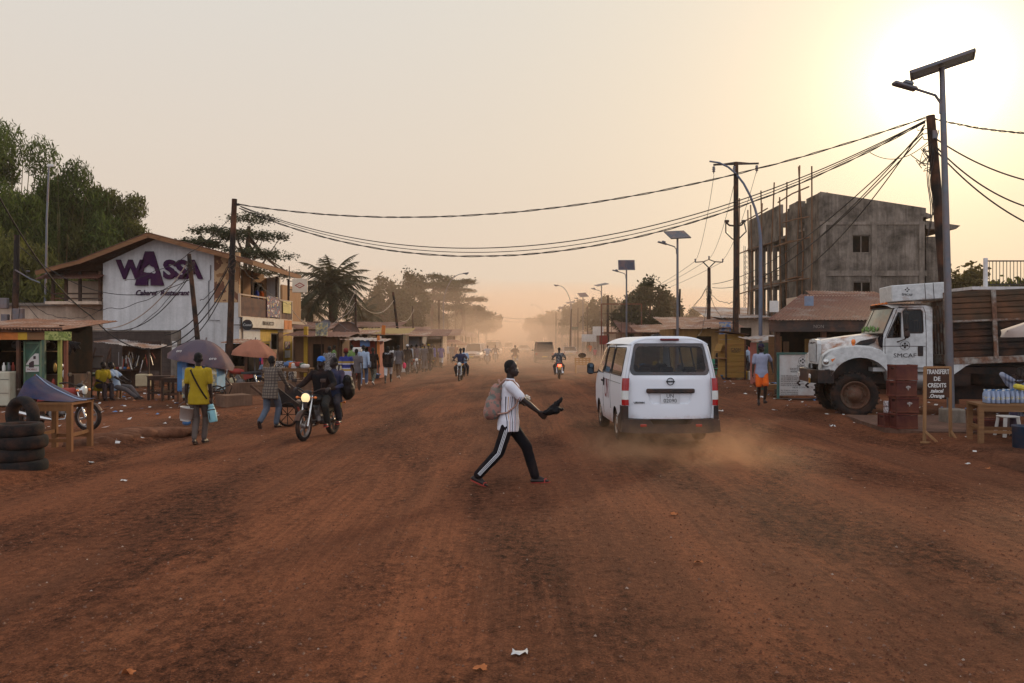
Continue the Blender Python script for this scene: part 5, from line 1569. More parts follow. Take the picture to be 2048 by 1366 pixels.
def hanging_sign():
 Y = 38.6; r = thing('hanging_sign', 'square cream hanging sign with a red diamond emblem under the balcony eaves', 'sign', (gx(600, Y), Y, gz(571, Y)))
 m = MB(); m.rbox((0, 0, 0), (.70, .10, .66), .02); b = m.build('sign_panel', mat('sign_cream', (196, 178, 152), .6, var=.08), r)
 E = mat('emblem_red', (140, 40, 36), .6)
 for k, (a, c) in enumerate(((.24, .14), (.17, .09))):
  m = MB(); m.prism([(-a, 0), (0, -c), (a, 0), (0, c)], .004 + .003 * k, Matrix(((1, 0, 0, 0), (0, 0, -1, -.051 - .0), (0, 1, 0, 0), (0, 0, 0, 1)))); m.build('emblem', E if k == 0 else mat('emblem_cream', (196, 178, 152), .6, var=.08), b)
 text('emblem_lettering', 'BGFI', .07, E, b, (0, -.06, 0), (R(90), 0, 0), .002)
 m = MB(); m.bar((-.5, 0, .2), (-.35, 0, .2), .03, .03); m.bar((-.5, 0, -.2), (-.35, 0, -.2), .03, .03); m.bar((-.5, 0, .9), (-.5, 0, -.5), .04, .04); m.build('bracket', BLACKM, r)
hanging_sign()
def concrete_block():
 Y0 = 55.6; s0 = Y0 / FP
 X0 = gx(1640, Y0); X1 = gx(1852, Y0); Y1 = 72.5
 rt = thing('unfinished_building', 'grey unfinished concrete building of three storeys with wooden scaffolding', 'building', (X0, Y0, 0))
 W_ = X1 - X0; Dp = Y1 - Y0
 def Z(py): return gz(py, Y0)
 lv = [3.35, Z(543), Z(443), Z(392)]
 wins = [[(gx(1705, Y0) - X0, Z(506)), (gx(1741, Y0) - X0, Z(506)), (gx(1741, Y0) - X0, Z(470)), (gx(1705, Y0) - X0, Z(470))],
   [(gx(1706, Y0) - X0, Z(600)), (gx(1743, Y0) - X0, Z(600)), (gx(1743, Y0) - X0, Z(563)), (gx(1706, Y0) - X0, Z(563))]]
 out = [(0, 0), (W_, 0), (W_, Z(416)), (0, Z(383))]
 m = MB(); m.panel(out, wins, lambda u, v: (u, 0, v));
 for wq in wins:
  m.add([(p[0], 0, p[1]) for p in wq] + [(p[0], .22, p[1]) for p in wq], [(i, (i + 1) % 4, 4 + (i + 1) % 4, 4 + i) for i in range(4)])
 m.build('front_wall', CONC, rt)
 for wq in wins:
  a, b = wq[0], wq[2]; cx, cz = (a[0] + b[0]) / 2, (a[1] + b[1]) / 2; w_, h_ = b[0] - a[0], b[1] - a[1]
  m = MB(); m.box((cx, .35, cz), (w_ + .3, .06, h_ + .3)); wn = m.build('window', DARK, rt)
  m = MB()
  for xx in (-w_ / 2 + .03, 0, w_ / 2 - .03): m.box((cx + xx, .10, cz), (.06, .05, h_))
  for zz in (-h_ / 2 + .03, h_ / 2 - .03): m.box((cx, .10, cz + zz), (w_, .05, .06))
  m.build('window_frame', CONCB, wn)
 m = MB()                                       # the bands of the floors and the posts show proud of the plaster
 for z in (lv[1], lv[2], lv[0]): m.box((W_ / 2, -.02, z - .12), (W_ + .06, .08, .36 if z != lv[2] else .2))
 for xx in (.2, gx(1748, Y0) - X0, W_ - .3): m.box((xx, -.025, lv[2] / 2), (.36, .10, lv[2]))
 m.build('frame_beams', CONCB, rt)
 m = MB(); m.box((W_ - .1, Dp / 2, 5.2), (.2, Dp, 10.4)); m.box((W_ / 2 + 1.4, Dp - .1, 5.0), (W_ - 2.8, .2, 10.0)); m.build('rear_wall', CONC, rt)
 m = MB()
 for z in (lv[0], lv[1], lv[2]): m.box((W_ / 2, Dp / 2, z - .1), (W_ - .1, Dp - .1, .2))
 m.build('floor_slab', CONCB, rt)
 ys = [0, 2.6, 4.3, 6.2, 8.2]
 m = MB()
 for k, (a, b) in enumerate(zip(ys, ys[1:])):
  dx = (0, .55, 0, .5)[k]; top = (12.05, 11.75, 12.2, 11.95)[k]
  if k % 2 == 0: m.box((dx + .1, (a + b) / 2, top / 2), (.2, b - a, top))
  else:
   m.box((dx + .1, (a + b) / 2, (lv[2] + top) / 2), (.2, b - a, top - lv[2]))
   for z in lv[:2]: m.box((dx + .1, (a + b) / 2, z + .3), (.2, b - a, .8))
   m.box((dx - .05, (a + b) / 2, top - .6), (.5, b - a, 1.1))
  m.box((.25, a + .1, top / 2), (.6, .22, top))
 m.box((.1, 12.4, 11.35), (.24, 8.4, 2.5)); m.box((.1, 12.4, 10.0), (.5, 8.4, .3))
 m.build('side_wall', CONC, rt)
 m = MB()
 for yy in (8.4, 10.0, 11.4, 13.0, 14.8, 16.4):
  m.box((.15, yy, 5.0), (.28, .34, 10.0))
 for z in (lv[0], lv[1]): m.box((.1, 12.4, z - .15), (.4, 8.6, .45))
 m.build('gallery_columns', CONCB, rt)
 m = MB()
 for z in (lv[0], lv[1]):
  for zz in (.45, .85): m.bar((.1, 8.4, z + zz), (.1, 16.4, z + zz), .05, .05)
  for k in range(16): m.bar((.1, 8.6 + .5 * k, z), (.1, 8.6 + .5 * k, z + .85), .03, .03)
 m.build('gallery_railing', WOODD, rt)
 m = MB(); m.prism([(W_ - .4, Z(418)), (W_ + .55, Z(428)), (W_ + .55, Z(434)), (W_ - .4, Z(434))], 1.2, Matrix(((1, 0, 0, 0), (0, 0, 1, .3), (0, 1, 0, 0), (0, 0, 0, 1))))
 m.prism([(W_ - .4, Z(436)), (W_ + 2.6, Z(449)), (W_ + 2.3, Z(456)), (W_ - .4, Z(456))], 6, Matrix(((1, 0, 0, 0), (0, 0, 1, .5), (0, 1, 0, 0), (0, 0, 0, 1))))
 m.box((W_ + .9, 4, 4.6), (1.6, 6, 9.2)); m.build('rear_wing', CONC, rt)
 lf = random.Random(5)
 for yy, dx in ((.3, -.5), (1.6, -.7), (3.1, -.5), (4.6, -.7), (6.1, -.6), (7.7, -.8), (9.4, -.9), (11, -.7), (12.7, -1.0), (14.3, -.8), (16, -1.0)):
  m = MB(); top = lf.uniform(12.8, 14.6); m.tube([(dx, yy, 3.4), (dx + lf.uniform(-.15, .15), yy, 8), (dx + lf.uniform(-.2, .2), yy + lf.uniform(-.2, .2), top)], .055, 6); m.build('scaffold_pole', WOOD, rt)
 for z, a, b in ((6.4, 0, 17), (9.1, 0, 7), (10.6, 0, 5), (12.5, 0, 6), (12.3, 9, 17), (9.7, 8, 17)):
  m = MB(); m.tube([(-.75, a, z + lf.uniform(-.2, .2)), (-.85, (a + b) / 2, z), (-.9, b, z + lf.uniform(-.3, .3))], .05, 6); m.build('scaffold_rail', WOOD, rt)
 m = MB(); m.box((-.7, 3.0, 6.5), (.5, 2.4, .05)); m.box((-.7, 4.6, 9.2), (.4, 2.4, .05)); m.build('scaffold_planks', WOODX, rt)
concrete_block()
def block_wall():
 Y = 37.5
 r = thing('block_wall', 'grey concrete block wall behind the small tin roofed stall', 'wall', (gx(170, Y), Y, 0))
 L = gx(357, Y) - gx(170, Y); h = gz(663, Y)
 m = MB(); m.box((L / 2, .1, h / 2 - .1), (L, .2, h + .2)); m.build('wall_blocks', BLOCK, r)
 for xx in (L - .15, .15): m = MB(); m.box((xx, .1, h / 2 - .08), (.34, .32, h + .26)); m.build('wall_pillar', CONCB, r)
 m = MB(); m.box((L / 2, .1, h + .03), (L + .05, .26, .06)); m.build('coping', CONCB, r)
 for pz, hh in ((1.9, .24), (1.62, .24)): m = MB(); m.box((L - .15, -.07, pz), (.22, .01, hh)); m.build('notice', PAPER, r)
block_wall()
def beige_house():
 Y = 41.0
 r = thing('low_house', 'low beige rendered house with a flat slab roof left of the white restaurant', 'house', (gx(0, Y), Y, 0))
 x0 = gx(-40, Y) - gx(0, Y); x1 = gx(232, Y) - gx(0, Y); xm = gx(172, Y) - gx(0, Y)
 m = MB(); m.box(((x0 + xm) / 2, 2, gz(612, Y) / 2), (xm - x0, 4, gz(612, Y))); m.build('wall', WALLB, r)
 m = MB(); m.box(((xm + x1) / 2, 1.2, gz(611, Y) / 2), (x1 - xm, 3, gz(611, Y))); m.build('stair_tower', WALLW, r)
 m = MB(); m.box(((x0 + xm) / 2, 1.9, gz(609, Y)), (xm - x0 + .3, 4.4, .14)); m.box(((xm + x1) / 2 + .1, 1.1, gz(609, Y) + .03), (x1 - xm + .9, 3.4, .12)); m.build('roof_slab', CONCB, r)
 m = MB(); m.box((gx(203, Y) - gx(0, Y), -.34, gz(640, Y)), (.12, .05, .85)); m.build('window', DARK, r)
beige_house()
def rust_shop():
 Y = 29.5
 ox = gx(1535, Y)
 r = thing('roadside_shop', 'long open fronted shop with a rusty corrugated roof behind the lorry bonnet', 'shop', (ox, Y, 0))
 L = 8.2; ze = gz(640, Y)
 m = MB(); corrug(m, (-.1, -.3, ze), (L, 0, .0), (3.3, 6.0, 1.25), 62, .022, 4, 4, .03, 8); rf = m.build('roof', RUSTR, r)
 m = MB(); m.box((L / 2, -.18, ze - .22), (L, .06, .40)); fz = m.build('fascia', mat_wood('fascia_grey', (62, 54, 50), axis='x'), r)
 text('fascia_lettering', 'NON', .16, mat('chalk_white', (128, 120, 112), .9), fz, (1.75, -.22, ze - .24), (R(90), 0, 0), .002)
 m = MB(); m.box((L / 2, -.10, ze - .05), (L, .10, .08)); m.build('eave_beam', WOODD, r)
 for xx in (.35, 2.0, 3.7, 5.4, 7.2): m = MB(); m.box((xx, .0, (ze - .2) / 2), (.16, .16, ze - .2)); m.build('post', WOODD, r)
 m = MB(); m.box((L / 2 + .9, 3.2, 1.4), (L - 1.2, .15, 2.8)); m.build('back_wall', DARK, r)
 for k, (xx, mt, z, h_) in enumerate(((1.1, WOODX, 1.1, 2.2), (1.55, WOOD, 1.0, 2.0), (2.55, mat_wood('door_ochre', (140, 108, 62), axis='z'), 1.05, 2.1), (6.2, mat_wood('door_ochre', (140, 108, 62), axis='z'), 1.05, 2.1), (.7, GRN, 1.0, 1.9))):
  m = MB(); m.box((xx, 2.6 + .05 * k, z), (.5 if k != 1 else .2, .06, h_)); m.build('door_leaf', mt, r)
 for xx in (1.98, 2.72):
  m = MB(); m.box((xx, -.02 - .10, 1.78), (.50, .03, .70)); b = m.build('notice_board', PAPER, r)
  m = MB()
  for dx, dz in ((0, .05), (-.06, -.03), (.06, -.03)): m.cyl((xx + dx, -.137, 1.70 + dz), (xx + dx, -.139, 1.70 + dz), .045, n=10)
  m.build('notice_emblem', mat('emblem_teal', (86, 118, 116), .8), b)
 m = MB(); corrug(m, (3.6, 5.0, gz(604, Y) + .35), (3.2, 0, -.05), (.6, 3.0, .55), 26, .02, 4, 2, .02, 9); m.build('lean_to_roof', RUST2, r)
 m = MB(); m.box((4.6, 6.6, 2.6), (2.6, 2.6, 2.7)); m.build('lean_to_wall', WALLB, r)
 m = MB(); m.rbox((gx(1553, Y) - ox + .2, .9, ze + .52), (.34, .03, .42), .01); sgn = m.build('roof_board', PAPER, r)
 m = MB(); m.rbox((gx(1636, Y) - ox, .9, ze + .72), (.34, .03, .36), .01); m.build('roof_board', mat('board_grey_blue', (110, 122, 138), .8), r)
rust_shop()
def rail_house():
 Y = 33
 ox = gx(1966, Y)
 r = thing('terrace_house', 'flat roofed house with white posts and dark railing rising behind the lorry boards', 'house', (ox, Y, 0))
 zt = gz(580, Y)
 m = MB(); m.box((3.5, 3, zt / 2), (7.4, 6, zt)); m.build('wall', WALLB, r)
 m = MB(); m.box((3.4, 3, zt + .06), (8, 6.6, .12)); m.build('roof_slab', WALLW, r)
 for xx in (.1, 1.75, 3.4, 5.1, 6.8): m = MB(); m.rbox((xx, 0, zt + .12 + .58), (.13, .13, 1.16), .015); m.build('railing_post', mat('white_post', (196, 192, 188), .6), r)
 m = MB()
 for k in range(48): m.box((.25 + .14 * k, 0, zt + .65), (.02, .02, 1.0))
 m.box((3.5, 0, zt + 1.16), (6.9, .04, .05)); m.box((3.5, 0, zt + .22), (6.9, .04, .04)); m.build('railing_bars', BLACKM, r)
rail_house()
def shack(label, x, y, w, d, h, wall, roof, rz=0, front='open', slope=.5, group=None, over=.5, sign=None, cat='shop', counter=True, name='roadside_shack'):
 """timber or sheet-metal shop: back and side walls, open or boarded front, counter, posts, corrugated lean-to roof"""
 r = thing(name, label, cat, (x, y, .06), rz, group)
 m = MB(); m.box((0, d, h / 2), (w, .06, h)); m.box((-w / 2, d / 2, h / 2), (.06, d, h)); m.box((w / 2, d / 2, h / 2), (.06, d, h))
 if front != 'open':
  m.panel([(-w / 2, 0), (w / 2, 0), (w / 2, h), (-w / 2, h)], [[(-w * .12, .02), (w * .12, .02), (w * .12, h * .82), (-w * .12, h * .82)]], lambda u, v: (u, .02, v))
 m.build('wall', wall, r)
 if front != 'open':
  m = MB(); m.box((0, .16, h * .41), (w * .24, .04, h * .82)); m.build('doorway', DARK, r)
 elif counter:
  m = MB(); m.box((0, .25, .9), (w * .9, .5, .06)); m.box((0, .06, .45), (w * .9, .05, .9)); m.build('counter', WOODX, r)
 m = MB()
 nw = max(8, int(w / .14)) if w < 9 else int(w / .3)
 corrug(m, (-w / 2 - over, -over - .3, h + .05), (w + 2 * over, 0, rnd.uniform(-.12, .12)), (0, d + over + .6, slope), nw, .02, 3, 3, .03, x)
 m.build('roof', roof, r)
 for xx in (-w / 2 + .08, w / 2 - .08): m = MB(); m.box((xx, -over + .1, (h - .05) / 2), (.09, .09, h - .05)); m.build('post', WOODD, r)
 if sign:
  m = MB(); m.box((sign[0], -over + .02, h - .15), (sign[1], .04, sign[2])); m.build('sign_board', sign[3], r)
 return r
# ---------------------------------------------------------------- trees
L_BAM = mat_leaf('leaf_bamboo', (28, 38, 15), (90, 102, 44), .5, .45)
L_BAM2 = mat_leaf('leaf_bamboo_olive', (40, 44, 18), (104, 102, 48), .5, .45)
L_DRK = mat_leaf('leaf_dark', (30, 34, 20), (66, 66, 36), .5)
L_PALM = mat_leaf('leaf_palm', (34, 36, 22), (72, 68, 42), .8)
L_FLAT = mat_leaf('leaf_flat_top', (32, 38, 24), (66, 70, 42), .8)
BARK = mat_wood('bark', (62, 50, 42), axis='z')
def leaves(rg, cen, n, spread, size, droop=0.0, aspect=.4, flat=0.0, axes=None):
 """n leaf blades about the centres cen (k x 3)"""
 k = len(cen)
 idx = np.arange(n) if k == n else rg.integers(0, k, n)
 p = cen[idx] + rg.normal(0, 1, (n, 3)) * np.asarray(spread)
 d = rg.normal(0, 1, (n, 3)); d[:, 2] = d[:, 2] * (1 - flat) - droop
 d /= np.linalg.norm(d, axis=1)[:, None]
 u = rg.normal(0, 1, (n, 3)); u[:, 2] *= (1 - flat)
 u -= d * (u * d).sum(1)[:, None]; u /= np.linalg.norm(u, axis=1)[:, None] + 1e-9
 s = size * (.6 + .8 * rg.random(n))[:, None]
 a = p - d * s * .5; b = p + u * s * aspect * .5; c = p + d * s * .5; e = p - u * s * aspect * .5
 V = np.stack([a, b, c, e], 1).reshape(-1, 3)
 return V
def quads(name, V, m, parent):
 n = len(V) // 4
 return link(name, np_mesh(name, V, np.arange(n * 4), 4, m), parent)
def limbs(mb, base, top, crown, rg, r0, nb=7):
 base, top = Vector(base), Vector(top)
 mid = base.lerp(top, .5) + Vector((rg.normal(0, .03), rg.normal(0, .03), 0)) * (top - base).length * 2
 mb.tube([base - Vector((0, 0, .3)), base.lerp(mid, .5), mid, top], [r0 * 1.25, r0, r0 * .85, r0 * .6], 9)
 for k in range(nb):
  c = Vector(crown[int(rg.integers(0, len(crown)))])
  s = base.lerp(top, rg.uniform(.55, 1.0))
  m = s.lerp(c, .5) + Vector((0, 0, -.06 * (c - s).length))
  mb.tube([s, m, c], [r0 * .42, r0 * .28, r0 * .08], 6)
def tree(label, x, y, h, w, kind='round', mat_=None, seed=1, n=6000, leaf=.32, trunk=.5, r0=.22, group='trees along the street', dens=1.0, name=None, low=.3):
 rg = np.random.default_rng(seed)
 nm = name or {'round': 'broadleaf_tree', 'flat': 'flat_topped_tree', 'bamboo': 'bamboo_clump'}[kind]
 r = thing(nm, label, 'tree', (x, y, 0), 0, group)
 if kind == 'round':
  kc = int(40 * dens)
  cen = []
  while len(cen) < kc:
   q = rg.uniform(-1, 1, 3)
   if .25 < np.dot(q, q) < 1: cen.append(q)
  cen = np.array(cen); zc = h * (1 + low) / 2; rz = h * (1 - low) / 2
  cen = cen * np.array([w / 2 * .86, w / 2 * .8, rz * .86]) + np.array([0, 0, zc])
  V = leaves(rg, cen, n, (w * .062, w * .062, rz * .11), leaf, .25, .55)
  top = (0, 0, h * (low + .25))
 elif kind == 'flat':
  kc = int(64 * dens); cen = []
  for k in range(kc):
   lv = rg.choice([.62, .74, .86, .97], p=[.2, .3, .3, .2]); rr = w / 2 * (1.05 - .55 * max(0, lv - .7) / .3) * math.sqrt(rg.random()); a = rg.uniform(0, 6.28)
   cen.append((rr * math.cos(a), rr * math.sin(a), h * lv))
  cen = np.array(cen)
  V = leaves(rg, cen, int(n * .85), (w * .055, w * .055, h * .014), leaf * .7, 0, .45, .6)
  top = (0, 0, h * .92)
 m = MB(); limbs(m, (0, 0, 0), top, [tuple(c) for c in cen], rg, r0, 22 if kind == 'flat' else 9)
 tr = m.build('trunk', BARK, r)
 quads('crown', V, mat_ or L_DRK, r)
 return r
def bamboo(label, x, y, h, w, seed, mat_, n=26000, name='bamboo_clump'):
 """tall feathery crown made of overlapping plumes whose leaves hang down"""
 rg = np.random.default_rng(seed)
 r = thing(name, label, 'tree', (x, y, 0), 0, 'bamboo behind the restaurant')
 m = MB()
 for k in range(52):
  a = rg.uniform(0, 6.28); rr = w / 2 * math.sqrt(rg.random()); b = Vector((rr * .35 * math.cos(a), rr * .35 * math.sin(a), 0))
  ht = h * (1 - .45 * (rr / (w / 2)) ** 2) * rg.uniform(.8, 1.0)
  tip = Vector((rr * math.cos(a), rr * math.sin(a), ht)); mid = b.lerp(tip, .55) + Vector((0, 0, ht * .12)); end = tip + Vector((math.cos(a), math.sin(a), -1.6)) * w * .075
  m.tube([b, mid, tip, end], [.05, .04, .02, .008], 5)
 m.build('trunk', mat_wood('bamboo_cane', (86, 82, 48), axis='z'), r)
 nb = 64; per = int(n * 2.4 / nb); Vs = []
 for k in range(nb):                             # hanging plumes, each a shell of drooping leaves
  a = rg.uniform(0, 6.28); rr = w / 2 * math.sqrt(rg.random()); top = h * (1 - .50 * (rr / (w / 2)) ** 2.4) * rg.uniform(.80, 1.07)
  c = np.array([rr * math.cos(a), rr * math.sin(a), top * (rg.uniform(.25, .8) if k % 2 else rg.uniform(.84, .95))]); s = rg.uniform(.65, 1.25)
  q = rg.normal(0, 1, (per, 3)); q /= np.linalg.norm(q, axis=1)[:, None]; q *= (rg.random(per) ** .35)[:, None]
  Vs.append(leaves(rg, c + q * np.array([1.15, 1.15, 1.35]) * s * w / 10, per, (.05, .05, .16), .36, 1.5, .22))
 quads('crown', np.concatenate(Vs), mat_, r)
 return r
def palm(label, x, y, h, rad, seed, nf=46):
 rg = np.random.default_rng(seed)
 r = thing('oil_palm', label, 'palm', (x, y, 0), 0, 'palms behind the stalls')
 m = MB(); m.tube([(0, 0, -.3), (.1, 0, h * .4), (0, 0, h)], [.32, .28, .34], 10); m.build('trunk', BARK, r)
 V = []
 rb = MB()
 for k in range(nf):
  a = k * 2.4 + rg.uniform(-.2, .2); el = R(85 - 110 * (k / nf) ** .8); L = rad * rg.uniform(.9, 1.1)
  pts = []; p = Vector((0, 0, h)); e = el
  for q in range(10):
   pts.append(p.copy()); p = p + Vector((math.cos(a) * math.cos(e), math.sin(a) * math.cos(e), math.sin(e))) * L / 9
   e -= .13 + .05 * (q / 9)
  rb.tube(pts, [.05 * (1 - q / 11) for q in range(10)], 4)
  for q in range(1, 40):
   f = q / 40 * 9; i = min(int(f), 8); c = pts[i].lerp(pts[i + 1], f - i); d = (pts[i + 1] - pts[i]).normalized()
   s = d.cross(Vector((0, 0, 1)));
   if s.length < .05: s = Vector((1, 0, 0))
   s.normalize()
   ll = rad * .26 * math.sin(math.pi * min(1, .15 + q / 46))
   for sg in (-1, 1):
    dd = (s * sg * .75 + d * .55 + Vector((0, 0, -.45 + rg.uniform(-.3, .2)))).normalized()
    wv = d * .05
    V += [c - wv, c + wv, c + dd * ll + wv * .2, c + dd * ll - wv * .2]
 quads('crown', np.array([tuple(v) for v in V]), L_PALM, r)
 rb.build('fronds', L_PALM, r)
 return r
def put(px, Y): return gx(px, Y), Y
x, y = put(20, 56); bamboo('tallest bamboo clump at the left edge behind the low beige house', x, y, 16.6, 11, 1, L_BAM)
x, y = put(120, 55); bamboo('bamboo clump behind the tall thin mast', x, y, 14.0, 9, 2, L_BAM)
x, y = put(208, 57); bamboo('olive bamboo clump rising over the restaurant roof ridge', x, y, 12.6, 7.4, 3, L_BAM2)
x, y = put(40, 47); bamboo('low bamboo clump in front of the tall ones near the leaning pole', x, y, 7.6, 8, 4, L_BAM2, 16000)
x, y = put(-60, 50); bamboo('bamboo clump cut by the left edge of the picture', x, y, 15.5, 9, 5, L_BAM, 14000)
x, y = put(400, 62); tree('flat topped tree showing above the restaurant roof left of the black pole', x, y, 10.8, 5.6, 'flat', L_FLAT, 11, 9000, .30)
x, y = put(498, 62); tree('taller flat topped tree behind the black pole', x, y, 11.6, 6.4, 'flat', L_FLAT, 12, 11000, .30)
x, y = put(664, 62); palm('tall oil palm right of the restaurant balcony', x, y, 6.0, 3.5, 21)
x, y = put(618, 70); palm('shorter oil palm half hidden by the big palm', x, y, 4.6, 2.9, 22, 24)
x, y = put(722, 75); palm('oil palm low on the right of the big palm', x, y, 4.2, 2.7, 23, 24)
x, y = put(783, 92); tree('dense dark tree between the palm and the curved street lamp', x, y, 9.6, 5.4, 'round', L_DRK, 31, 9000, .36, low=.16)
x, y = put(822, 98); tree('dense dark tree touching the flat topped trees', x, y, 10.4, 4.6, 'round', L_DRK, 32, 8000, .36, low=.16)
x, y = put(752, 100); tree('smaller dark tree beside the palm', x, y, 8.0, 4.0, 'round', L_DRK, 30, 6000, .36, low=.2)
x, y = put(868, 120); tree('broad flat topped tree behind the curved street lamp', x, y, 11.8, 10, 'flat', L_FLAT, 33, 12000, .45)
x, y = put(912, 125); tree('flat topped tree right of the curved street lamp', x, y, 11.4, 9, 'flat', L_FLAT, 34, 11000, .45)
x, y = put(850, 132); tree('bushy tree under the broad flat topped tree', x, y, 8.4, 8, 'round', L_DRK, 38, 7000, .45, low=.3)
x, y = put(945, 150); tree('hazy rounded tree on the left of the road', x, y, 9.0, 8, 'round', L_DRK, 35, 7000, .5, low=.35)
x, y = put(975, 185); tree('small hazy tree on a thin trunk near the far end of the road', x, y, 9.0, 7, 'round', L_DRK, 36, 5000, .55, low=.4)
x, y = put(925, 170); tree('hazy tree filling the gap behind the rounded tree', x, y, 9.5, 10, 'round', L_DRK, 39, 7000, .55, low=.2)
x, y = put(1082, 240); tree('faint hazy tree right of the far end of the road', x, y, 10.5, 11, 'round', L_DRK, 37, 5000, .7, low=.15)
x, y = put(1118, 200); tree('hazy tree behind the farthest solar lamps', x, y, 10, 10, 'round', L_DRK, 41, 6000, .6, low=.2)
x, y = put(1160, 150); tree('hazy tree behind the row of solar lamps', x, y, 9.5, 9, 'round', L_DRK, 42, 7000, .5, low=.2)
x, y = put(1210, 110); tree('grey green tree behind the empty billboard frame', x, y, 8.8, 6.5, 'round', L_DRK, 43, 8000, .4, low=.15)
x, y = put(1300, 76); tree('leafy tree right of the empty billboard frame', x, y, 8.2, 4.6, 'round', L_DRK, 44, 5200, .34, low=.2)
x, y = put(1262, 80); tree('leafy tree behind the billboard frame pole', x, y, 6.8, 4.2, 'round', L_DRK, 45, 5200, .34, low=.2)
x, y = put(1335, 84); tree('leafy tree by the tall solar lamp', x, y, 7.2, 3.6, 'round', L_DRK, 49, 4200, .34, low=.2)
x, y = put(1380, 105); tree('low hazy tree between the solar lamp and the forked pole', x, y, 6.6, 4.6, 'round', L_DRK, 46, 4000, .4, low=.1)
x, y = put(1424, 130); tree('low hazy tree behind the forked pole', x, y, 5.4, 7, 'round', L_DRK, 50, 4000, .5, low=.1)
x, y = put(1932, 62); tree('tree in the glow right of the unfinished building', x, y, 8.2, 4.6, 'round', mat_leaf('leaf_glow', (58, 52, 26), (104, 90, 44), .7), 47, 6000, .34, low=.15)
x, y = put(2020, 46); tree('green tree behind the terrace railing', x, y, 5.6, 5, 'round', L_BAM2, 48, 6000, .34, low=.15)
x, y = put(2075, 75); tree('tree at the right edge beyond the terrace', x, y, 7.2, 7, 'round', L_DRK, 51, 5000, .4, low=.1)
def far_wood():
 rg = np.random.default_rng(9); V = []
 for side in (-1, 1):
  for k in range(60):
   Yy = rg.uniform(190, 420); xx = side * (12 + rg.random() ** 1.5 * 130 + max(0, 40 - (Yy - 190) * .1)); hh = rg.uniform(4, 9)
   cen = np.array([[xx + rg.normal(0, 3), Yy + rg.normal(0, 3), hh * rg.uniform(.3, 1)] for _ in range(8)])
   V.append(leaves(rg, cen, 700, (1.5, 1.5, 1.1), 1.0, .2, .6))
 V = np.concatenate(V)
 link('distant_woods', np_mesh('distant_woods', V, np.arange(len(V)), 4, L_DRK), kind='stuff')
far_wood()
# ---------------------------------------------------------------- lamps, poles, cables
PVB = mat('solar_panel_dark', (46, 50, 62), .25, .2, var=.1, dust=.25)
def solar_lamp(label, px, Y, rz=0, lean=0, tilt=20, base=None, roll=0):
 X = gx(px, Y)
 r = thing('solar_street_lamp', label, 'street lamp', (X, Y, 0 if base is None else base), 0, 'solar street lamps along the right kerb')
 H_ = 8.15
 m = MB(); m.tube([(0, 0, -.2), (-lean * .5, 0, H_ * .5), (-lean, 0, H_)], [.085, .075, .06], 12); m.build('pole', GALV, r)
 m = MB(); T_ = Matrix.Translation((-lean, 0, H_ + .06)) @ Matrix.Rotation(R(rz), 4, 'Z') @ Matrix.Rotation(R(tilt), 4, 'X') @ Matrix.Rotation(R(roll), 4, 'Y')
 m.box((0, 0, 0), (1, 1, 1), M=T_ @ Matrix.Diagonal((1.3, .80, .05, 1))); pn = m.build('solar_panel', PVB, r)
 m = MB()
 for sx_, sy_, dx, dy in ((1.34, .04, 0, .41), (1.34, .04, 0, -.41), (.04, .86, .655, 0), (.04, .86, -.655, 0)): m.box((0, 0, 0), (1, 1, 1), M=T_ @ Matrix.Translation((dx, dy, 0)) @ Matrix.Diagonal((sx_, sy_, .065, 1)))
 m.build('panel_frame', GALV, pn)
 m = MB(); a = Vector((-lean * .87 - .06, 0, 7.2)); m.tube([a + Vector((0, 0, -.1)), a + Vector((0, 0, .15)), a + Vector((-.12, 0, .32)), a + Vector((-.62, 0, .48))], .032, 8); am = m.build('arm', GALV, r)
 m = MB(); b = a + Vector((-.82, 0, .53)); m.rbox(b, (.56, .20, .09), .03, M=Matrix.Rotation(R(16), 4, 'Y')); m.rbox(b + Vector((.08, 0, .07)), (.22, .16, .10), .03, M=Matrix.Rotation(R(16), 4, 'Y')); m.build('lamp_head', GALV, am)
 return r
solar_lamp('nearest solar street lamp against the sun beside the lorry', 1903, 18.9, -27, .22, 4, .12, -13)
b = MB(); b.rbox((gx(1911, 18.6), 18.75, .30), (.42, .42, .36), .03); b.build('concrete_footing', CONCB, None, 'square concrete footing block around the foot of the nearest solar lamp', 'footing')
solar_lamp('solar street lamp over the minibus roof with its panel seen from below', 1355, 48, 25, 0, 34, None, -6)
solar_lamp('solar street lamp with an upright square panel behind the billboard frame', 1253, 67, 0, 0, 72)
solar_lamp('solar street lamp with a slanting thin panel left of the billboard frame', 1203, 90, 20, 0, 10, None, -12)
solar_lamp('solar street lamp with a wide diamond panel in the middle of the row', 1166, 110, 35, 0, 38, None, -6)
solar_lamp('solar street lamp just left of the right curved lamp', 1141, 131, 15, 0, 14, None, -10)
solar_lamp('hazy solar street lamp fourth from the far end', 1124, 152, 12, 0, 26, None, -8)
for k, (px, Y) in enumerate(((1104, 200), (1099, 240), (1094, 275), (1088, 320))):
 solar_lamp(('third solar lamp from the far end, faint in the dust', 'faint solar lamp second from the far end', 'barely visible solar lamp near the far end', 'farthest barely visible solar lamp')[k], px, Y, 10, 0, 25)
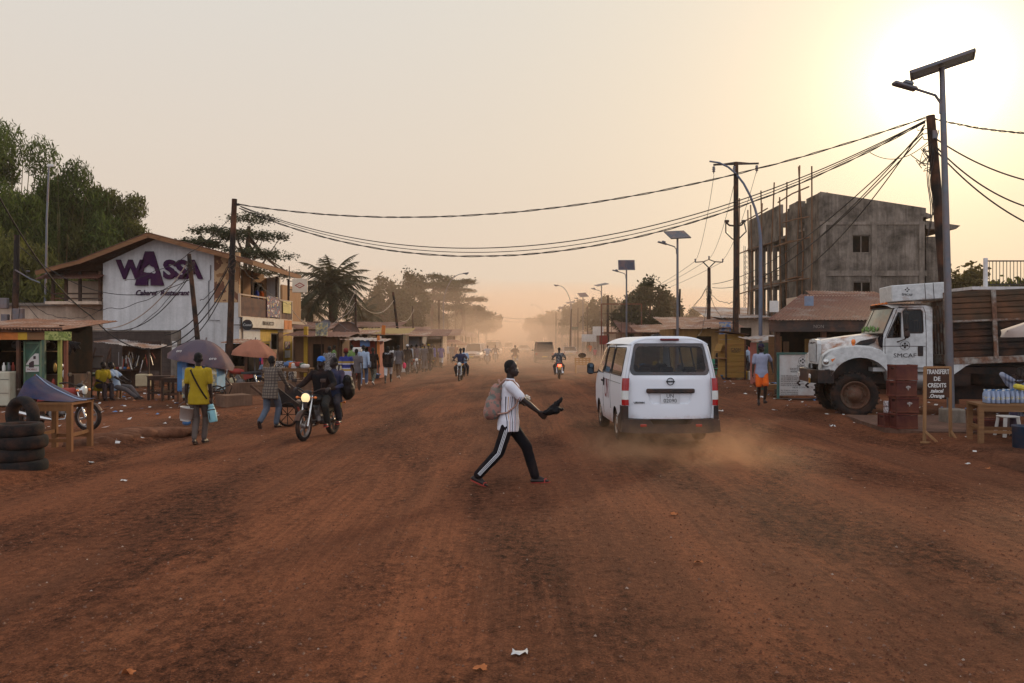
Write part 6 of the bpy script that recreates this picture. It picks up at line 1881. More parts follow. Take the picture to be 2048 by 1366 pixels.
def curved_lamp(label, px, Y, h, arm, mt, bl=.0, bent=0, head=True, lean=0):
 X = gx(px, Y); sg = 1 if arm > 0 else -1
 r = thing('curved_street_lamp', label, 'street lamp', (X, Y, 0), 0, 'old curved street lamps')
 pts = [Vector((0, 0, -.2)), Vector((lean * .3, 0, h * .35)), Vector((lean, 0, h * .66))]
 L = abs(arm)
 for k in range(1, 9):
  f = k / 8; pts.append(Vector((lean + sg * L * (f ** 1.6), 0, h * .66 + h * .34 * math.sin(f * math.pi / 2))))
 m = MB(); m.tube(pts, [.095, .09, .08] + [.06 - .003 * k for k in range(8)], 10); m.build('pole', mt, r)
 if head:
  m = MB(); e = pts[-1]; m.rbox(e + Vector((sg * .32, 0, .06)), (.75, .22, .14), .05, M=Matrix.Rotation(R(-8 * sg), 4, 'Y')); m.ell(e + Vector((sg * .38, 0, -.02)), (.22, .10, .10), 10, 7); m.build('lamp_head', GALV, r)
 return r
curved_lamp('tall blue grey curved lamp post without a head beside the roadside shop', 1521, 38, 10.3, -2.35, BLUEGREY, head=False)
curved_lamp('curved street lamp on the left side reaching over the road', 887, 101, 10.3, 2.4, GALV)
curved_lamp('curved street lamp right of the road with a drooping lamp', 1143, 121, 10.2, -1.9, GALV)
curved_lamp('far curved street lamp faint above the solar lamps', 1090, 215, 11.5, -3.0, GALV)
def pole(name, label, px0, px1, pyt, Y, r0=.12, cat='utility pole', zb=0, fit=None, mt=None, group='utility poles'):
 """px0 foot column, px1 top column, pyt top row"""
 a = Vector((gx(px0, Y), Y, zb)); top = Vector((gx(px1, Y) - a.x, 0, gz(pyt, Y) - zb))
 r = thing(name, label, cat, a, 0, group)
 m = MB(); lf = random.Random(int(px0)); q = [Vector((0, 0, -.2))] + [top * f + Vector((lf.uniform(-.03, .03), 0, 0)) for f in (.25, .5, .75)] + [top]
 m.tube(q, [r0 * 1.15, r0 * 1.1, r0, r0 * .95, r0 * .85], 10); m.build('pole', mt or POLEW, r)
 return r, a, top
p1, a1, t1 = pole('utility_pole', 'black utility pole leaning in front of the restaurant balcony', 455, 469, 398, 33, .125)
m = MB(); m.rbox(t1 + Vector((.10, 0, -.22)), (.22, .1, .09), .02); m.bar(t1 + Vector((0, 0, -.25)), t1 + Vector((.2, 0, -.25)), .04, .04); m.build('cable_clamp', BLACKM, p1)
m = MB()
for k in range(5): m.tube([t1 * (.62 + .02 * k) + Vector((.13 * math.cos(a), .13 * math.sin(a), .1 * math.sin(a * 2 + k))) for a in [R(40 * q) for q in range(10)]], .02, 5)
m.build('cable_coil', BLACKM, p1)
p2, a2, t2 = pole('utility_pole', 'short leaning utility pole in front of the purple wall letters', 406, 378, 508, 33.5, .10)
m = MB()
for k in range(4): m.tube([t2 * (.93 - .02 * k) + Vector((.16 * math.cos(a), .13 * math.sin(a), .09 * math.sin(a * 2 + k))) for a in [R(40 * q) for q in range(10)]], .016, 5)
m.build('cable_coil', BLACKM, p2)
p3, a3, t3 = pole('utility_pole', 'dark utility pole with meter boxes at the left edge', 28, 34, 470, 33, .12)
m = MB(); m.rbox((-.30, -.16, gz(607, 33)), (.32, .2, .42), .02); m.rbox((-.25, -.16, gz(637, 33)), (.26, .2, .34), .02); m.rbox((.28, -.16, gz(630, 33)), (.4, .2, .5), .02); m.build('meter_box', GREYM, p3)
m = MB(); m.tube([(.1, -.1, gz(540, 33)), (.7, -.1, gz(558, 33)), (1.1, -.1, gz(566, 33))], .03, 6); m.rbox((.62, -.1, gz(543, 33)), (.12, .12, .06), .02); m.build('bracket_arm', GALV, p3)
pm, am_, tm = pole('aerial_mast', 'tall thin metal mast in front of the bamboo', 84, 98, 332, 44, .055, 'mast', mt=GALV, group=None)
m = MB(); m.rbox(tm + Vector((.1, 0, .02)), (.36, .12, .14), .02); m.build('mast_head', PAPER, pm)
p5, a5, t5 = pole('utility_pole', 'big brown leaning utility pole crowded with cables behind the lorry cab', 1908, 1861, 231, 25.4, .15)
m = MB()
lf = random.Random(2)
for k in range(9):
 b0 = t5 * lf.uniform(.84, .99); m.tube([b0 + Vector((lf.uniform(-.5, .1), 0, lf.uniform(-.5, .1))) * f + Vector((.25 * math.sin(f * 6 + k), .1, -.2 * math.sin(f * 3.1))) * (.4 + .6 * f) for f in [q / 8 for q in range(9)]], .014, 5)
for k in range(3): m.tube([t5 * .9 + Vector((-.1 - .05 * k + .06 * math.sin(f * 9 + k), -.16, -f * (2.2 + .5 * k))) for f in [q / 10 for q in range(11)]], .014, 5)
m.build('loose_cables', BLACKM, p5)
m = MB(); m.rbox(t5 * .93 + Vector((.0, -.17, 0)), (.14, .06, .26), .01); m.build('meter_box', GREYM, p5)
p6, a6, t6 = pole('tee_utility_pole', 'tall dark utility pole with a crossbar crossed by the curved lamp arm', 1472, 1472, 325, 44.5, .15)
m = MB(); m.bar(t6 + Vector((-1.22, 0, -.12)), t6 + Vector((1.22, 0, -.05)), .08, .09); m.bar(t6 + Vector((-1.2, 0, -.16)), t6 + Vector((0, 0, .02)), .05, .05); m.bar(t6 + Vector((1.2, 0, -.08)), t6 + Vector((0, 0, .02)), .05, .05); cb = m.build('crossbar', BLACKM, p6)
for dx, dz in ((-1.2, -.2), (1.12, -.14), (-.12, -.2)):
 m = MB(); m.lathe([(.02, 0), (.09, -.05), (.05, -.1), (.10, -.16), (.05, -.21), (.09, -.28), (.03, -.33), (0, -.5)], 12, Matrix.Translation(t6 + Vector((dx, -.1 if dx == -.12 else 0, dz)))); m.build('insulator', GREYM, cb)
m = MB(); zc = gz(438, 43); m.tube([(-.55, 0, zc + .05), (-.35, 0, zc - .12), (0, 0, zc - .15), (.3, 0, zc - .1), (.42, 0, zc + .05)], .05, 7); m.rbox((-.5, 0, zc + .1), (.24, .12, .14), .02); m.rbox((.42, 0, zc + .1), (.2, .12, .14), .02)
m.tube([(-.55, 0, zc), (-.55, 0, zc - .5), (-.2, 0, zc - .85), (0, 0, zc - .9)], .035, 6); m.tube([(.45, 0, zc), (.55, 0, zc - .45), (.2, 0, zc - .8), (0, 0, zc - .85)], .035, 6); m.build('cable_bracket', BLACKM, p6)
p7, a7, t7 = pole('forked_utility_pole', 'utility pole with a forked vee shaped top behind the minibus', 1418, 1418, 536, 60, .14)
m = MB(); m.bar(t7, t7 + Vector((-.45, 0, .45)), .07, .07); m.bar(t7, t7 + Vector((.45, 0, .45)), .07, .07); m.bar(t7 + Vector((-1.0, 0, .42)), t7 + Vector((-.4, 0, .46)), .07, .07); m.bar(t7 + Vector((1.0, 0, .42)), t7 + Vector((.4, 0, .46)), .07, .07); m.bar(t7 + Vector((-.42, 0, .46)), t7 + Vector((0, 0, .62)), .06, .06); m.bar(t7 + Vector((.42, 0, .46)), t7 + Vector((0, 0, .62)), .06, .06)
fk = m.build('forked_crossbar', BLACKM, p7)
for dx, dz in ((-1, .42), (1, .42), (0, .62)): m = MB(); m.lathe([(.02, 0), (.07, .08), (.04, .14), (.07, .2), (.03, .26), (0, .27)], 10, Matrix.Translation(t7 + Vector((dx, 0, dz)))); m.build('insulator', GREYM, fk)
m = MB()
for k in range(4): m.tube([t7 * (.78 - .03 * k) + Vector((.2 * math.cos(a), .2 * math.sin(a), .1 * math.sin(a * 2 + k))) for a in [R(40 * q) for q in range(10)]], .02, 5)
m.build('cable_coil', BLACKM, p7)
for (nm, lab, p0, pt_, py, Y, r0) in (
 ('utility_pole', 'slim pale tipped pole standing before the oil palm', 713, 711, 590, 50, .07),
 ('utility_pole', 'thin pole leaning to the left among the stalls behind the pedestrians', 806, 786, 584, 62, .10),
 ('utility_pole', 'straight thin pole right of the leaning one', 829, 825, 612, 78, .08),
 ('utility_pole', 'hazy straight pole left of the left curved lamp', 879, 878, 600, 98, .13),
 ('utility_pole', 'hazy thin pole right of the left curved lamp', 899, 895, 640, 120, .09),
 ('utility_pole', 'hazy pole under the flat topped trees', 913, 911, 636, 125, .08),
 ('utility_pole', 'hazy pole taller than its neighbours left of the pickup', 933, 928, 616, 130, .10),
 ('utility_pole', 'far thin pole above the white four wheel drive', 957, 957, 650, 150, .08),
 ('utility_pole', 'dark pole seen through the billboard frame', 1216, 1216, 591, 78, .12),
 ('utility_pole', 'hazy pole right of the curved lamp on the right side', 1156, 1156, 615, 118, .10),
 ('utility_pole', 'thin hazy pole between two solar lamps', 1112, 1112, 625, 150, .10),
 ('utility_pole', 'hazy pole leaning left of the right curved lamp', 1139, 1143, 618, 100, .10),
 ('utility_pole', 'hazy pole left of the billboard frame', 1175, 1175, 613, 105, .09),
 ('utility_pole', 'stub pole with a dropped wire behind the minibus', 1357, 1360, 578, 66, .09)):
 pole(nm, lab, p0, pt_, py, Y, r0)
CABLE = mat('cable_black', (20, 18, 17), .6, var=.2, dust=.03)
CABLEP = mat('cable_pale', (150, 132, 116), .6, var=.15, dust=.1)  # pale cable; on the sunlit ones the sunlight is put into this colour
def cable(label, A, B, sag, r=.018, twist=0, mt=None, n=40, group='overhead cables', via=None, wob=0):
 A, B = Vector(A), Vector(B); o = A.copy()
 pts = []
 for k in range(n + 1):
  f = k / n; p = A.lerp(B, f); p.z -= sag * 4 * f * (1 - f)
  if wob: p += Vector((0, 0, wob * noise.noise(Vector((f * 14, sag * 3, A.x)))))
  pts.append(p - o)
 m = MB()
 if twist:
  for s in range(2): m.tube([p + Vector((0, 0, r * .9 * math.sin(k * 1.1 + s * math.pi + 2 * noise.noise(Vector((k * .2, s, A.x)))))) for k, p in enumerate(pts)], r * .62, 5)
 else: m.tube(pts, r, 6)
 return m.build('overhead_cable', mt or CABLE, None, label, 'cable', group, loc=o)
def W3(px, py, Y): return (gx(px, Y), Y, gz(py, Y))
TL = W3(474, 408, 33); TR = W3(1856, 236, 25.4)
cable('topmost twisted cable crossing the street between the two big poles', TL, W3(1857, 233, 25.4), 1.55, .024, 1, n=90)
cable('second cable crossing the street, hanging lower than the topmost one', W3(480, 412, 33), W3(1852, 240, 25.4), 2.70, .018, 0, n=60)
cable('lowest of the cables crossing the street', W3(478, 416, 33), W3(1850, 244, 25.4), 2.93, .024, 1, n=90)
cable('thin cable between the two lowest ones crossing the street', W3(482, 414, 33), W3(1850, 242, 25.4), 2.82, .014, 0, n=60)
for k, (px, py, Y, sg, lab) in enumerate(((1600, 545, 40, .5, 'uppermost of the service cables running from the brown pole to the forked pole'), (1520, 556, 52, .6, 'service cable under the uppermost one from the brown pole'), (1425, 568, 59, 1.0, 'longest service cable from the brown pole to the forked pole'), (1425, 575, 59, 1.4, 'lowest sagging service cable from the brown pole'))):
 cable(lab, W3(1850 - 2 * k, 250 + 8 * k, 25.4), W3(px, py, Y), sg, .020)
for k, (py0, px, py, sg, lab) in enumerate(((236, 2110, 268, .12, 'thick cable leaving the picture at the right just under the sun'), (272, 2110, 372, .25, 'cable running down to the right edge from the brown pole'), (285, 2110, 426, .42, 'sagging cable below it running to the right edge'), (292, 2110, 470, .35, 'lowest cable running to the right edge from the brown pole'))):
 cable(lab, W3(1864, py0, 25.4), W3(px, py, 22), sg, .022, 1 if k == 0 else 0)
cable('slack cable loop beside the brown pole top', W3(1740, 305, 27), W3(1855, 285, 25.4), .35, .012)
for k, (p0, y0, p1, y1, lab) in enumerate(((1428, 350, 1391, 522, 'left thin wire from the crossbar down to the forked pole'), (1470, 360, 1418, 518, 'middle thin wire from the crossbar down to the forked pole'), (1512, 345, 1444, 522, 'right thin wire from the crossbar down to the forked pole'))):
 cable(lab, W3(p0, y0, 43), W3(p1, y1, 60), .7, .012)
for k, (p0, y0, p1, y1, lab) in enumerate(((1391, 522, 1255, 592, 'left wire from the forked pole running away along the street'), (1418, 518, 1255, 594, 'middle wire from the forked pole running away along the street'), (1444, 524, 1255, 597, 'right wire from the forked pole running away along the street'))):
 cable(lab, W3(p0, y0, 60), W3(p1, y1, 110), .5, .014)
for k, (p1, y1, Y, sg, lab) in enumerate(((1352, 648, 70, .4, 'service wire from the forked pole to the shack left of it'), (1360, 640, 66, .2, 'upper service wire from the forked pole to the shack left of it'), (1470, 600, 44, .5, 'slack wire from the forked pole to the tee pole'), (1478, 640, 43, .9, 'low slack wire from the forked pole to the tee pole'), (1395, 668, 52, 1.0, 'kinked wire hanging down beside the forked pole'))):
 cable(lab, W3(1416, 570 + 3 * k, 60), W3(p1, y1, Y), sg, .016, wob=.15)
cable('short wire looped along the tee pole', W3(1472, 440, 43), W3(1466, 665, 43), .0, .03)
for k, (A, B, sg, r_, mt, lab) in enumerate((
 (W3(-20, 360, 24), W3(180, 630, 30), .5, .030, None, 'thick black cable slanting down from the left edge over the low house'),
 (W3(180, 630, 30), W3(470, 540, 33), 2.1, .030, None, 'thick black cable sagging before the white wall to the black pole'),
 (W3(36, 490, 33), W3(378, 560, 33.5), 1.2, .020, None, 'cable from the meter pole to the short leaning pole'),
 (W3(36, 530, 33), W3(376, 540, 33.5), 1.7, .016, None, 'lower cable from the meter pole to the short leaning pole'),
 (W3(372, 530, 33.5), W3(168, 650, 34), 1.0, .028, CABLEP, 'pale frayed cable hanging from the short leaning pole'),
 (W3(374, 560, 33.5), W3(205, 655, 35), .8, .022, None, 'black cable from the short leaning pole to the stair tower'),
 (W3(464, 520, 33), W3(330, 670, 36), .7, .028, None, 'black cable dropping from the black pole to the block wall'),
 (W3(464, 545, 33), W3(345, 690, 36), .8, .024, None, 'second black cable dropping from the black pole to the block wall'),
 (W3(468, 500, 33), W3(400, 600, 33.5), .4, .016, None, 'steep wire between the black pole and the leaning pole'),
 (W3(470, 430, 33), W3(250, 560, 38), .5, .016, None, 'long thin wire from the black pole across the purple letters'),
 (W3(470, 520, 33), W3(583, 610, 46), .3, .016, None, 'wire from the black pole down to the far end of the balcony'),
 (W3(40, 590, 33), W3(205, 618, 40), .7, .014, None, 'thin wire from the meter boxes to the stair tower'),
 (W3(40, 600, 33), W3(372, 555, 33.5), 2.0, .014, None, 'loosest wire sagging before the low beige house'),
 (W3(40, 610, 33), W3(30, 700, 30), .1, .02, None, 'wire running down from the meter boxes to the stall'),
 (W3(583, 618, 46), W3(712, 580, 50), 1.7, .022, CABLEP, 'pale sunlit cable sagging before the oil palm'),
 (W3(600, 640, 46), W3(712, 604, 50), .9, .018, CABLEP, 'second sunlit cable under it before the oil palm'),
 (W3(640, 680, 50), W3(712, 606, 50), .5, .018, CABLEP, 'third sunlit cable dropping to the stall roofs'),
 (W3(713, 600, 50), W3(788, 600, 62), .9, .022, CABLEP, 'sunlit cable between the palm pole and the leaning thin pole'),
 (W3(800, 640, 62), W3(828, 618, 78), .5, .02, CABLEP, 'short sunlit cable right of the leaning thin pole'))):
 cable(lab, A, B, sg, r_ * .8, mt=mt, wob=.1 if r_ < .02 else 0)
cable('faint wire crossing the far end of the street', W3(985, 632, 150), W3(1085, 636, 150), .3, .03)
cable('second faint wire crossing the far end of the street', W3(985, 640, 170), W3(1085, 642, 170), .3, .03)
def billboard():
 Y = 70; x0, x1, z0, z1 = gx(1203, Y), gx(1283, Y), gz(666, Y), gz(608, Y)
 r = thing('billboard_frame', 'empty rusty steel billboard frame on the right side of the street', 'billboard', (x0, Y, 0))
 m = MB(); w = x1 - x0
 for z in (z0, z1): m.bar((0, 0, z), (w, 0, z), .08, .10)
 for xx in (0, w): m.bar((xx, 0, -.2 if xx == 0 else 0), (xx, 0, z1), .10, .10)
 m.bar((w * .5, 0, 0), (w * .5, 0, z0), .12, .12); m.build('steel_frame', mat_rust('frame_rust', (104, 62, 44), (96, 84, 76), .6, .8), r)
 m = MB()
 for f in (.25, .5, .75): m.bar((w * f, .03, z0), (w * f, .03, z1), .03, .03)
 m.bar((0, .03, (z0 + z1) / 2 + .4), (w * .5, .03, (z0 + z1) / 2 + .4), .03, .03); m.build('frame_braces', BLACKM, r)
billboard()
def lattice():
 Y = 95; r = thing('lattice_mast', 'thin lattice radio mast behind the tee pole', 'mast', (gx(1492, Y), Y, 0))
 m = MB(); h = gz(492, Y)
 for sx_, sy_ in ((-.3, -.2), (.3, -.2), (0, .3)): m.bar((sx_, sy_, 0), (sx_, sy_, h), .05, .05)
 for k in range(int(h / .6)):
  z = k * .6; m.bar((-.3, -.2, z), (.3, -.2, z + .6), .03, .03); m.bar((.3, -.2, z), (0, .3, z + .6), .03, .03); m.bar((0, .3, z), (-.3, -.2, z + .6), .03, .03)
 m.build('mast_lattice', GREYM, r)
lattice()
# ---------------------------------------------------------------- stalls and goods on the left
def tyre(label, loc, rot=(0, 0, 0), r=.34, w=.19, group='old tyres at the left kerb'):
 m = MB(); wheel(m, (0, 0, 0), r, w)
 o = m.build('tyre', TYRE, None, label, 'tyre', group); o.location = loc; o.rotation_euler = rot; return o
for k, lab in enumerate(('bottom tyre of the near stack at the left kerb', 'second tyre from the bottom of the near stack', 'second tyre from the top of the near stack', 'top tyre of the near stack at the left kerb')):
 tyre(lab, (-7.42 + .03 * (-1) ** k, 12.45, .12 + .185 * k), (R(2 * (-1) ** k), R(90), .4 * k), .35, .19)
for k, lab in enumerate(('bottom tyre of the low stack behind the near one', 'top tyre of the low stack behind the near one')): tyre(lab, (-8.05, 13.5, .18 + .19 * k), (0, R(90), .7 * k), .34, .19)
tyre('upright tyre standing behind the tyre stack', (-7.98, 13.45, .79), (0, 0, R(66)), .32, .2)
def table(label, x, y, w, d, h, rz=0, mt=None, legs=.07, brace=True, group=None, name='wooden_table', zb=.1):
 r = thing(name, label, 'table', (x, y, zb), rz, group)
 m = MB(); n = max(2, int(d / .16))
 for k in range(n): m.box((0, -d / 2 + d * (k + .5) / n, h - .02), (w, d / n - .008, .04))
 m.build('table_top', mt or WOODX, r)
 m = MB(); m.box((0, -d / 2 + .03, h - .09), (w - .05, .03, .10)); m.box((0, d / 2 - .03, h - .09), (w - .05, .03, .10))
 if brace: m.box((0, -d / 2 + .05, .22), (w - .1, .03, .06)); m.box((0, d / 2 - .05, .22), (w - .1, .03, .06)); m.box((-w / 2 + .06, 0, .3), (.03, d - .1, .06)); m.box((w / 2 - .06, 0, .3), (.03, d - .1, .06))
 m.build('apron', mt or WOODX, r)
 for sx_ in (-1, 1):
  for sy_ in (-1, 1):
   m = MB(); m.bar((sx_ * (w / 2 - .05), sy_ * (d / 2 - .05), 0), (sx_ * (w / 2 - .05), sy_ * (d / 2 - .05), h - .04), legs, legs); m.build('leg', WOOD if mt is None else mt, r)
 return r
WOODB = mat_wood('bench_wood_orange', (116, 78, 46), axis='z')
table('rough wooden work table beside the stacked tyres', gx(118, 14.3), 14.4, .70, .95, .86, R(6), WOODB, .085)
def tarp():
 x0, y0 = gx(112, 14.4), 14.5
 r = thing('tarpaulin', 'dark blue cloth draped over a stick on the rough wooden work table', 'cloth', (x0, y0, .96))
 P = []
 for i in range(17):
  u = i / 16; row = []
  for j in range(9):
   v = j / 8
   pk = max(0, 1 - abs(u - .10) / .10) if u < .10 else (1 - (u - .10) / .90) ** 1.9
   z = .46 * pk * (1 - .9 * abs(v - .5) ** 1.3) + .02 + .012 * math.sin(9 * u + 5 * v)
   z = z if v not in (0, 1) else z * .35
   row.append((-.52 + 1.0 * u, -.45 + .9 * v, z))
  P.append(row)
 m = MB(); m.grid(P, True, flip=False); m.build('cloth', mat('cloth_navy', (34, 42, 66), .9, var=.3, bump=.2, bscale=8), r)
 m = MB(); m.tube([Vector(P[i][4]) + Vector((0, 0, .006)) for i in range(1, 17)], .010, 5); m.build('pale_hem', mat('hem_pale', (140, 156, 176), .9), r)
 m = MB(); m.bar((-.42, 0, -.05), (-.42, 0, .46), .03, .03); m.build('stick', WOODB, r)
tarp()
moto_proto = make_moto('parked motorcycle behind the wooden work table', (gx(118, 17.6), 17.6, .1), R(-96), REDP, 'parked motorcycles')
def front_stall():
 Y = 24.5; s = Y / FP
 ox = gx(75, Y)
 r = thing('market_stall', 'green doored market stall with a tin roof and painted boards at the left edge', 'stall', (ox, Y, .1))
 def x(px): return gx(px, Y) - ox
 def z(py): return gz(py, Y) - .1
 zt = z(665)
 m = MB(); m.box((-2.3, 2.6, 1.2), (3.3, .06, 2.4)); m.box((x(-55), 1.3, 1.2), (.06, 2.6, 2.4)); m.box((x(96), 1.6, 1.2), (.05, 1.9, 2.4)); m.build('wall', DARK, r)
 m = MB(); corrug(m, (x(-75), -.45, z(656)), (x(138) - x(-75), 0, -.07), (0.05, 3.4, .35), 34, .022, 4, 3, .03, 4); m.build('roof', RUST2, r)
 m = MB(); corrug(m, (x(-75), -.55, z(662)), (x(15) - x(-75), 0, -.03), (0, .8, .08), 10, .02, 4, 2, .03, 6); m.build('roof_patch', mat('tin_bluish', (132, 142, 152), .5, .3, dust=.1), r)
 m = MB(); m.box((x(35), -.33, z(660)), (3.0, .05, .14)); m.build('eave_beam', WOODD, r)
 for p0, p1, mt in ((-60, 48, ORA), (48, 66, YEL), (66, 104, WOODX)):
  m = MB(); m.box((x((p0 + p1) / 2), -.28, z(672)), ((p1 - p0) * s, .03, 15 * s)); m.build('sign_board', mt, r)
 m = MB(); m.box((x(131), -.40, z(672)), (52 * s, .03, 17 * s), M=Matrix.Rotation(R(1), 4, 'Y')); m.build('sign_board', mat_blotch('board_lime', [(126, 134, 62), (104, 112, 54), (150, 150, 84), (92, 98, 46)], 5, .8, 4), r)
 m = MB(); dh = z(682); m.box((x(66), .0, dh / 2), (32 * s, .05, dh)); dr = m.build('door', GRN, r)
 m = MB()
 for zz in (.06, dh * .62, dh - .06): m.box((x(66), -.035, zz), (32 * s, .03, .05))
 for pp in (51, 82): m.box((x(pp), -.04, dh / 2), (.05, .04, dh))
 m.bar((x(52), -.035, dh * .64), (x(81), -.035, dh - .08), .02, .04); m.build('door_frame', mat('paint_green_pale', (86, 116, 92), .7), dr)
 m = MB(); m.panel([(x(53), z(744)), (x(80), z(743)), (x(79), z(707)), (x(72), z(707)), (x(53), z(724))], [], lambda u, v: (u, -.045, v)); m.build('poster', PAPER, dr)
 m = MB(); m.panel([(x(60), z(735)), (x(70), z(735)), (x(70), z(722)), (x(66), z(722)), (x(60), z(726))], [], lambda u, v: (u, -.052, v)); m.box((x(71), -.05, z(715)), (.07, .006, .09)); m.build('poster_print', mat('print_dark', (46, 40, 46), .8), dr)
 text('poster_lettering', 'MOBILE', .085, mat('print_red', (120, 40, 44), .8), dr, (x(66), -.05, z(739)), (R(90), 0, 0), .002)
 m = MB(); m.rbox((x(8), -.25, .52), (66 * s, .6, 1.0), .03); ct = m.build('counter', mat('counter_cream', (168, 160, 138), .7, var=.12), r)
 m = MB(); m.box((x(8), -.555, .40), (64 * s, .008, .012)); m.box((x(8), -.555, .80), (64 * s, .008, .012)); m.build('counter_seams', BLACKP, ct)
 for pp, mt in ((46, WOODD), (96, GRN), (128, GRNL), (140, mat_wood('post_reddish', (110, 62, 46), axis='z'))): m = MB(); m.box((x(pp), -.22, zt / 2), (.09, .09, zt)); m.build('post', mt, r)
 m = MB(); m.box((x(100), .9, .45), (1.0, 1.0, .9)); m.build('display_bench', WOODD, r)
 lf = random.Random(12)
 for k in range(14):
  m = MB(); px_ = lf.uniform(108, 127); pz = lf.uniform(700, 780)
  m.ell((x(px_), lf.uniform(-.1, .4), z(pz)), (.05, .05, lf.uniform(.06, .16)), 8, 6); m.build('hanging_goods', (CHROME, DARK, PAPER, GOLD, REDP)[k % 5], r)
 for k in range(8): m = MB(); m.ell((x(-30 + 10 * k), 1.6, z(690 + 4 * math.sin(k))), (.16, .2, .13), 8, 6); m.build('shelf_goods', DARK if k % 3 else GREYM, r)
 for k in range(4): m = MB(); m.lathe([(.03, 0), (.045, .02), (.045, .16), (.02, .2), (.02, .26), (0, .26)], 10, Matrix.Translation((x(16 + 6 * (k % 2)), -.2 + .1 * k, 1.02))); m.build('bottle', (PAPER, GREYM, GRN, REDP)[k], r)
 m = MB(); m.box((x(0), 1.6, z(704)), (1.6, .5, .03)); m.build('shelf', WOODX, r)
GOLD = mat('brassy', (150, 118, 60), .4, .6, dust=.1)
front_stall()
def black_rag():
 Y = 24.0; b = MB(); lf = random.Random(3); c = Vector((0, 0, 0))
 for k in range(9): a = lf.uniform(0, 6.28); cap(b, c + Vector((.05 * math.cos(a), .04 * math.sin(a), .05)), c + Vector((.16 * math.cos(a), .07 * math.sin(a), lf.uniform(-.28, .12))), .07, .03, 8)
 link('hanging_bag', remesh(b, 'hanging_bag', PB, .014, 1, .02, 12), None, 'black plastic bundle hanging from the eave of the green doored stall', 'bag', loc=(gx(148, Y), Y, gz(691, Y)))
black_rag()
def small_stall():
 Y = 33.5; s = Y / FP; ox = gx(262, Y)
 r = thing('trinket_stall', 'small stall with a slanting tin roof hung with shiny goods before the block wall', 'stall', (ox, Y, .1))
 def x(px): return gx(px, Y) - ox
 def z(py): return gz(py, Y) - .1
 m = MB(); P0 = Vector((x(203), -.7, z(683))); corrug(m, P0, (x(322) - x(203), 0, z(697) - z(683)), (.1, 1.7, .10), 22, .02, 4, 2, .05, 2); m.build('roof', TINR, r)
 for pp in (232, 308):
  for yy in (-.5, .6): m = MB(); m.box((x(pp), yy, z(697) / 2), (.07, .07, z(697))); m.build('post', WOODD, r)
 m = MB(); m.box((x(250), .0, .75), (.9, .9, .06)); m.box((x(250), .3, .4), (.85, .05, .8)); m.box((x(270), .62, 1.3), (1.6, .04, 1.2)); m.build('display_board', WOODD, r)
 lf = random.Random(8)
 for k in range(26):
  m = MB(); px_ = lf.uniform(240, 302); a = Vector((x(px_), lf.uniform(-.45, .5), z(lf.uniform(702, 722)))); m.bar(a, a + Vector((lf.uniform(-.15, .15), lf.uniform(-.05, .05), -lf.uniform(.2, .6))), .03, .03)
  m.build('hanging_goods', (CHROME, REDP, PAPER, ALLOY, DARK, GOLD)[k % 6], r)
 m = MB(); m.rbox((x(298), -.45, .35), (.55, .4, .5), .04); m.build('sack', mat('sack_cream', (166, 152, 120), .9), r)
 for k in range(5): m = MB(); m.rbox((x(248) - .3 + .15 * k, -.25, .83), (.10, .12, .10), .02); m.build('small_boxes', (YEL, REDP, PAPER, BLU, ORA)[k], r)
small_stall()
def parasol(label, px, py, Y, rad, cloth, tilt=0, h=.45, group='market parasols', rz=0, nrib=8, ground=.1, pw=1.7):
 X = gx(px, Y); zc = gz(py, Y)
 r = thing('market_parasol', label, 'parasol', (X, Y, ground), 0, group)
 M = Matrix.Translation((0, 0, zc - ground)) @ Matrix.Rotation(R(rz), 4, 'Z') @ Matrix.Rotation(R(tilt), 4, 'Y')
 P = []
 N = nrib * 4
 for i in range(8):
  f = i / 7; row = []
  for k in range(N + 1):
   a = 2 * math.pi * k / N; sc = 1 - .07 * abs(math.sin(nrib * a / 2)) * f
   row.append(M @ Vector((rad * f * sc * math.cos(a), rad * f * sc * math.sin(a), -h * f ** pw - .05 * f * abs(math.sin(nrib * a / 2)))))
  P.append(row)
 row = [M @ Vector((rad * .985 * math.cos(2 * math.pi * k / N), rad * .985 * math.sin(2 * math.pi * k / N), -h - .14)) for k in range(N + 1)]
 P.append(row)
 m = MB(); m.grid(P, True, flip=True); m.build('canopy', cloth, r)
 m = MB()
 for k in range(nrib): a = 2 * math.pi * k / nrib; m.tube([M @ Vector((rad * f * math.cos(a), rad * f * math.sin(a), -h * f ** pw - .02)) for f in (0, .33, .66, 1)], .010, 5)
 m.build('ribs', GREYM, r)
 m = MB(); m.tube([(0, 0, 0), M @ Vector((0, 0, -h)), M @ Vector((0, 0, .08))], .022, 8); m.build('pole', GREYM, r)
 return r
BR = mat('parasol_plum', (74, 62, 70), .85, var=.15, scale=2, dust=.25)
pr = parasol('big plum coloured parasol tilted over the blue cool box cart', 412, 680, 25.2, .98, BR, 12, .62, rz=20, pw=2.0)
for dx, dz, k in ((-.45, -.32, 0), (.5, -.55, 1)): text('canopy_mark', ('oro', 'oro')[k], .14, PAPER, pr, (dx, -.93 + .1 * k, gz(680, 25.2) - .1 + dz), (R(58), 0, R(-25 + 50 * k)), .002, shear=.2)
parasol('russet parasol before the balcony shop', 511, 679, 31.2, .84, mat('parasol_russet', (140, 88, 66), .85, dust=.2), 5, .5)
parasol('red parasol behind the yellow kiosk', 1473, 684, 50, .98, mat('parasol_red', (128, 44, 32), .85, dust=.2), 0, .45)
parasol('pale parasol at the right edge beside the lorry boards', 2118, 622, 16.0, 1.02, mat('parasol_cream', (150, 138, 130), .85, var=.08), -3, .32, pw=1.0)
parasol('broad dusty parasol at the far end of the left stalls', 905, 679, 78, 1.4, mat('parasol_tan', (140, 100, 76), .85), 0, .4)
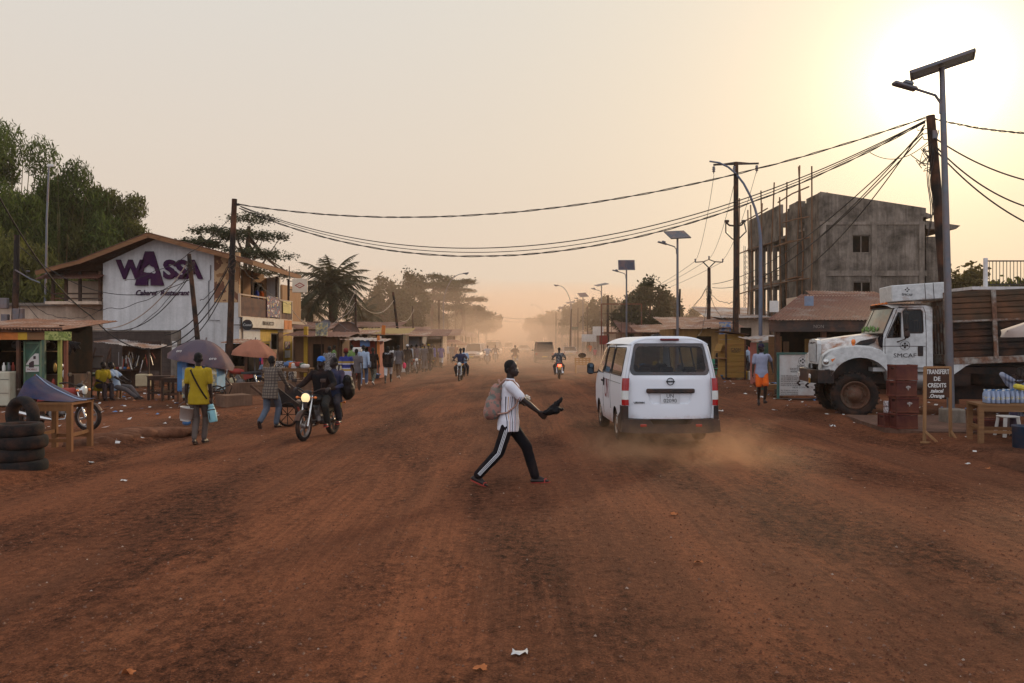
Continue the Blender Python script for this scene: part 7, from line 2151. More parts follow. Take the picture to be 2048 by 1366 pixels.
def cool_cart():
 Y = 25; ox = gx(408, Y)
 r = thing('vending_cart', 'two wheeled vending cart with a blue cool box and posters under the plum parasol', 'cart', (ox, Y, .1))
 m = MB(); m.rbox((.0, 0, .78), (1.05, .75, .72), .03); b = m.build('cart_box', mat('cart_blue', (106, 150, 178), .6, dust=.2), r)
 for c_, d_ in (((.34, -.39, .78), (.36, .012, .70)), ((-.38, -.385, .50), (.26, .012, .55))): m = MB(); m.box(c_, d_); m.build('poster', POSTER2, b)
 m = MB(); m.rbox((-.52, -.05, .85), (.32, .6, .9), .03); m.build('cool_box', BLU, r)
 m = MB()
 m.bar((.5, -.36, .45), (.95, -.36, .62), .04, .04); m.tube([(.5, -.36, .35), (.85, -.36, .25), (.98, -.36, .55), (.80, -.36, .80)], .02, 7); m.bar((-.6, -.3, .40), (.6, -.3, .40), .05, .05); m.build('handle', BLACKM, r)
 for xx in (.55, -.1):
  m = MB(); M = Matrix.Translation((xx, -.46, .30)) @ Matrix.Rotation(R(90), 4, 'X'); m.lathe([(.26, -.02), (.30, 0), (.26, .02)], 26, M, True, True)
  for k in range(6): a = k * math.pi / 3; m.bar((xx, -.46, .3), (xx + .26 * math.cos(a), -.46, .3 + .26 * math.sin(a)), .012, .012)
  m.build('wheel', TYRE, r)
cool_cart()
table('small dark bench table left of the cool box cart', gx(322, 27), 27.0, .75, .5, .78, .1, WOODD, group='bench tables by the cart')
table('long dark bench table touching the cool box cart', gx(350, 26.5), 26.4, .62, .5, .74, -.1, WOODD, group='bench tables by the cart')
table('green painted table with planks behind the seated men', gx(168, 28.5), 28.5, .80, .7, .82, 0, GRN)
for k, (px, rz) in enumerate(((168, -.25), (193, .25))):
 r = thing('broken_chair', ('upturned wooden chair frame on the green painted table', 'second wooden chair frame leaning right of the upturned one')[k], 'chair', (gx(px, 28.4), 28.4, .94), rz)
 m = MB()
 for a in (-.24, .24): m.bar((a, 0, 0), (a + .18 * (1 if k == 0 else -1) * -1, .1, .85 if k else .62), .07, .05)
 m.bar((-.3, .0, .12), (.3, .0, .12), .06, .05); m.bar((-.34, .05, .55), (.2, .05, .55), .06, .05); m.build('chair_frame', WOODD, r)
 m = MB(); m.box((-.04, .06, .34), (.42, .02, .36)); m.build('seat_panel', mat('panel_grey', (92, 84, 76), .9), r)
table('low wooden stool between the seated men', gx(226, 27.6), 27.4, .7, .35, .40, 0, WOODX, .05, False, name='wooden_stool')
for lab, x0, y0, x1, y1, w, h, z in (('broken concrete drain slab in front of the handcart pusher', gx(440, 24), 24, gx(495, 24.5), 24.5, .8, .34, .1), ('long low concrete kerb wall behind the cart pusher', gx(452, 29), 29, gx(612, 31), 31.5, .35, .45, .08), ('low eroded concrete step by the balcony shop', gx(560, 36), 36, gx(690, 40), 40, .5, .25, .1)):
 m = MB(); m.bar((0, 0, h / 2), (x1 - x0, y1 - y0, h / 2), w, h); m.build('concrete_kerb', mat_concrete('kerb_concrete', (112, 84, 66), .3, 1.2), None, lab, 'kerb', loc=(x0, y0, z))
lf = random.Random(21)
def rubble(label, px0, px1, Y0, Y1, n, smin, smax, name='kerb_stone'):
 """eroded lumps of the old kerb, one rough mesh"""
 m = MB()
 for k in range(n):
  f = k / max(1, n - 1); Yy = Y0 + (Y1 - Y0) * f; xx = gx(px0 + (px1 - px0) * f, Yy); s = lf.uniform(smin, smax)
  k0 = len(m.v); m.ell((0, 0, 0), (s * 1.6, s * .8, s * .5), 10, 6, Matrix.Rotation(lf.uniform(-.4, .4) + .5, 4, 'Z'))
  for i in range(k0, len(m.v)):
   p = Vector(m.v[i]); q = p * (1 + .35 * noise.noise(p * 5 + Vector((k, 0, 0)))); m.v[i] = (q.x + xx, q.y + Yy, q.z + .08)
 return m.build(name, mat_concrete('kerb_earth', (104, 66, 46), .35, 1.5), None, label, 'kerb')
rubble('broken earth covered kerb edging beyond the work table', 165, 300, 15.0, 17.6, 9, .18, .34)
rubble('eroded kerb lumps before the man in the yellow shirt', 255, 372, 16.6, 17.6, 7, .16, .28)
def handcart():
 Y = 19.2; ox = gx(590, Y)
 r = thing('handcart', 'long low wooden handcart being pushed along the left roadside', 'handcart', (ox, Y + .5, 0), R(-15))
 m = MB();
 for k in range(5): m.box((0, -.28 + .14 * k, .52), (1.3, .12, .04))
 m.bar((-.65, -.33, .50), (.65, -.33, .50), .06, .10); m.bar((-.65, .33, .50), (.65, .33, .50), .06, .10); m.build('bed', WOODD, r)
 for yy in (-.36, .34): m = MB(); m.prism([(-.62, .54), (.15, .54), (-.5, .98), (-.62, .98)], .04, Matrix(((1, 0, 0, 0), (0, 0, 1, yy), (0, 1, 0, 0), (0, 0, 0, 1)))); m.build('side_board', mat('board_dark', (40, 32, 30), .85), r)
 m = MB(); m.bar((-.6, -.30, .55), (-1.15, -.30, .95), .05, .05); m.bar((-.6, .30, .55), (-1.15, .30, .95), .05, .05); m.bar((-1.12, -.34, .93), (-1.12, .34, .93), .05, .05); m.build('handle', WOODD, r)
 for sg in (-1, 1):
  m = MB(); M = Matrix.Translation((-.1, sg * .42, .29)) @ Matrix.Rotation(R(90), 4, 'X'); m.lathe([(.24, -.03), (.29, 0), (.24, .03)], 26, M, True, True)
  for k in range(8): a = k * math.pi / 4; m.bar((-.1, sg * .42, .29), (-.1 + .25 * math.cos(a), sg * .42, .29 + .25 * math.sin(a)), .014, .014)
  m.build('wheel', TYRE, r)
 for k, xx in enumerate((-.3, .15, .5)): m = MB(); m.rbox((xx, -.37, .37), (.05, .04, .20), .01); m.build('rag', REDP if k == 1 else DARK, r)
 for k in range(5): m = MB(); m.ell((.0 + .13 * k, -.1 + .08 * (k % 2), .58), (.06, .05, .045), 8, 6); m.build('stone', mat('stone_pale2', (142, 122, 106), .9), r)
handcart()
table('wooden goods table heaped with bright packets left of the road', gx(596, 35), 35, 1.2, .8, .78, 0, WOODX)
for k in range(12):
 m = MB(); m.rbox((0, 0, 0), (lf.uniform(.15, .35), lf.uniform(.15, .3), lf.uniform(.1, .26)), .04, rz=lf.uniform(0, 3))
 m.build('goods_packet', (BLU, ORA, PAPER, REDP, GRN, PAPER)[k % 6], None, ('blue', 'orange', 'white', 'red', 'green', 'pale')[k % 6] + ' packet in the ' + ('front' if k < 6 else 'back') + ' row on the heaped goods table', 'packet', 'packets on the goods table', loc=(gx(577 + 7 * (k % 6), 35), 34.75 + .4 * (k // 6), .78 + .26 - .04 * (k % 3)))
PAT = mat_blotch('seat_print', [(150, 138, 128), (62, 54, 52), (168, 156, 146), (84, 72, 68)], 6, .9, 2, (.42, .52, .60))
for k, px in enumerate((557, 578)):
 Y = 36; r = thing('patterned_armchair', ('left armchair', 'right armchair')[k] + ' of the patterned pair outside the balcony shop', 'armchair', (gx(px, Y), Y, .1), 0, 'patterned armchairs')
 m = MB(); m.rbox((0, 0, .28), (.50, .6, .3), .06); m.build('seat', PAT, r)
 m = MB(); m.rbox((0, .25, .68), (.50, .16, .72), .07); m.build('backrest', PAT, r)
 for sg in (-1, 1): m = MB(); m.rbox((sg * .22, 0, .45), (.09, .58, .3), .04); m.build('arm', PAT, r)
for k, px in enumerate((610, 632)):
 Y = 35.5; r = thing('white_stool', ('left', 'right')[k] + ' spindly pale stool by the heaped goods table', 'stool', (gx(px, Y), Y, .08))
 m = MB(); m.box((0, 0, .6), (.34, .34, .04)); m.build('seat', WOODX, r)
 for sx_ in (-1, 1):
  for sy_ in (-1, 1): m = MB(); m.bar((sx_ * .13, sy_ * .13, .6), (sx_ * .2, sy_ * .2, 0), .04, .04); m.build('leg', WOODX, r)
b = MB(); b.box((0, 0, .95), (.44, .04, 1.3), M=Matrix.Rotation(R(8), 4, 'Y')); b.bar((-.1, 0, .3), (-.1, 0, -.02), .04, .04); b.bar((.1, 0, .3), (.1, 0, -.02), .04, .04); b.build('leaning_board', mat_blotch('board_tan', [(170, 134, 96), (150, 116, 84), (186, 150, 108), (120, 92, 70)], 3), None, 'tan advertising board standing under the russet parasol', 'board', loc=(gx(538, 31.5), 31.5, .12))
b = MB(); b.box((0, 0, 1.35), (.2, .2, 2.9)); b.build('yellow_post', YEL, None, 'yellow painted post at the corner of the balcony shop', 'post', loc=(gx(612, 44), 44, 0), group=None)
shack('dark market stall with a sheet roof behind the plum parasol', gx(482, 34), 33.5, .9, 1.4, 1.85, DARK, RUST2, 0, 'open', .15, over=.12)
shack('timber kiosk with a wide plank roof behind the striped shirt pedestrian', gx(645, 45), 44, 2.5, 2.4, 2.2, WOOD, RUSTR, 0, 'boarded', .3)
shack('brown shack beneath the big satellite dish', gx(690, 50), 49, 3.0, 3, 2.3, WOODD, RUST2, 0, 'boarded', .3)
shack('reddish kiosk with a blue painted panel', gx(736, 44.5), 43.5, 1.5, 1.5, 2.0, REDP, TINR, 0, 'boarded', .15, sign=(.1, .5, .34, BLU))
shack('shack with a yellow green awning behind the pedestrians', gx(770, 55), 54, 2.6, 3, 2.4, WOODD, mat('awning_ochre', (132, 110, 60), .85), 0, 'open', .4)
shack('grey shack left of the leaning thin pole', gx(800, 60), 60, 3.2, 3, 2.3, GREYM, RUST2, 0, 'boarded', .4)
shack('long low shop with a pale fascia behind the group of people', gx(842, 66), 65, 3.6, 4, 2.4, WALLB, RUSTR, 0, 'open', .6, sign=(0, 3.4, .2, WALLB))
shack('long brown shop nearest the left curved lamp', gx(868, 85), 84, 4.5, 4, 2.5, WALLB, RUSTR, 0, 'boarded', .7)
for k, (px, Y, w, lab) in enumerate(((890, 100, 5, 'brown shop row beyond the left curved lamp'), (905, 118, 5, 'dusty shop behind the far left crowd'), (915, 135, 6, 'hazy shop roof left of the pickup'), (925, 155, 7, 'faint shop roof in the dust on the left'))):
 shack(lab, gx(px, Y) - 1, Y, w, 4, 2.7, WALLB, RUST2, 0, 'boarded', .8, 'far shops on the left')
for k, (px, Y, w, h, lab) in enumerate(((650, 58, 4, 2.9, 'back row house under the oil palm fronds'), (735, 62, 4, 2.9, 'back row house behind the reddish kiosk'), (790, 76, 5, 2.9, 'back row house behind the leaning thin pole'), (600, 52, 3, 2.7, 'back row shack right of the balcony shop'))):
 shack(lab, gx(px, Y), Y, w, 4, h, WALLB, RUSTR, 0, 'boarded', .5, 'back row of houses on the left')
def dish(label, px, py, Y, r_, mt, rz=0):
 o = thing('satellite_dish', label, 'satellite dish', (gx(px, Y), Y, gz(py, Y)), rz)
 M = Matrix.Rotation(R(62), 4, 'X')
 m = MB(); m.lathe([(0, -.28 * r_)] + [(r_ * f, -.28 * r_ * (1 - f * f)) for f in (.25, .5, .75, 1)] + [(r_, .01)], 26, M); m.build('dish', mt, o)
 m = MB(); m.bar((0, .1, -.1), (0, .2, -r_ * 1.4), .07, .07);
 for a in (0, 2.1, 4.2): m.bar(M @ Vector((r_ * math.cos(a), r_ * math.sin(a), 0)), M @ Vector((0, 0, r_ * .7)), .02, .02)
 m.build('mount', GREYM, o)
dish('large brown satellite dish above the stalls', 692, 667, 49, .80, mat('dish_brown', (86, 66, 56), .8), .2)
dish('small grey satellite dish behind the painted cloth sign', 650, 650, 47, .36, mat('dish_grey', (116, 118, 124), .6), -.4)
dish('grey satellite dish edge above the large brown one', 702, 657, 56, .5, mat('dish_grey', (116, 118, 124), .6), .5)
for lab, px, py, w, h, Y, mt, rot in (('painted cloth sign hung over the timber kiosk', 643, 659, .62, .72, 43.5, POSTER2, 0), ('narrow orange banner on a pole over the stalls', 767, 660, .22, .56, 50, ORA, 4), ('small white sign board on the stall roofs', 759, 678, .22, .34, 49, PAPER, 0), ('orange painted board beside the reddish kiosk', 739, 680, .24, .24, 47, ORA, 0), ('tall orange post board by the reddish kiosk', 757, 700, .14, 1.5, 43.0, ORA, 0), ('small pale notice on the far shop roof', 850, 671, .26, .2, 66, PAPER, 0)):
 m = MB(); m.box((0, 0, 0), (w, .05, h), M=Matrix.Rotation(R(rot), 4, 'Y')); q = thing('sign_board', lab, 'sign', (gx(px, Y), Y, gz(py, Y))); m.build('board', mt, q); m = MB(); m.bar((0, .05, -h / 2), (0, .05, -gz(py, Y) + .1), .05, .05); m.build('post', WOODD, q)
dup(moto_proto, (gx(470, 29.5), 30.2, .1), R(100), 'parked motorcycle under the plum parasol behind the low kerb wall')
dup(moto_proto, (gx(850, 57), 57, 0), R(150), 'parked motorcycle beside the group of people on the left')
dup(moto_proto, (gx(829, 52), 52, 0), R(200), 'parked motorcycle in front of the long low shop')
# ---------------------------------------------------------------- right side
def slab():
 m = MB()
 P = [(gx(1690, 20.6), 20.6), (gx(1700, 19.6), 18.9), (gx(1760, 17.7), 17.5), (gx(1840, 16.9), 16.8), (gx(1948, 16.9), 16.7), (gx(1958, 18.5), 18.3), (gx(1930, 20.5), 20.4)]
 m.prism([(x + .06 * noise.noise(Vector((x, y, 0))), y) for x, y in P], .24)
 m.build('concrete_slab', mat_concrete('slab_concrete', (104, 76, 62), .3, 1.1), None, 'broken concrete slab under the stacked crates', 'slab', loc=(0, 0, -.07))
slab()
CRT = mat('crate_red', (74, 28, 22), .6, var=.2, dust=.15)
CRTD = mat('crate_inside', (44, 16, 14), .8)
def crate(label, x, y, z, w=.46, d=.36, h=.33, rz=0, badge=True):
 r = thing('bottle_crate', label, 'crate', (x, y, z), rz, 'stacked red bottle crates')
 m = MB()
 for sy in (-1, 1):
  m.box((0, sy * (d / 2 - .012), h * .46), (w, .024, h * .80))
 for sx_ in (-1, 1):
  m.panel([(-d / 2 + .02, .0), (d / 2 - .02, 0), (d / 2 - .02, h), (-d / 2 + .02, h)], [rrect(-.06, h * .68, .06, h * .84, .02, 3)], lambda u, v: (sx_ * (w / 2 - .012), u, v), None, False)
  for q in (-d / 2 + .02, d / 2 - .02): m.box((sx_ * (w / 2 - .01), q, h / 2), (.03, .03, h))
 m.box((0, 0, .02), (w - .03, d - .03, .03)); m.build('crate_body', CRT, r)
 m = MB()
 for z in (.022, h - .022):
  for sy in (-1, 1): m.box((0, sy * (d / 2 - .004), z), (w + .004, .03, .03)); m.box((sy * (w / 2 - .010), 0, z), (.03, d - .04, .03))
  m.build('crate_rim', mat('crate_rim_red', (88, 36, 29), .6, dust=.2), r); m = MB()
 m = MB(); m.box((0, 0, h * .45), (w - .06, d - .06, h * .7)); m.build('crate_filling', CRTD, r)
 if badge:
  m = MB(); c = Vector((.03, -d / 2 - .003, h * .55)); M = Matrix.Translation(c) @ Matrix.Rotation(R(90), 4, 'X')
  for dx, dz, q in ((-.03, .015, .022), (.0, .022, .026), (.035, .015, .022), (0, -.015, .018), (.0, -.04, .010)): m.lathe([(0, .003), (q, .003), (q, 0)], 10, M @ Matrix.Translation((dx, dz, 0)))
  m.build('crate_emblem', mat('emblem_white', (170, 164, 158), .8, dust=.2), r)
Yc = 17.4; xc = gx(1805, Yc)
for k, lab in enumerate(('bottom crate of the tall red crate stack', 'second crate from the bottom of the tall red stack with a white emblem', 'third crate from the bottom of the tall red stack with a white emblem', 'top crate of the tall red crate stack')):
 crate(lab, xc + (0, .03, -.012, .01)[k], Yc + .01 * k, .17 + .338 * k, rz=(.10, .04, .15, .08)[k], badge=k in (1, 2))
crate('single red crate beside the tall crate stack', gx(1778, 17.6), 17.65, .17, .30, .30, .30, .1, False)
def cans():
 for k in range(2):
  r = thing('drink_can_pack', ('upper', 'lower')[k] + ' pale pack of cans on the single red crate', 'cans', (gx(1777, 17.6), 17.62, .475 + .13 * (1 - k)), .1)
  m = MB()
  for a in range(2):
   for b_ in range(2): m.lathe([(.0, 0), (.032, .004), (.036, .015), (.036, .11), (.028, .123), (0, .123)], 12, Matrix.Translation((-.04 + .08 * a, -.04 + .08 * b_, 0)))
  m.build('cans', mat_blotch('can_print', [(176, 172, 170), (120, 100, 96), (190, 186, 184), (150, 70, 60)], 14, .4), r)
cans()
def credit_sign():
 Y = 16.2; ox = gx(1875, Y)
 r = thing('board_sign', 'brown hand painted board on two wooden legs by the nearest solar lamp', 'sign', (ox, Y, .02), R(3))
 zt = gz(737, Y)
 m = MB(); m.box((0, 0, (zt + gz(797, Y)) / 2), (.48, .025, zt - gz(797, Y))); b = m.build('board', mat_wood('board_brown', (66, 44, 34), axis='x', var=.2), r)
 for sg in (-1, 1):
  m = MB(); m.bar((sg * .265, 0, -.02), (sg * .25, 0, zt + .01), .045, .05); m.bar((sg * .262, -.02, .22), (sg * .20 + .10, -.22, .0), .03, .04); m.build('leg', mat_wood('leg_pale', (140, 104, 70), axis='z'), r)
 m = MB(); m.box((0, 0, zt + .005), (.52, .04, .04)); m.box((-.24, -.1, .012), (.3, .06, .03)); m.build('rail', mat_wood('leg_pale', (140, 104, 70), axis='z'), r)
 PW = mat('painted_white', (196, 192, 184), .8, var=.12, dust=.08)
 for tx_, sz_, py, sxx, sh, dx in (('TRANSFERT', .125, 749, .70, 0, .0), ('DE', .115, 763, .95, 0, -.02), ('CREDITS', .115, 776, .84, 0, -.02), ('.telecel', .098, 787, .95, .2, -.03), ('.Orange', .098, 797, .95, .2, -.03)):
  text('lettering', tx_, sz_, PW, b, (dx, -.016, gz(py, Y) + .03), (R(90), 0, 0), .0015, shear=sh, sx=sxx, bold=.003)
credit_sign()
def smcaf_board():
 Y = 27.0; ox = gx(1556, Y)
 r = thing('company_signboard', 'white company signboard in a green frame standing before the lorry', 'sign', (ox, Y, .08), R(1))
 w = gx(1655, Y) - ox; zt = gz(707, Y) - .08
 m = MB(); m.box((w / 2, 0, zt / 2 + .08), (w, .04, zt - .16)); b = m.build('board', mat('board_white', (186, 184, 178), .7, var=.08, dust=.2), r)
 m = MB(); m.box((w / 2, -.01, zt + .0), (w + .1, .07, .07)); m.box((0, -.01, zt / 2), (.07, .07, zt)); m.box((w, -.01, zt / 2), (.07, .07, zt)); m.build('board_frame', mat('frame_teal', (38, 92, 84), .7, dust=.15), r)
 m = MB(); m.box((w / 2, -.1, .03), (w + .3, .3, .06)); m.build('base_rail', BLACKM, r)
 I = INKT
 for tx_, sz_, py, al, dx in (('SMCAF', .105, 733, 'CENTER', .5), ('SOCIETE DE MOUX CENT', .088, 738, 'CENTER', .5), ('AGENCE COMMERCIALE', .088, 743, 'CENTER', .5), ('NOS PRODUITS :', .062, 752, 'LEFT', .05), ('SAC DE FARINE DE MANIOC 50 KG', .058, 756, 'LEFT', .05), ('SAC DE FARINE DE MAIS 25 KG', .058, 759.5, 'LEFT', .05), ('SAC DE SUCRE DE CANNE 50 KG', .058, 763, 'LEFT', .05), ('SAC DE FARINE DE MANIOC 25 KG', .058, 767.5, 'LEFT', .05), ('POUR LE DETAIL DE MOINDRE', .058, 771, 'LEFT', .05), ('NOS CONTACTS', .075, 775, 'CENTER', .5), ('TEL : 72 70 01 45 / 75 50 21 16', .052, 781, 'LEFT', .05), ('AGENCE CENTRALE BANGUI', .052, 785, 'LEFT', .05), ('ROUTE DE DAMARA', .052, 788.5, 'LEFT', .05)):
  text('lettering', tx_, sz_, I, b, (w * dx, -.024, gz(py, Y) - .08), (R(90), 0, 0), .001, align=al, sx=.85 if len(tx_) > 16 else 1.2)
 m = MB(); M = Matrix.Translation((w * .5, -.022, gz(722, Y) - .08)) @ Matrix.Rotation(R(90), 4, 'X')
 m.lathe([(.135, 0), (.145, 0), (.145, .003), (.135, .003)], 26, M, True, True)
 for dx, dz in ((0, .06), (-.07, .01), (.07, .01), (0, -.05)): m.lathe([(0, .003), (.03, .003), (.03, 0)], 10, M @ Matrix.Translation((dx, dz, 0)))
 m.build('emblem', I, b)
smcaf_board()
def kiosk():
 Y = 41.0; ox = gx(1471, Y)
 r = thing('yellow_kiosk', 'narrow yellow wooden kiosk with a sloping roof right of the minibus', 'kiosk', (ox, Y, .1), R(8))
 KY = mat_wood('kiosk_yellow', (136, 102, 48), axis='x', var=.3)
 w, h = .98, gz(668, Y) - .1
 m = MB()
 n = 8
 for k in range(n):
  z = .1 + (h - .1) * (k + .5) / n; m.box((0, 0, z), (w, .05, (h - .1) / n - .012)); m.box((-w / 2, .5, z), (.05, 1.0, (h - .1) / n - .012)); m.box((w / 2, .5, z), (.05, 1.0, (h - .1) / n - .012)); m.box((0, 1.0, z), (w, .05, (h - .1) / n - .012))
 b = m.build('kiosk_body', KY, r)
 m = MB(); m.box((-.02, .42, h + .05), (w + .28, 1.35, .05), M=Matrix.Rotation(R(7), 4, 'Y')); m.build('roof', WOODD, r)
 for xx in (-w / 2, w / 2): m = MB(); m.box((xx, .0, h / 2), (.08, .08, h)); m.build('post', WOODD, r)
 m = MB(); m.box((-w / 2 - .22, .4, h * .70), (.40, .8, .04), M=Matrix.Rotation(R(-68), 4, 'Y')); m.build('hatch', KY, r)
 m = MB(); m.box((-w / 2 - .14, .4, h * .47), (.3, .9, .05)); m.build('counter', WOODX, r)
 text('lettering', 'CASH', .20, INKT, b, (0, -.03, gz(699, Y) - .1), (R(90), 0, 0), .002); text('lettering', 'POINT', .15, INKT, b, (0, -.03, gz(704, Y) - .1), (R(90), 0, 0), .002)
kiosk()
m = MB(); m.rbox((0, 0, .35), (.3, .3, .7), .05); m.build('white_drum', PAPER, None, 'white plastic sheet bundle at the foot of the yellow kiosk', 'bundle', loc=(gx(1452, 43), 43, .08))
table('wooden vending table at the right edge stacked with water bottles', gx(2018, 15.5), 15.6, 1.15, .8, .74, R(-14), WOODX, .09)
BOT = mat('bottle_plastic', (166, 178, 200), .18, var=.1, dust=0, spec=.7, trans=.45)
def bottles():
 for k, (px, n, lab) in enumerate(((1992, 5, 'left shrink wrapped pack of water bottles on the vending table'), (2030, 5, 'right shrink wrapped pack of water bottles on the vending table'))):
  Y = 15.5 + .1 * k; r = thing('water_bottle_pack', lab, 'bottles', (gx(px, Y), Y, .845), R(-14), 'packs of water bottles')
  for a in range(n):
   for b_ in range(4):
    m = MB(); m.lathe([(0, 0), (.034, .003), (.037, .02), (.034, .06), (.037, .10), (.035, .17), (.015, .215), (.015, .235)], 10, Matrix.Translation((-.16 + .08 * a, -.12 + .08 * b_, 0))); bt = m.build('bottle', BOT, r)
    m = MB(); m.lathe([(.018, .233), (.018, .252), (0, .252)], 8, Matrix.Translation((-.16 + .08 * a, -.12 + .08 * b_, 0))); m.build('cap', BLU if (a + b_) % 3 else PAPER, bt)
    m = MB(); m.lathe([(.0378, .07), (.0378, .125)], 10, Matrix.Translation((-.16 + .08 * a, -.12 + .08 * b_, 0))); m.build('bottle_label', mat_blotch('bottle_print', [(120, 140, 190), (190, 170, 90), (170, 180, 200), (90, 110, 170)], 30), bt)
bottles()
m = MB(); m.rbox((0, 0, 0), (.2, .16, .10), .03, M=Matrix.Rotation(R(14), 4, 'Y')); m.build('goods_bag', mat('bag_yellow', (190, 172, 60), .7), None, 'yellow bag lying on the right water pack', 'bag', loc=(gx(2040, 15.5), 15.5, 1.14))
for k, (px, Y, lab) in enumerate(((1965, 16.9, 'dark crate with bottles under the vending table on the left'), (1990, 17.0, 'dark crate with bottles beneath the vending table middle'))): crate(lab, gx(px, Y), Y, .1, .4, .32, .32, .1 * k, False)
r = thing('plastic_stool', 'pale plastic stool behind the vending table legs', 'stool', (gx(2022, 16.4), 16.5, .08))
m = MB(); m.rbox((0, 0, .42), (.32, .32, .04), .02); m.build('seat', PAPER, r)
for sx_ in (-1, 1):
 for sy_ in (-1, 1): m = MB(); m.bar((sx_ * .12, sy_ * .12, .42), (sx_ * .17, sy_ * .17, 0), .06, .05); m.build('leg', PAPER, r)
m = MB(); m.lathe([(.12, 0), (.15, .02), (.16, .42), (.17, .43), (.17, .46), (.14, .46), (.14, .44)], 16); m.build('blue_bucket', mat('bucket_dark_blue', (28, 48, 66), .5), None, 'dark blue bucket at the right edge beside the vending table', 'bucket', loc=(gx(2044, 14.6), 14.6, .06))
t_ = table('low display table of shiny blue sunglasses by the signboard', gx(1543, 28.5), 28.4, .75, .6, .42, .1, WOODX, .05, False)
for k in range(18):
 m = MB(); m.rbox((0, 0, 0), (.10, .04, .035), .012, rz=lf.uniform(-.6, .6)); m.build('sunglasses_pair', (BLU, CHROME, DARK)[k % 3], None, 'pair of shiny sunglasses laid out on the low display table', 'sunglasses', 'sunglasses on the low display table', loc=(gx(1543, 28.5) - .3 + .12 * (k % 6), 28.2 + .17 * (k // 6), .57))
for lab, px, Y, mt in (('green plastic chair beside the yellow kiosk', 1432, 45, mat('chair_green', (36, 110, 80), .5)), ('second green plastic chair behind the first one', 1440, 47, mat('chair_green', (36, 110, 80), .5))):
 r = thing('plastic_chair', lab, 'chair', (gx(px, Y), Y, .1), R(170), 'green plastic chairs')
 m = MB(); m.rbox((0, 0, .42), (.48, .46, .05), .02); m.build('seat', mt, r)
 m = MB(); m.rbox((0, -.24, .70), (.48, .05, .50), .03, M=Matrix.Rotation(R(10), 4, 'X')); m.build('backrest', mt, r)
 for sx_ in (-1, 1):
  m = MB(); m.tube([(sx_ * .25, .2, .42), (sx_ * .27, .2, .64), (sx_ * .26, -.22, .66)], .02, 6); m.build('arm', mt, r)
  for sy_ in (-1, 1): m = MB(); m.bar((sx_ * .2, sy_ * .19, .42), (sx_ * .24, sy_ * .22, 0), .05, .04); m.build('leg', mt, r)
shack('ochre house with a blue mural behind the minibus', gx(1395, 58), 56, 4.2, 5, 2.8, mat_concrete('ochre_wall', (150, 116, 70), .2, .6), RUST2, 0, 'boarded', .9, sign=(1.3, .8, 1.2, mat_blotch('mural_blue', [(70, 92, 128), (92, 110, 140), (150, 136, 120), (110, 96, 84)], 2.2)))
shack('brown timber shop left of the forked pole', gx(1340, 66), 66, 4.5, 4, 2.6, WOOD, RUST2, 0, 'boarded', .7)
shack('long shed with a wide sloping roof behind the minibus window', gx(1318, 74), 74, 6, 5, 2.7, WOOD, RUSTR, 0, 'open', 1.2)
shack('cream shop with slatted balcony front behind the tee pole', gx(1492, 60), 60, 3.4, 4, 3.6, WALLB, TINR, 0, 'boarded', .4)
shack('pink painted stall beside the roadside shop', gx(1545, 36), 36, 1.2, 1.2, 1.9, mat('paint_pink', (150, 84, 74), .8), TINR, 0, 'open', .2)
shack('tin roofed house behind the cream shop', gx(1480, 78), 78, 6, 5, 4.2, WALLB, TINR, 0, 'boarded', 1.2)
for k, (px, Y, w, h, wl, lab) in enumerate(((1262, 84, 4, 2.8, WOOD, 'timber shop under the billboard frame'), (1225, 95, 4, 3.0, WALLB, 'pale shop with a flat front left of the billboard frame'), (1205, 108, 4.5, 2.6, GREYM, 'grey sheet metal shop on the right far side'), (1185, 122, 4.5, 2.7, WALLB, 'hazy pale shop right of the small sedan'), (1168, 138, 5, 2.6, WOOD, 'hazy brown shop behind the small sedan'), (1150, 158, 5, 2.7, WALLB, 'hazy shop beyond the small sedan'), (1135, 180, 6, 2.7, WOOD, 'very hazy shop behind the dusty minibus'), (1118, 210, 7, 2.8, WALLB, 'faint far shop at the right of the road end'))):
 shack(lab, gx(px, Y) + 1, Y, w, 4, h, wl, RUST2 if k % 2 else RUSTR, 0, 'boarded', .7, 'far shops on the right')
for lab, px, py, w, h, Y, mt in (('green cross pharmacy sign on the right far side', 1150, 657, .9, .42, 112, GRN), ('white painted board under the billboard frame', 1178, 676, 1.6, .8, 90, PAPER), ('small pale board left of the billboard frame', 1196, 662, 1.2, 1.0, 92, PAPER), ('red brown board beside the minibus roof', 1207, 680, .7, .8, 72, REDP)):
 m = MB(); m.box((0, 0, 0), (w, .06, h)); q = thing('sign_board', lab, 'sign', (gx(px, Y), Y, gz(py, Y))); m.build('board', mt, q); m = MB(); m.bar((0, .05, -h / 2), (0, .05, -gz(py, Y) + .1), .08, .08); m.build('post', WOODD, q)
def rail_cart():
 Y = 52; r = thing('slatted_cart', 'yellow slatted wooden cart on legs right of the dusty minibus', 'cart', (gx(1165, Y), Y, 0))
 WY = mat_wood('cart_yellow', (170, 118, 62), axis='x')
 m = MB(); m.box((0, 0, .55), (.92, .6, .05)); m.build('bed', WY, r)
 m = MB()
 for yy in (-.3, .3):
  for z in (.66, .80, .92): m.box((0, yy, z), (.96, .03, .06))
  for k in range(5): m.box((-.44 + .22 * k, yy, .75), (.04, .04, .45))
 m.build('slats', WY, r)
 for sx_ in (-1, 1):
  for sy_ in (-1, 1): m = MB(); m.bar((sx_ * .42, sy_ * .26, .55), (sx_ * .42, sy_ * .26, 0), .05, .05); m.build('leg', WY, r)
 m = MB(); m.ell((-.02, 0, 1.12), (.26, .22, .16), 12, 8); m.build('sack', DARK, r)
rail_cart()
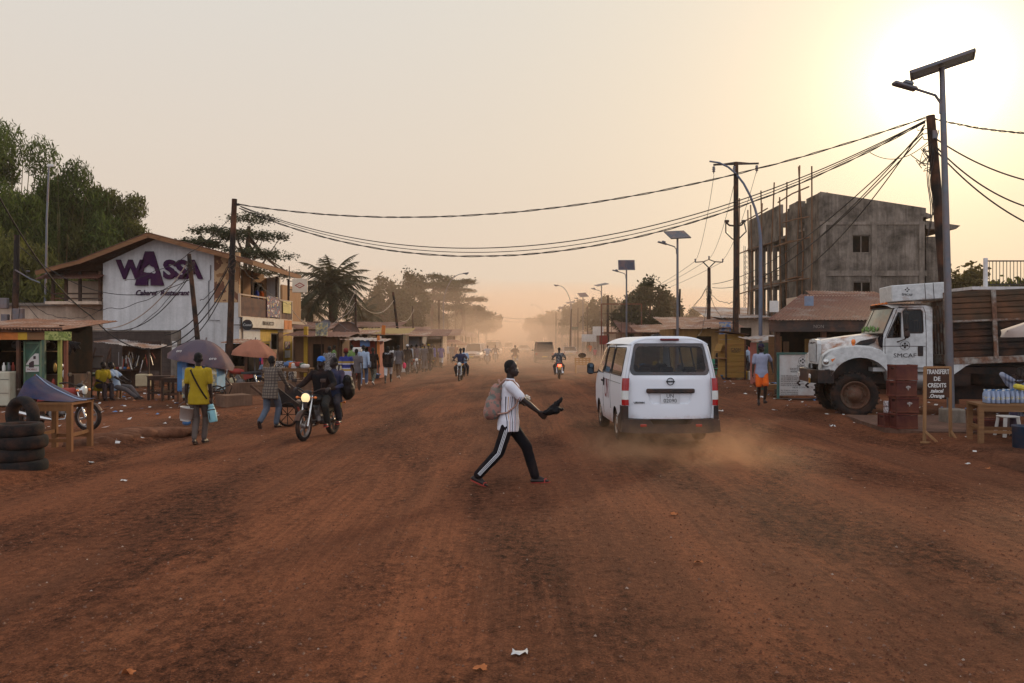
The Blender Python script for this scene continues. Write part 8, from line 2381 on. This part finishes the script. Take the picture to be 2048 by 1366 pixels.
# ---------------------------------------------------------------- litter
def scrap(label, px, py, s, mt, seed, name='paper_scrap', cat='litter', z=.0):
 Y = gy(py); x = gx(px, Y); rg = random.Random(seed); m = MB()
 P = [[(s * (i / 4 - .5) * 1.5 + rg.uniform(-.1, .1) * s, s * (j / 4 - .5) + rg.uniform(-.1, .1) * s, .01 + abs(rg.gauss(0, .22)) * s) for j in range(5)] for i in range(5)]
 m.grid(P, True); m.build(name, mt, None, label, cat, 'scraps of litter', loc=(x, Y, z + hgt_road(x, Y)))
LITW = mat('litter_white', (190, 186, 180), .8, var=.2, dust=.1); LITO = mat('litter_orange', (158, 92, 50), .9)
scrap('crumpled white plastic on the road at the bottom middle', 1040, 1310, .07, LITW, 1)
scrap('small orange leaf scrap on the road at the bottom left', 256, 1352, .05, LITO, 2)
scrap('flat brown orange scrap at the bottom left of centre', 960, 1340, .055, LITO, 3)
scrap('small yellow scrap on the road right of centre', 1397, 1128, .05, LITO, 4)
scrap('yellow scrap on the road below the wheel dust', 1348, 1030, .06, LITO, 5)
scrap('white scrap on the left road edge', 248, 964, .06, LITW, 6)
scrap('white scrap by the left kerb near the tyre stack', 180, 927, .07, LITW, 7)
scrap('white scrap at the right road edge below the vending table', 1936, 928, .055, LITW, 8)
scrap('orange wrapper at the right road edge', 1975, 937, .05, LITO, 9)
scrap('crumpled foil and plastic at the foot of the broken slab', 1828, 880, .17, LITW, 10, z=.02)
scrap('pale paper at the foot of the brown board sign', 1868, 878, .11, LITW, 11)
scrap('blue plastic scrap before the broken slab', 1940, 888, .1, BLU, 12)
scrap('white scrap right of the minibus on the dirt', 1440, 830, .1, LITW, 13, z=.08)
scrap('white scrap before the signboard', 1550, 826, .1, LITW, 14, z=.08)
scrap('pale scrap in the middle of the right verge', 1665, 858, .09, LITW, 15, z=.05)
def litter():
 rg = np.random.default_rng(5); V = []; mi = []
 for k in range(700):
  if rg.random() < .72: x = rg.uniform(-15, -7.2) if rg.random() < .8 else rg.uniform(-26, -8); y = rg.uniform(14, 42)
  else: x = rg.uniform(7.9, 13); y = rg.uniform(14, 40)
  s = rg.uniform(.02, .075) * (1 + y / 60); a = rg.uniform(0, 3.14); c, q = math.cos(a) * s, math.sin(a) * s
  z = .135 if abs(x) > 8 else .12
  V += [(x - c, y - q, z), (x + q * .6, y - c * .6, z + s * rg.uniform(0, .6)), (x + c, y + q, z + s * rg.uniform(0, .5)), (x - q * .6, y + c * .6, z)]
  mi.append(int(rg.choice([0, 0, 0, 0, 1, 0, 0, 2])))
 link('litter', np_mesh('litter', np.array(V), np.arange(len(V)), 4, [LITW, LITO, BLU], mi), kind='stuff')
litter()
# ---------------------------------------------------------------- traffic farther up the road
DUSTP = mat('dusty_grey_paint', (92, 80, 72), .6, var=.2, dust=.35)
WPD = mat('white_paint_dusty', (196, 188, 178), .45, var=.1, dust=.3)
def car(name, label, x, y, rz, kind, paint, group='traffic up the road', rack=False, cat='car'):
 K_ = {'suv': (4.6, 1.80, .98, 1.80, (-1.95, 1.95 - .55), (.95, .35), 1.0), 'sedan': (4.4, 1.70, .88, 1.42, (-1.45, -.95), (1.05, .45), .9), 'van': (4.8, 1.80, 1.05, 2.0, (-2.35, -2.2), (2.1, 1.35), 1.05)}[kind]
 L, W, belt, H_, (r0, r1), (f0, f1), zb = K_
 if kind == 'suv': r0, r1 = -2.15, -2.0
 rt = thing(name, label, cat, (x, y, 0), rz, group)
 P = []
 for k in range(15):
  f = -1 + k / 7; yy = f * L / 2; e = 1 - abs(f) ** 8
  w = W / 2 * (.90 + .10 * e); z1 = belt - (.10 if f > .55 and kind != 'van' else 0) - .10 * (abs(f) ** 10); z0 = .32 + .06 * abs(f) ** 6
  P.append([(w * .92, yy, z0), (w, yy, z0 + .12), (w, yy, (z0 + z1) / 2 + .05), (w * .96, yy, z1 - .06), (w * .84, yy, z1), (0, yy, z1 + .03), (-w * .84, yy, z1), (-w * .96, yy, z1 - .06), (-w, yy, (z0 + z1) / 2 + .05), (-w, yy, z0 + .12), (-w * .92, yy, z0)])
 m = MB(); m.grid(P, True); m.add(P[0], [tuple(range(11))]); m.add(P[-1], [tuple(range(11))[::-1]]); m.build('body', paint, rt)
 wb, wt = W / 2 * .93, W / 2 * .78
 B = [(-wb, r0, belt - .02), (wb, r0, belt - .02), (wb, f0, belt - .02), (-wb, f0, belt - .02)]; T_ = [(-wt, r1, H_ - .06), (wt, r1, H_ - .06), (wt, f1, H_ - .06), (-wt, f1, H_ - .06)]
 for i, nm in ((0, 'rear_window'), (1, 'side_window'), (2, 'windscreen'), (3, 'side_window')):
  j = (i + 1) % 4; m = MB(); m.add([B[i], B[j], T_[j], T_[i]], [(0, 1, 2, 3)]); m.build(nm, GLASSD, rt)
 m = MB()
 for i in range(4): m.tube([B[i], T_[i]], .045, 6)
 for sg in (-1, 1):
  for f in (.33, .66): a = Vector(B[1]).lerp(Vector(B[2]), f); b = Vector(T_[1]).lerp(Vector(T_[2]), f); m.tube([(sg * a.x, a.y, a.z), (sg * b.x, b.y, b.z)], .035, 6)
 m.grid([[(wt * a * 1.03, r1 + (f1 - r1) * k / 5, H_ - .05 + .05 * (1 - a ** 4)) for a in (-1, -.9, -.5, 0, .5, .9, 1)] for k in range(6)], True, True); m.build('roof', paint, rt)
 for sg in (-1, 1):
  for yy in (-L * .29, L * .30): m = MB(); wheel(m, (sg * (W / 2 - .12), yy, .33), .33, .2); wl = m.build('wheel', TYRE, rt); m = MB(); m.cyl((sg * (W / 2 - .04), yy, .33), (sg * (W / 2 - .01), yy, .33), .19, n=14); m.build('rim', ALLOY, wl)
  m = MB(); m.rbox((sg * W * .38, L / 2 - .03, belt - .24), (.30, .10, .17), .04); m.build('headlight', LENS_W, rt)
  m = MB(); m.rbox((sg * W * .42, -L / 2 + .03, belt - .20), (.20, .10, .24), .04); m.build('tail_light', LENS_R, rt)
  m = MB(); m.rbox((sg * (W / 2 + .10), f0 - .15, belt + .10), (.18, .10, .14), .03); m.build('mirror', BLACKP, rt)
 m = MB(); m.rbox((0, L / 2, .46), (W * .95, .16, .22), .05); m.rbox((0, L / 2 + .0, belt - .26), (W * .42, .06, .16), .02); m.rbox((0, -L / 2, .46), (W * .95, .16, .2), .05); m.build('bumper', BLACKP, rt)
 m = MB(); m.rbox((0, L / 2 + .09, .50), (.48, .02, .12), .005); m.rbox((0, -L / 2 - .09, .62), (.48, .02, .12), .005); m.build('number_plate', MATS['plate_yellow'], rt)
 m = MB(); m.box((0, 0, .36), (W * .8, L * .9, .1)); m.rbox((.35, .2, .9), (.5, .2, .7), .08); m.rbox((-.35, .2, .9), (.5, .2, .7), .08); m.build('cabin', SEAT_G, rt)
 if rack:
  m = MB()
  for sg in (-1, 1): m.bar((sg * wt * .9, r1 + .2, H_ + .12), (sg * wt * .9, f1 - .1, H_ + .12), .04, .04)
  for k in range(5): yy = r1 + .2 + (f1 - r1 - .3) * k / 4; m.bar((-wt * .9, yy, H_ + .12), (wt * .9, yy, H_ + .12), .04, .03); m.bar((-wt * .9, yy, H_), (-wt * .9, yy, H_ + .12), .03, .03); m.bar((wt * .9, yy, H_), (wt * .9, yy, H_ + .12), .03, .03)
  m.build('roof_rack', BLACKM, rt)
 return rt
car('pickup', 'dusty white four wheel drive facing the camera left of the road middle', gx(948, 84), 84, R(176), 'suv', WPD)
car('estate_car', 'white vehicle half hidden behind the dusty four wheel drive', gx(955, 98), 99, R(176), 'suv', WPD)
car('jeep', 'white off-roader with a roof rack behind the oncoming motorcycles', gx(986, 110), 112, R(172), 'van', WPD, rack=True)
car('saloon_car', 'far pale car facing the camera near the end of the road', gx(1017, 160), 160, R(180), 'suv', WPD)
car('saloon_car', 'pale car left of the dusty minibus', gx(1047, 135), 135, R(180), 'sedan', WPD)
car('dusty_minibus', 'dusty grey minibus driving away in the middle of the road', gx(1089, 76), 78, 0, 'van', DUSTP, cat='minibus')
car('saloon_car', 'white saloon driving away right of the dusty minibus', gx(1141, 96), 98, 0, 'sedan', WPD)
# ---------------------------------------------------------------- everybody else
C_ = lambda n, c, **k: mat('cloth_' + n, c, .92, var=k.pop('var', .16), scale=6, bump=.25, bscale=26, dust=k.pop('dust', .06), spec=.1, **k)
c_yel = C_('mustard', (150, 126, 30)); c_grey = C_('grey', (84, 80, 80)); c_dgrey = C_('charcoal', (48, 46, 50)); c_blk = C_('black', (18, 18, 21)); c_jean = C_('jeans', (70, 86, 110))
c_lblue = C_('light_blue', (140, 154, 170)); c_white = C_('white', (190, 186, 182)); c_blue = C_('blue', (38, 62, 128)); c_navy = C_('navy', (28, 34, 56)); c_orng = C_('orange', (200, 88, 30))
c_pink = C_('pink', (180, 62, 88)); c_green = C_('green', (48, 130, 78)); c_purp = C_('violet', (84, 78, 120)); c_brn = C_('brown', (74, 54, 44)); c_polo = C_('polo', (136, 140, 158)); c_red = C_('dark_red', (104, 36, 36)); c_tan = C_('tan', (140, 110, 84))
c_camo = mat_blotch('cloth_camouflage', [(64, 70, 58), (104, 100, 84), (44, 46, 42), (128, 124, 108)], 14)
c_prt = mat_blotch('cloth_print', [(60, 60, 64), (150, 144, 138), (44, 42, 46), (120, 112, 104)], 26)
c_plaid = mat_plaid('cloth_plaid', (112, 98, 84), (58, 48, 44), (48, 40, 40))
c_band = mat_bands('cloth_bands', 'z', .86, 1.50, [(0, (160, 156, 170)), (.08, (150, 120, 50)), (.18, (160, 156, 170)), (.24, (40, 46, 104)), (.42, (166, 160, 170)), (.50, (146, 116, 50)), (.60, (52, 56, 110)), (.66, (36, 42, 100)), (.88, (44, 50, 108))])
Y = 15.9; X = gx(397, Y)
pr_, pj = person('man in a mustard yellow shirt seen from behind carrying a bucket and a flask', (X, Y, .03), R(4), 1.76, 'walk', c_yel, C_('taupe', (84, 74, 68)), 'short', 'slim', 'sandal', detail=1, ank=((-.05, -.10, .11), (.06, .14, .095)), pz=.915, arms=((-.24, .02, .80), (.24, .04, .80)), elbow=((-.3, -1, -.2), (.3, -1, -.2)), extra=dict(pitch=(.2, 0)))
m = MB(); T = pj['T']; N_ = 14
for sg in (-1, 1): m.tube([T(-.10, .02, .515)] + [T(-.12 + .30 * k / 8, sg * -.155 * (1 if True else 1) * math.sin(math.pi * (.12 + .80 * k / 8)) ** .5, .50 - .55 * k / 8) for k in range(9)], .016, 6, True, .6)
m.build('sling_strap', c_blk, pr_)
def held(name, label, cat, person_obj, p, build, rz=0):
 wp = to_world(person_obj, p); r = thing(name, label, cat, wp, rz); build(r); return r
def bucket(r):
 m = MB(); m.lathe([(.095, -.02), (.10, 0), (.135, .24), (.145, .245), (.135, .25), (.12, .02), (0, .02)], 20, Matrix.Translation((-.02, .02, -.35)) @ Matrix.Rotation(R(10), 4, 'Y')); m.build('bucket_body', mat('bucket_white', (206, 204, 196), .5, dust=.12), r)
 m = MB(); m.tube([(-.02 + .14 * math.cos(a) + .03 * math.sin(a), .02, -.115 + .12 * math.sin(a)) for a in [R(15 * k) for k in range(13)]], .006, 5); m.build('bucket_handle', GREYM, r)
 m = MB(); m.ell((.0, .02, -.40), (.085, .08, .06), 10, 7); m.build('contents_bag', BLU, r)
held('bucket', 'white bucket hanging from the left hand of the mustard shirt man', 'bucket', pr_, pj['w'][0] + Vector((0, 0, -.06)), bucket)
def flask(r):
 TQ = mat('flask_teal', (120, 168, 172), .5, dust=.08)
 M = Matrix.Translation((.03, .02, -.40)) @ Matrix.Rotation(R(-9), 4, 'Y')
 m = MB(); m.lathe([(0, 0), (.075, .002), (.08, .02), (.078, .24), (.065, .27), (.055, .29), (.06, .30), (.055, .35), (0, .355)], 20, M); m.build('flask_body', TQ, r)
 m = MB(); m.lathe([(.082, .235), (.082, .255)], 20, M); m.bar(M @ Vector((-.03, -.083, .06)), M @ Vector((-.03, -.083, .20)), .015, .01); m.tube([M @ Vector((-.05, 0, .33)), M @ Vector((-.04, 0, .40)), M @ Vector((.04, 0, .40)), M @ Vector((.05, 0, .33))], .012, 6); m.build('flask_trim', BLACKP, r)
held('flask', 'pale teal flask in the right hand of the mustard shirt man', 'flask', pr_, pj['w'][1] + Vector((0, 0, -.06)), flask)
Y = 19.0; person('stooping man in a checked jacket pushing the long handcart', (gx(541, Y), Y, .02), R(-14), 1.68, 'walk', c_plaid, C_('grey_blue', (78, 86, 96)), 'long', 'long', 'sandal', detail=1, lean=.14, ank=((-.08, -.34, .17), (.08, .12, .09)), pz=.90, arms=((-.16, .42, .96), (.25, .40, .95)), extra=dict(pitch=(.9, 0)), untuck=.06, head=(0, -.25))
mx, my = -4.02, 17.2; mr = R(166)
make_moto('black motorcycle with a glowing round headlamp coming along the left of the road', (mx, my, 0), mr, BLACKM, 'motorcycles on the road', lit=True)
def at(y, x=0): return (mx - math.sin(mr) * y + math.cos(mr) * x, my + math.cos(mr) * y + math.sin(mr) * x, 0)
ARM = ((-.355, .40, 1.05), (.355, .40, 1.05))
person('motorcycle rider in black with a blue cap on the nearest motorcycle', at(-.14), mr, 1.76, 'ride', c_blk, C_('dark_olive', (40, 42, 40)), 'long', 'long', RED_S, hat=('cap', C_('cap_blue', (44, 104, 176))), arms=ARM, lean=.10, head=(.1, -.12), bulk=1.12, build=1.12)
person('passenger in dark clothes behind the rider in black', at(-.56, -.06), mr, 1.70, 'pillion', c_navy, c_dgrey, 'long', 'long', RED_S, lean=.02, head=(-.5, 0))
b = MB(); b.ell((0, 0, 0), (.15, .20, .24), 12, 8); b.ell((0, -.05, .15), (.12, .15, .16), 10, 7)
o = link('shoulder_bag', remesh(b, 'shoulder_bag', PB, .015, 2, .015, 8), None, 'black bag hanging beside the passenger of the nearest motorcycle', 'bag', loc=(at(-.62, -.36)[0], at(-.62, -.36)[1], .98))
def moto_pair(lab_m, lab_r, px, Y, rz, top, bot, tank_src, cap=None, lab2=None, top2=None, dx=0, d=0, low=True):
 x = gx(px, Y)
 q = dup(tank_src, (x, Y, 0), rz, lab_m, 'motorcycles on the road')
 def A(y, xx=0): return (x - math.sin(rz) * y + math.cos(rz) * xx, Y + math.cos(rz) * y + math.sin(rz) * xx, 0)
 person(lab_r, A(-.14), rz, 1.74, 'ride', top, bot, 'short', 'long', 'sandal', hat=cap, arms=ARM, lean=.1, detail=d)
 if lab2: person(lab2, A(-.54, dx), rz, 1.70, 'pillion', top2, bot, 'short', 'long', 'sandal', detail=d, lean=.05)
yel_m = make_moto('yellow motorcycle with two riders coming up left of the walking man', (gx(921, 42), 42, 0), R(178), YEL, 'motorcycles on the road')
def A(y, xx=0): return (gx(921, 42) + xx, 42 - y, 0)
person('rider in a dark blue shirt on the yellow motorcycle', (gx(921, 42), 42.14, 0), R(178), 1.74, 'ride', c_navy, c_dgrey, 'short', 'long', 'sandal', arms=ARM, lean=.08, detail=0)
person('passenger in pale blue behind the rider of the yellow motorcycle', (gx(926, 42), 42.56, 0), R(178), 1.72, 'pillion', c_lblue, c_dgrey, 'short', 'long', 'sandal', detail=0)
moto_pair('oncoming motorcycle right of the dusty four wheel drive', 'rider in pale blue on the oncoming motorcycle near the four wheel drive', 975, 72, R(178), c_lblue, c_dgrey, moto_proto, None)
moto_pair('second oncoming motorcycle further right in front of the off-roader', 'rider in grey on the second oncoming motorcycle', 991, 80, R(182), c_grey, c_dgrey, moto_proto, None)
moto_pair('far motorcycle carrying two people in the middle of the road', 'rider on the far motorcycle with two people', 1030, 74, R(2), c_dgrey, c_dgrey, moto_proto, None, 'passenger on the far motorcycle in the road middle', c_brn)
x = gx(1118, 44); rm = make_moto('motorcycle with a lit red tail lamp driving away left of the minibus', (x, 44, 0), R(-1), REDP, 'motorcycles on the road', tail=True)
lp = [o for o in rm.children if o.name.startswith('tail_light')][0]; lp.scale = (1.6, 1, 1.7); lp.location = (0, 0, -.55)
person('rider in a printed dark shirt on the motorcycle with the lit tail lamp', (x, 43.86, 0), R(-1), 1.76, 'ride', mat_blotch('cloth_print_back', [(40, 40, 46), (40, 40, 46), (120, 116, 112), (44, 44, 48)], 9), c_dgrey, 'short', 'long', 'sandal', arms=ARM, lean=.05, detail=0)
def ped(label, px, py, top, bot, rz=0, h=1.72, d=1, pose='walk', sleeve='short', legs='long', z=.08, group='pedestrians on the left', **k):
 Y = gy(py, z); return person(label, (gx(px, Y), Y, z), R(rz), h, pose, top, bot, sleeve, legs, k.pop('shoe', 'sandal'), detail=d, group=group, **k)
o_, j_ = ped('pedestrian in a blue white and ochre striped top with a red head wrap', 692, 795, c_band, c_dgrey, 3, 1.70, hair='wrap', scarf=c_red, female=True)
def basket(r):
 m = MB(); m.ell((0, 0, -.26), (.20, .17, .18), 12, 8); m.build('bag_body', c_brn, r); m = MB(); m.tube([(-.1, 0, -.12), (0, 0, .02), (.1, 0, -.12)], .015, 6); m.build('bag_handle', c_brn, r)
held('shopping_bag', 'dark shopping bag in the left hand of the striped top pedestrian', 'bag', o_, j_['w'][0] + Vector((-.05, .02, -.05)), basket)
ped('slender person in grey walking between the striped top and the pale shirt', 713, 783, c_grey, c_brn, 8, 1.66, phase=-1, d=0)
o_, j_ = ped('pedestrian in a pale blue shirt and jeans with a shoulder bag', 727, 771, c_lblue, c_jean, 4, 1.78, sleeve='long', shoe='white', phase=-1)
def sbag(r):
 m = MB(); m.rbox((0, 0, 0), (.14, .34, .30), .05); m.build('bag_body', c_jean, r); m = MB(); m.tube([(0, -.12, .12), (-.06, -.06, .5), (-.12, 0, .62), (-.06, .06, .5), (0, .12, .12)], .014, 6); m.build('bag_strap', c_blk, r)
held('shoulder_bag', 'blue shoulder bag on the pedestrian in pale blue and jeans', 'bag', o_, Vector((.24, .0, .92)), sbag)
b = MB(); b.rbox((0, 0, 0), (.4, .3, .22), .04); b.build('head_load', PAPER, None, 'white bundle carried above the head left of the pale blue shirt', 'bundle', loc=(gx(714, 37.5), 37.6, 1.62))
ped('pedestrian in black with camouflage trousers', 746, 768, c_blk, c_camo, -6, 1.66, legs='slim', shoe='white')
ped('pedestrian in a black printed shirt and white shorts', 776, 766, c_blk, c_white, 2, 1.72, legs='knee', phase=-1, bulk=1.1)
text('shirt_lettering', 'SPORT', .09, WHT, D.objects[[o.name for o in COL.objects if o.get('label') == 'pedestrian in a black printed shirt and white shorts'][0]], (0, -.165, 1.36), (R(90), 0, 0), .002)
o_, j_ = ped('pedestrian in a grey sweatshirt and dark trousers', 797, 756, c_grey, c_brn, 0, 1.74, sleeve='long', shoe='white')
def pbag(r):
 m = MB(); m.ell((0, 0, -.20), (.10, .08, .17), 10, 7); m.build('bag_body', C_('bag_pink', (220, 60, 96)), r)
held('carrier_bag', 'bright pink carrier bag in the hand of the grey sweatshirt pedestrian', 'bag', o_, j_['w'][1] + Vector((.03, 0, -.05)), pbag)
ped('tall pedestrian in black right of the pink bag', 815, 748, c_blk, c_dgrey, 180, 1.76, sleeve='long', hat=('cap', c_white))
for px, py, top, bot, rz, kw, lab in ((833, 741, c_navy, c_dgrey, 60, {}, 'person in dark blue at the left of the group by the long shop'), (842, 740, c_prt, c_brn, 200, {}, 'person in a grey print in the middle of the group by the long shop'), (849, 743, c_grey, None, 170, dict(skirt=c_grey, hair='wrap', scarf=c_tan, female=True), 'woman in a long grey dress in the group by the long shop'), (857, 742, c_blk, c_dgrey, 10, dict(hat=('cap', c_yel)), 'person in a black printed top and yellow cap in the group'), (863, 737, c_camo, c_brn, 120, {}, 'person in mottled clothes at the right of the group')):
 ped(lab, px, py, top, bot, rz, 1.72, 0, 'stand', **kw)
ped('person in a violet shirt and white shorts walking alone past the group', 882, 735, c_purp, c_white, 0, 1.72, 0, legs='knee')
ped('person in dark clothes behind the violet shirt', 890, 729, c_brn, c_dgrey, 90, 1.7, 0, 'stand')
ped('pair member in grey nearest the far crowd', 904, 726, c_grey, c_dgrey, 0, 1.74, 0)
ped('pair member in dark red nearest the far crowd', 911, 725, c_red, c_dgrey, 0, 1.7, 0)
cr = [c_brn, c_grey, c_navy, c_tan, c_red, c_lblue]
base = [person('far walker in %s in the dusty crowd by the left kerb' % n, (gx(px, Y), Y, .05), R(rz), 1.72, 'walk', c, c_dgrey, detail=0, group='far crowd by the left kerb', phase=ph)[0] for n, px, Y, c, rz, ph in (('brown', 917, 96, c_brn, 0, 1), ('grey', 922, 102, c_grey, 180, -1), ('navy', 928, 108, c_navy, 10, 1))]
for k in range(17):
 Y = 98 + 5.2 * k; px = 914 + (k * 37 % 23) + 1.0 * k
 dup(base[k % 3], (gx(px, Y), Y, .05), R((k * 67) % 360), 'far walker in %s in the dusty crowd by the left kerb' % ('brown', 'grey', 'navy')[k % 3], None, .96 + .02 * (k % 5))
ped('person in a yellow shirt at the timber kiosk', 644, 752, c_yel, c_dgrey, 20, 1.72, 1, 'stand', sleeve='half')
ped('person in grey sitting before the yellow shirt at the timber kiosk', 646, 768, c_grey, c_dgrey, 200, 1.7, 0, 'sit')
ped('person in a black and white print shirt by the timber kiosk', 659, 778, c_prt, c_dgrey, 10, 1.72, 1, 'stand')
ped('person in a bright green top beside the timber kiosk post', 668, 757, c_green, c_camo, 90, 1.72, 0, 'stand')
ped('grey haired onlooker in pale clothes inside the timber kiosk', 628, 750, c_lblue, c_brn, 160, 1.66, 0, 'stand')
ped('child in a blue shirt and checked shorts at the dark stall', 511, 773, c_blue, mat_plaid('cloth_check_red', (150, 130, 140), (110, 50, 60), (80, 60, 110), 1.3), 40, 1.62, 1, 'stand', legs='knee')
ped('woman in a pink top under the russet parasol', 520, 764, c_pink, None, 170, 1.66, 1, 'stand', skirt=c_brn, female=True, hair='bun')
ped('dark figure sitting in the dark market stall', 488, 775, c_dgrey, c_brn, 120, 1.66, 0, 'sit')
ped('person in pale blue sitting low behind the checked jacket man', 530, 775, c_lblue, c_jean, 160, 1.6, 0, 'sit')
ped('dark figure standing beside the green doored stall', 136, 801, c_brn, c_blk, 150, 1.74, 1, 'stand', sleeve='long', group=None)
ped('man in a yellow shirt sitting on the low bench with bent head', 200, 801, c_yel, c_dgrey, -120, 1.72, 1, 'sit', group=None, arms=((-.15, .40, .62), (.15, .42, .60)), lean=.35, head=(0, -.4), pz=.50)
ped('man in a pale shirt leaning back with his legs stretched out', 232, 799, c_lblue, c_grey, -95, 1.72, 1, 'sit', group=None, lean=-.25, ank=((-.12, .72, .10), (.12, .78, .10)), pz=.46)
for k, (px, c, lab) in enumerate(((513, c_blue, 'person in blue leaning on the restaurant balcony'), (523, c_orng, 'person in orange on the restaurant balcony'))):
 t = (px - 1024) / FP - .0627; Y = (-12.9 - .7 - .0627 * 39) / t; person(lab, (gx(px, Y), Y, 3.18), R(-60), 1.72, 'stand', c, c_dgrey, detail=0, group='people on the balcony')
Y = 25.6; person('man in a pale polo shirt and orange shorts walking beside the signboard', (gx(1523, Y), Y, .09), R(172), 1.82, 'walk', c_polo, c_orng, 'short', 'short', 'sandal', detail=1, hat=('beanie', C_('cap_navy', (24, 26, 50))), head=(.7, 0), ank=((-.07, .10, .095), (.07, -.08, .11)), pz=.925, arms=((-.34, -.10, .98), (.26, .02, .86)))
Y = 16.9; o_, j_ = person('person in a pale striped shirt sitting behind the vending table at the right edge', (gx(2040, Y), Y, .12), R(150), 1.74, 'sit', mat_bands('cloth_fine_stripes', 'x', -.3, .3, [(0.05 * k, (158, 162, 176) if k % 2 else (112, 120, 142)) for k in range(20)]), c_navy, 'long', 'long', 'sandal', arms=((-.10, .10, 1.10), (.10, .14, 1.08)), elbow=((-1, .2, .8), (1, .2, .8)), pz=.52)
m = MB(); m.rbox((0, 0, 0), (.18, .12, .26), .05); m.build('blue_bag', C_('bag_blue', (40, 108, 170)), None, 'blue bag hanging beside the seated person at the right edge', 'bag', loc=(gx(2018, 16.8), 16.6, .92))
ped('person in a pale shirt with bent back behind the yellow kiosk', 1500, 752, c_lblue, c_dgrey, 60, 1.7, 0, 'stand', group='people on the right', lean=.3)
ped('dark figure sitting by the green chairs', 1434, 753, c_blk, c_dgrey, 100, 1.7, 0, 'sit', group='people on the right')
ped('child in pink at the right road edge beside the minibus mirror', 1190, 722, c_pink, c_brn, 0, 1.3, 0, 'stand', group='people on the right')
ped('vendor in orange among the far stalls on the right', 1180, 716, c_orng, c_dgrey, 180, 1.7, 0, 'stand', group='people on the right')
ped('person in yellow at the far stalls left of the minibus mirror', 1176, 712, c_yel, c_brn, 180, 1.7, 0, 'stand', group='people on the right')
ped('far person in tan on the right kerb', 1130, 708, c_tan, c_brn, 0, 1.7, 0, group='people on the right')
W1 = D.objects[[o.name for o in COL.objects if o.get('label', '').startswith('pedestrian in a grey sweatshirt')][0]]
W2 = D.objects[[o.name for o in COL.objects if o.get('label', '').startswith('pedestrian in black with camo')][0]]
W4 = D.objects[[o.name for o in COL.objects if o.get('label', '').startswith('person in a yellow shirt at the timber')][0]]
more = [(W1, 704, 41, c_green, c_brn, 10, 'walker in a green top far behind the striped top'), (W2, 752, 46, c_red, c_jean, 170, 'walker in dark red and blue jeans behind the camouflage trousers'), (W4, 762, 50, c_tan, c_dgrey, 60, 'onlooker in tan under the ochre awning'),
 (W4, 786, 52, c_white, c_brn, 200, 'onlooker in white between the white shorts and the grey sweatshirt'), (W1, 806, 58, c_navy, c_jean, 180, 'walker in navy coming along behind the tall pedestrian in black'), (W4, 823, 56, c_lblue, c_dgrey, 90, 'onlooker in pale blue right of the tall pedestrian in black'),
 (W2, 838, 62, c_tan, c_brn, 0, 'walker in tan behind the group by the long shop'), (W4, 845, 60, c_yel, c_dgrey, 120, 'onlooker in mustard behind the group by the long shop'), (W1, 854, 66, c_white, c_navy, 180, 'walker in white behind the group by the long shop'), (W4, 868, 62, c_blue, c_brn, 250, 'onlooker in blue right of the group by the long shop'),
 (W1, 874, 70, c_brn, c_dgrey, 0, 'walker in brown left of the violet shirt'), (W2, 896, 82, c_lblue, c_brn, 0, 'walker in pale blue past the violet shirt'), (W4, 681, 46, c_orng, c_brn, 30, 'onlooker in orange beside the timber kiosk'), (W4, 733, 47, c_blk, c_brn, 200, 'onlooker in black at the reddish kiosk'), (W1, 900, 88, c_yel, c_dgrey, 180, 'walker in mustard near the far crowd')]
for src, px, Y, top, bot, rz, lab in more:
 sw = {}
 for ch in src.children:
  if ch.name.startswith('shirt'): sw[ch.data.materials[0].name] = top
  if ch.name.startswith('trousers'): sw[ch.data.materials[0].name] = bot
 dup(src, (gx(px, Y), Y, .1), R(rz), lab, 'pedestrians on the left', .96 + .05 * ((px * 7) % 3 - 1), sw)
cl = random.Random(31)
shops = [(560, 40, 'the balcony shop'), (630, 43, 'the timber kiosk'), (690, 48, 'the dish shack'), (728, 43, 'the reddish kiosk'), (772, 53, 'the ochre awning shack'), (800, 58, 'the grey shack'), (842, 64, 'the long low shop'), (470, 33, 'the dark market stall'), (1320, 62, 'the brown timber shop'), (1545, 35, 'the pink stall'), (1500, 42, 'the cream shop')]
for px, Y, nm in shops:
 for k, (kind, cn, mt) in enumerate((('sack', 'cream', MATS['sack_cream']), ('basin', 'blue', BLU), ('carton', 'brown', WOODX), ('jerrycan', 'yellow', YEL), ('basin', 'red', REDP), ('carton', 'pale', PAPER), ('jerrycan', 'white', PAPER))):
  if cl.random() < .25: continue
  m = MB(); s = cl.uniform(.9, 1.3)
  if kind == 'sack': m.ell((0, 0, .28 * s), (.24 * s, .2 * s, .32 * s), 10, 7)
  elif kind == 'basin': m.lathe([(0, .02), (.2 * s, .02), (.3 * s, .22), (.32 * s, .22), (.32 * s, .24), (.28 * s, .24)], 14); m.ell((0, 0, .2), (.24 * s, .24 * s, .1), 10, 6)
  elif kind == 'carton': m.rbox((0, 0, .2 * s), (.45 * s, .35, .4 * s), .01); m.rbox((.05, 0, .4 * s + .13), (.36, .3, .26), .01)
  else: m.rbox((0, 0, .2 * s), (.28 * s, .18, .38 * s), .05); m.cyl((.07, 0, .38 * s), (.07, 0, .46 * s), .03, n=8)
  m.build(kind, mt, None, '%s %s standing on the ground before %s' % (cn, kind, nm), kind, 'goods before the shops', loc=(gx(px, Y) + cl.uniform(-1.5, 1.5), Y - cl.uniform(.2, 1.4), .08))
D.batch_remove(list(BENCH.values()) + JUNK)
D.scenes.remove(TMP)
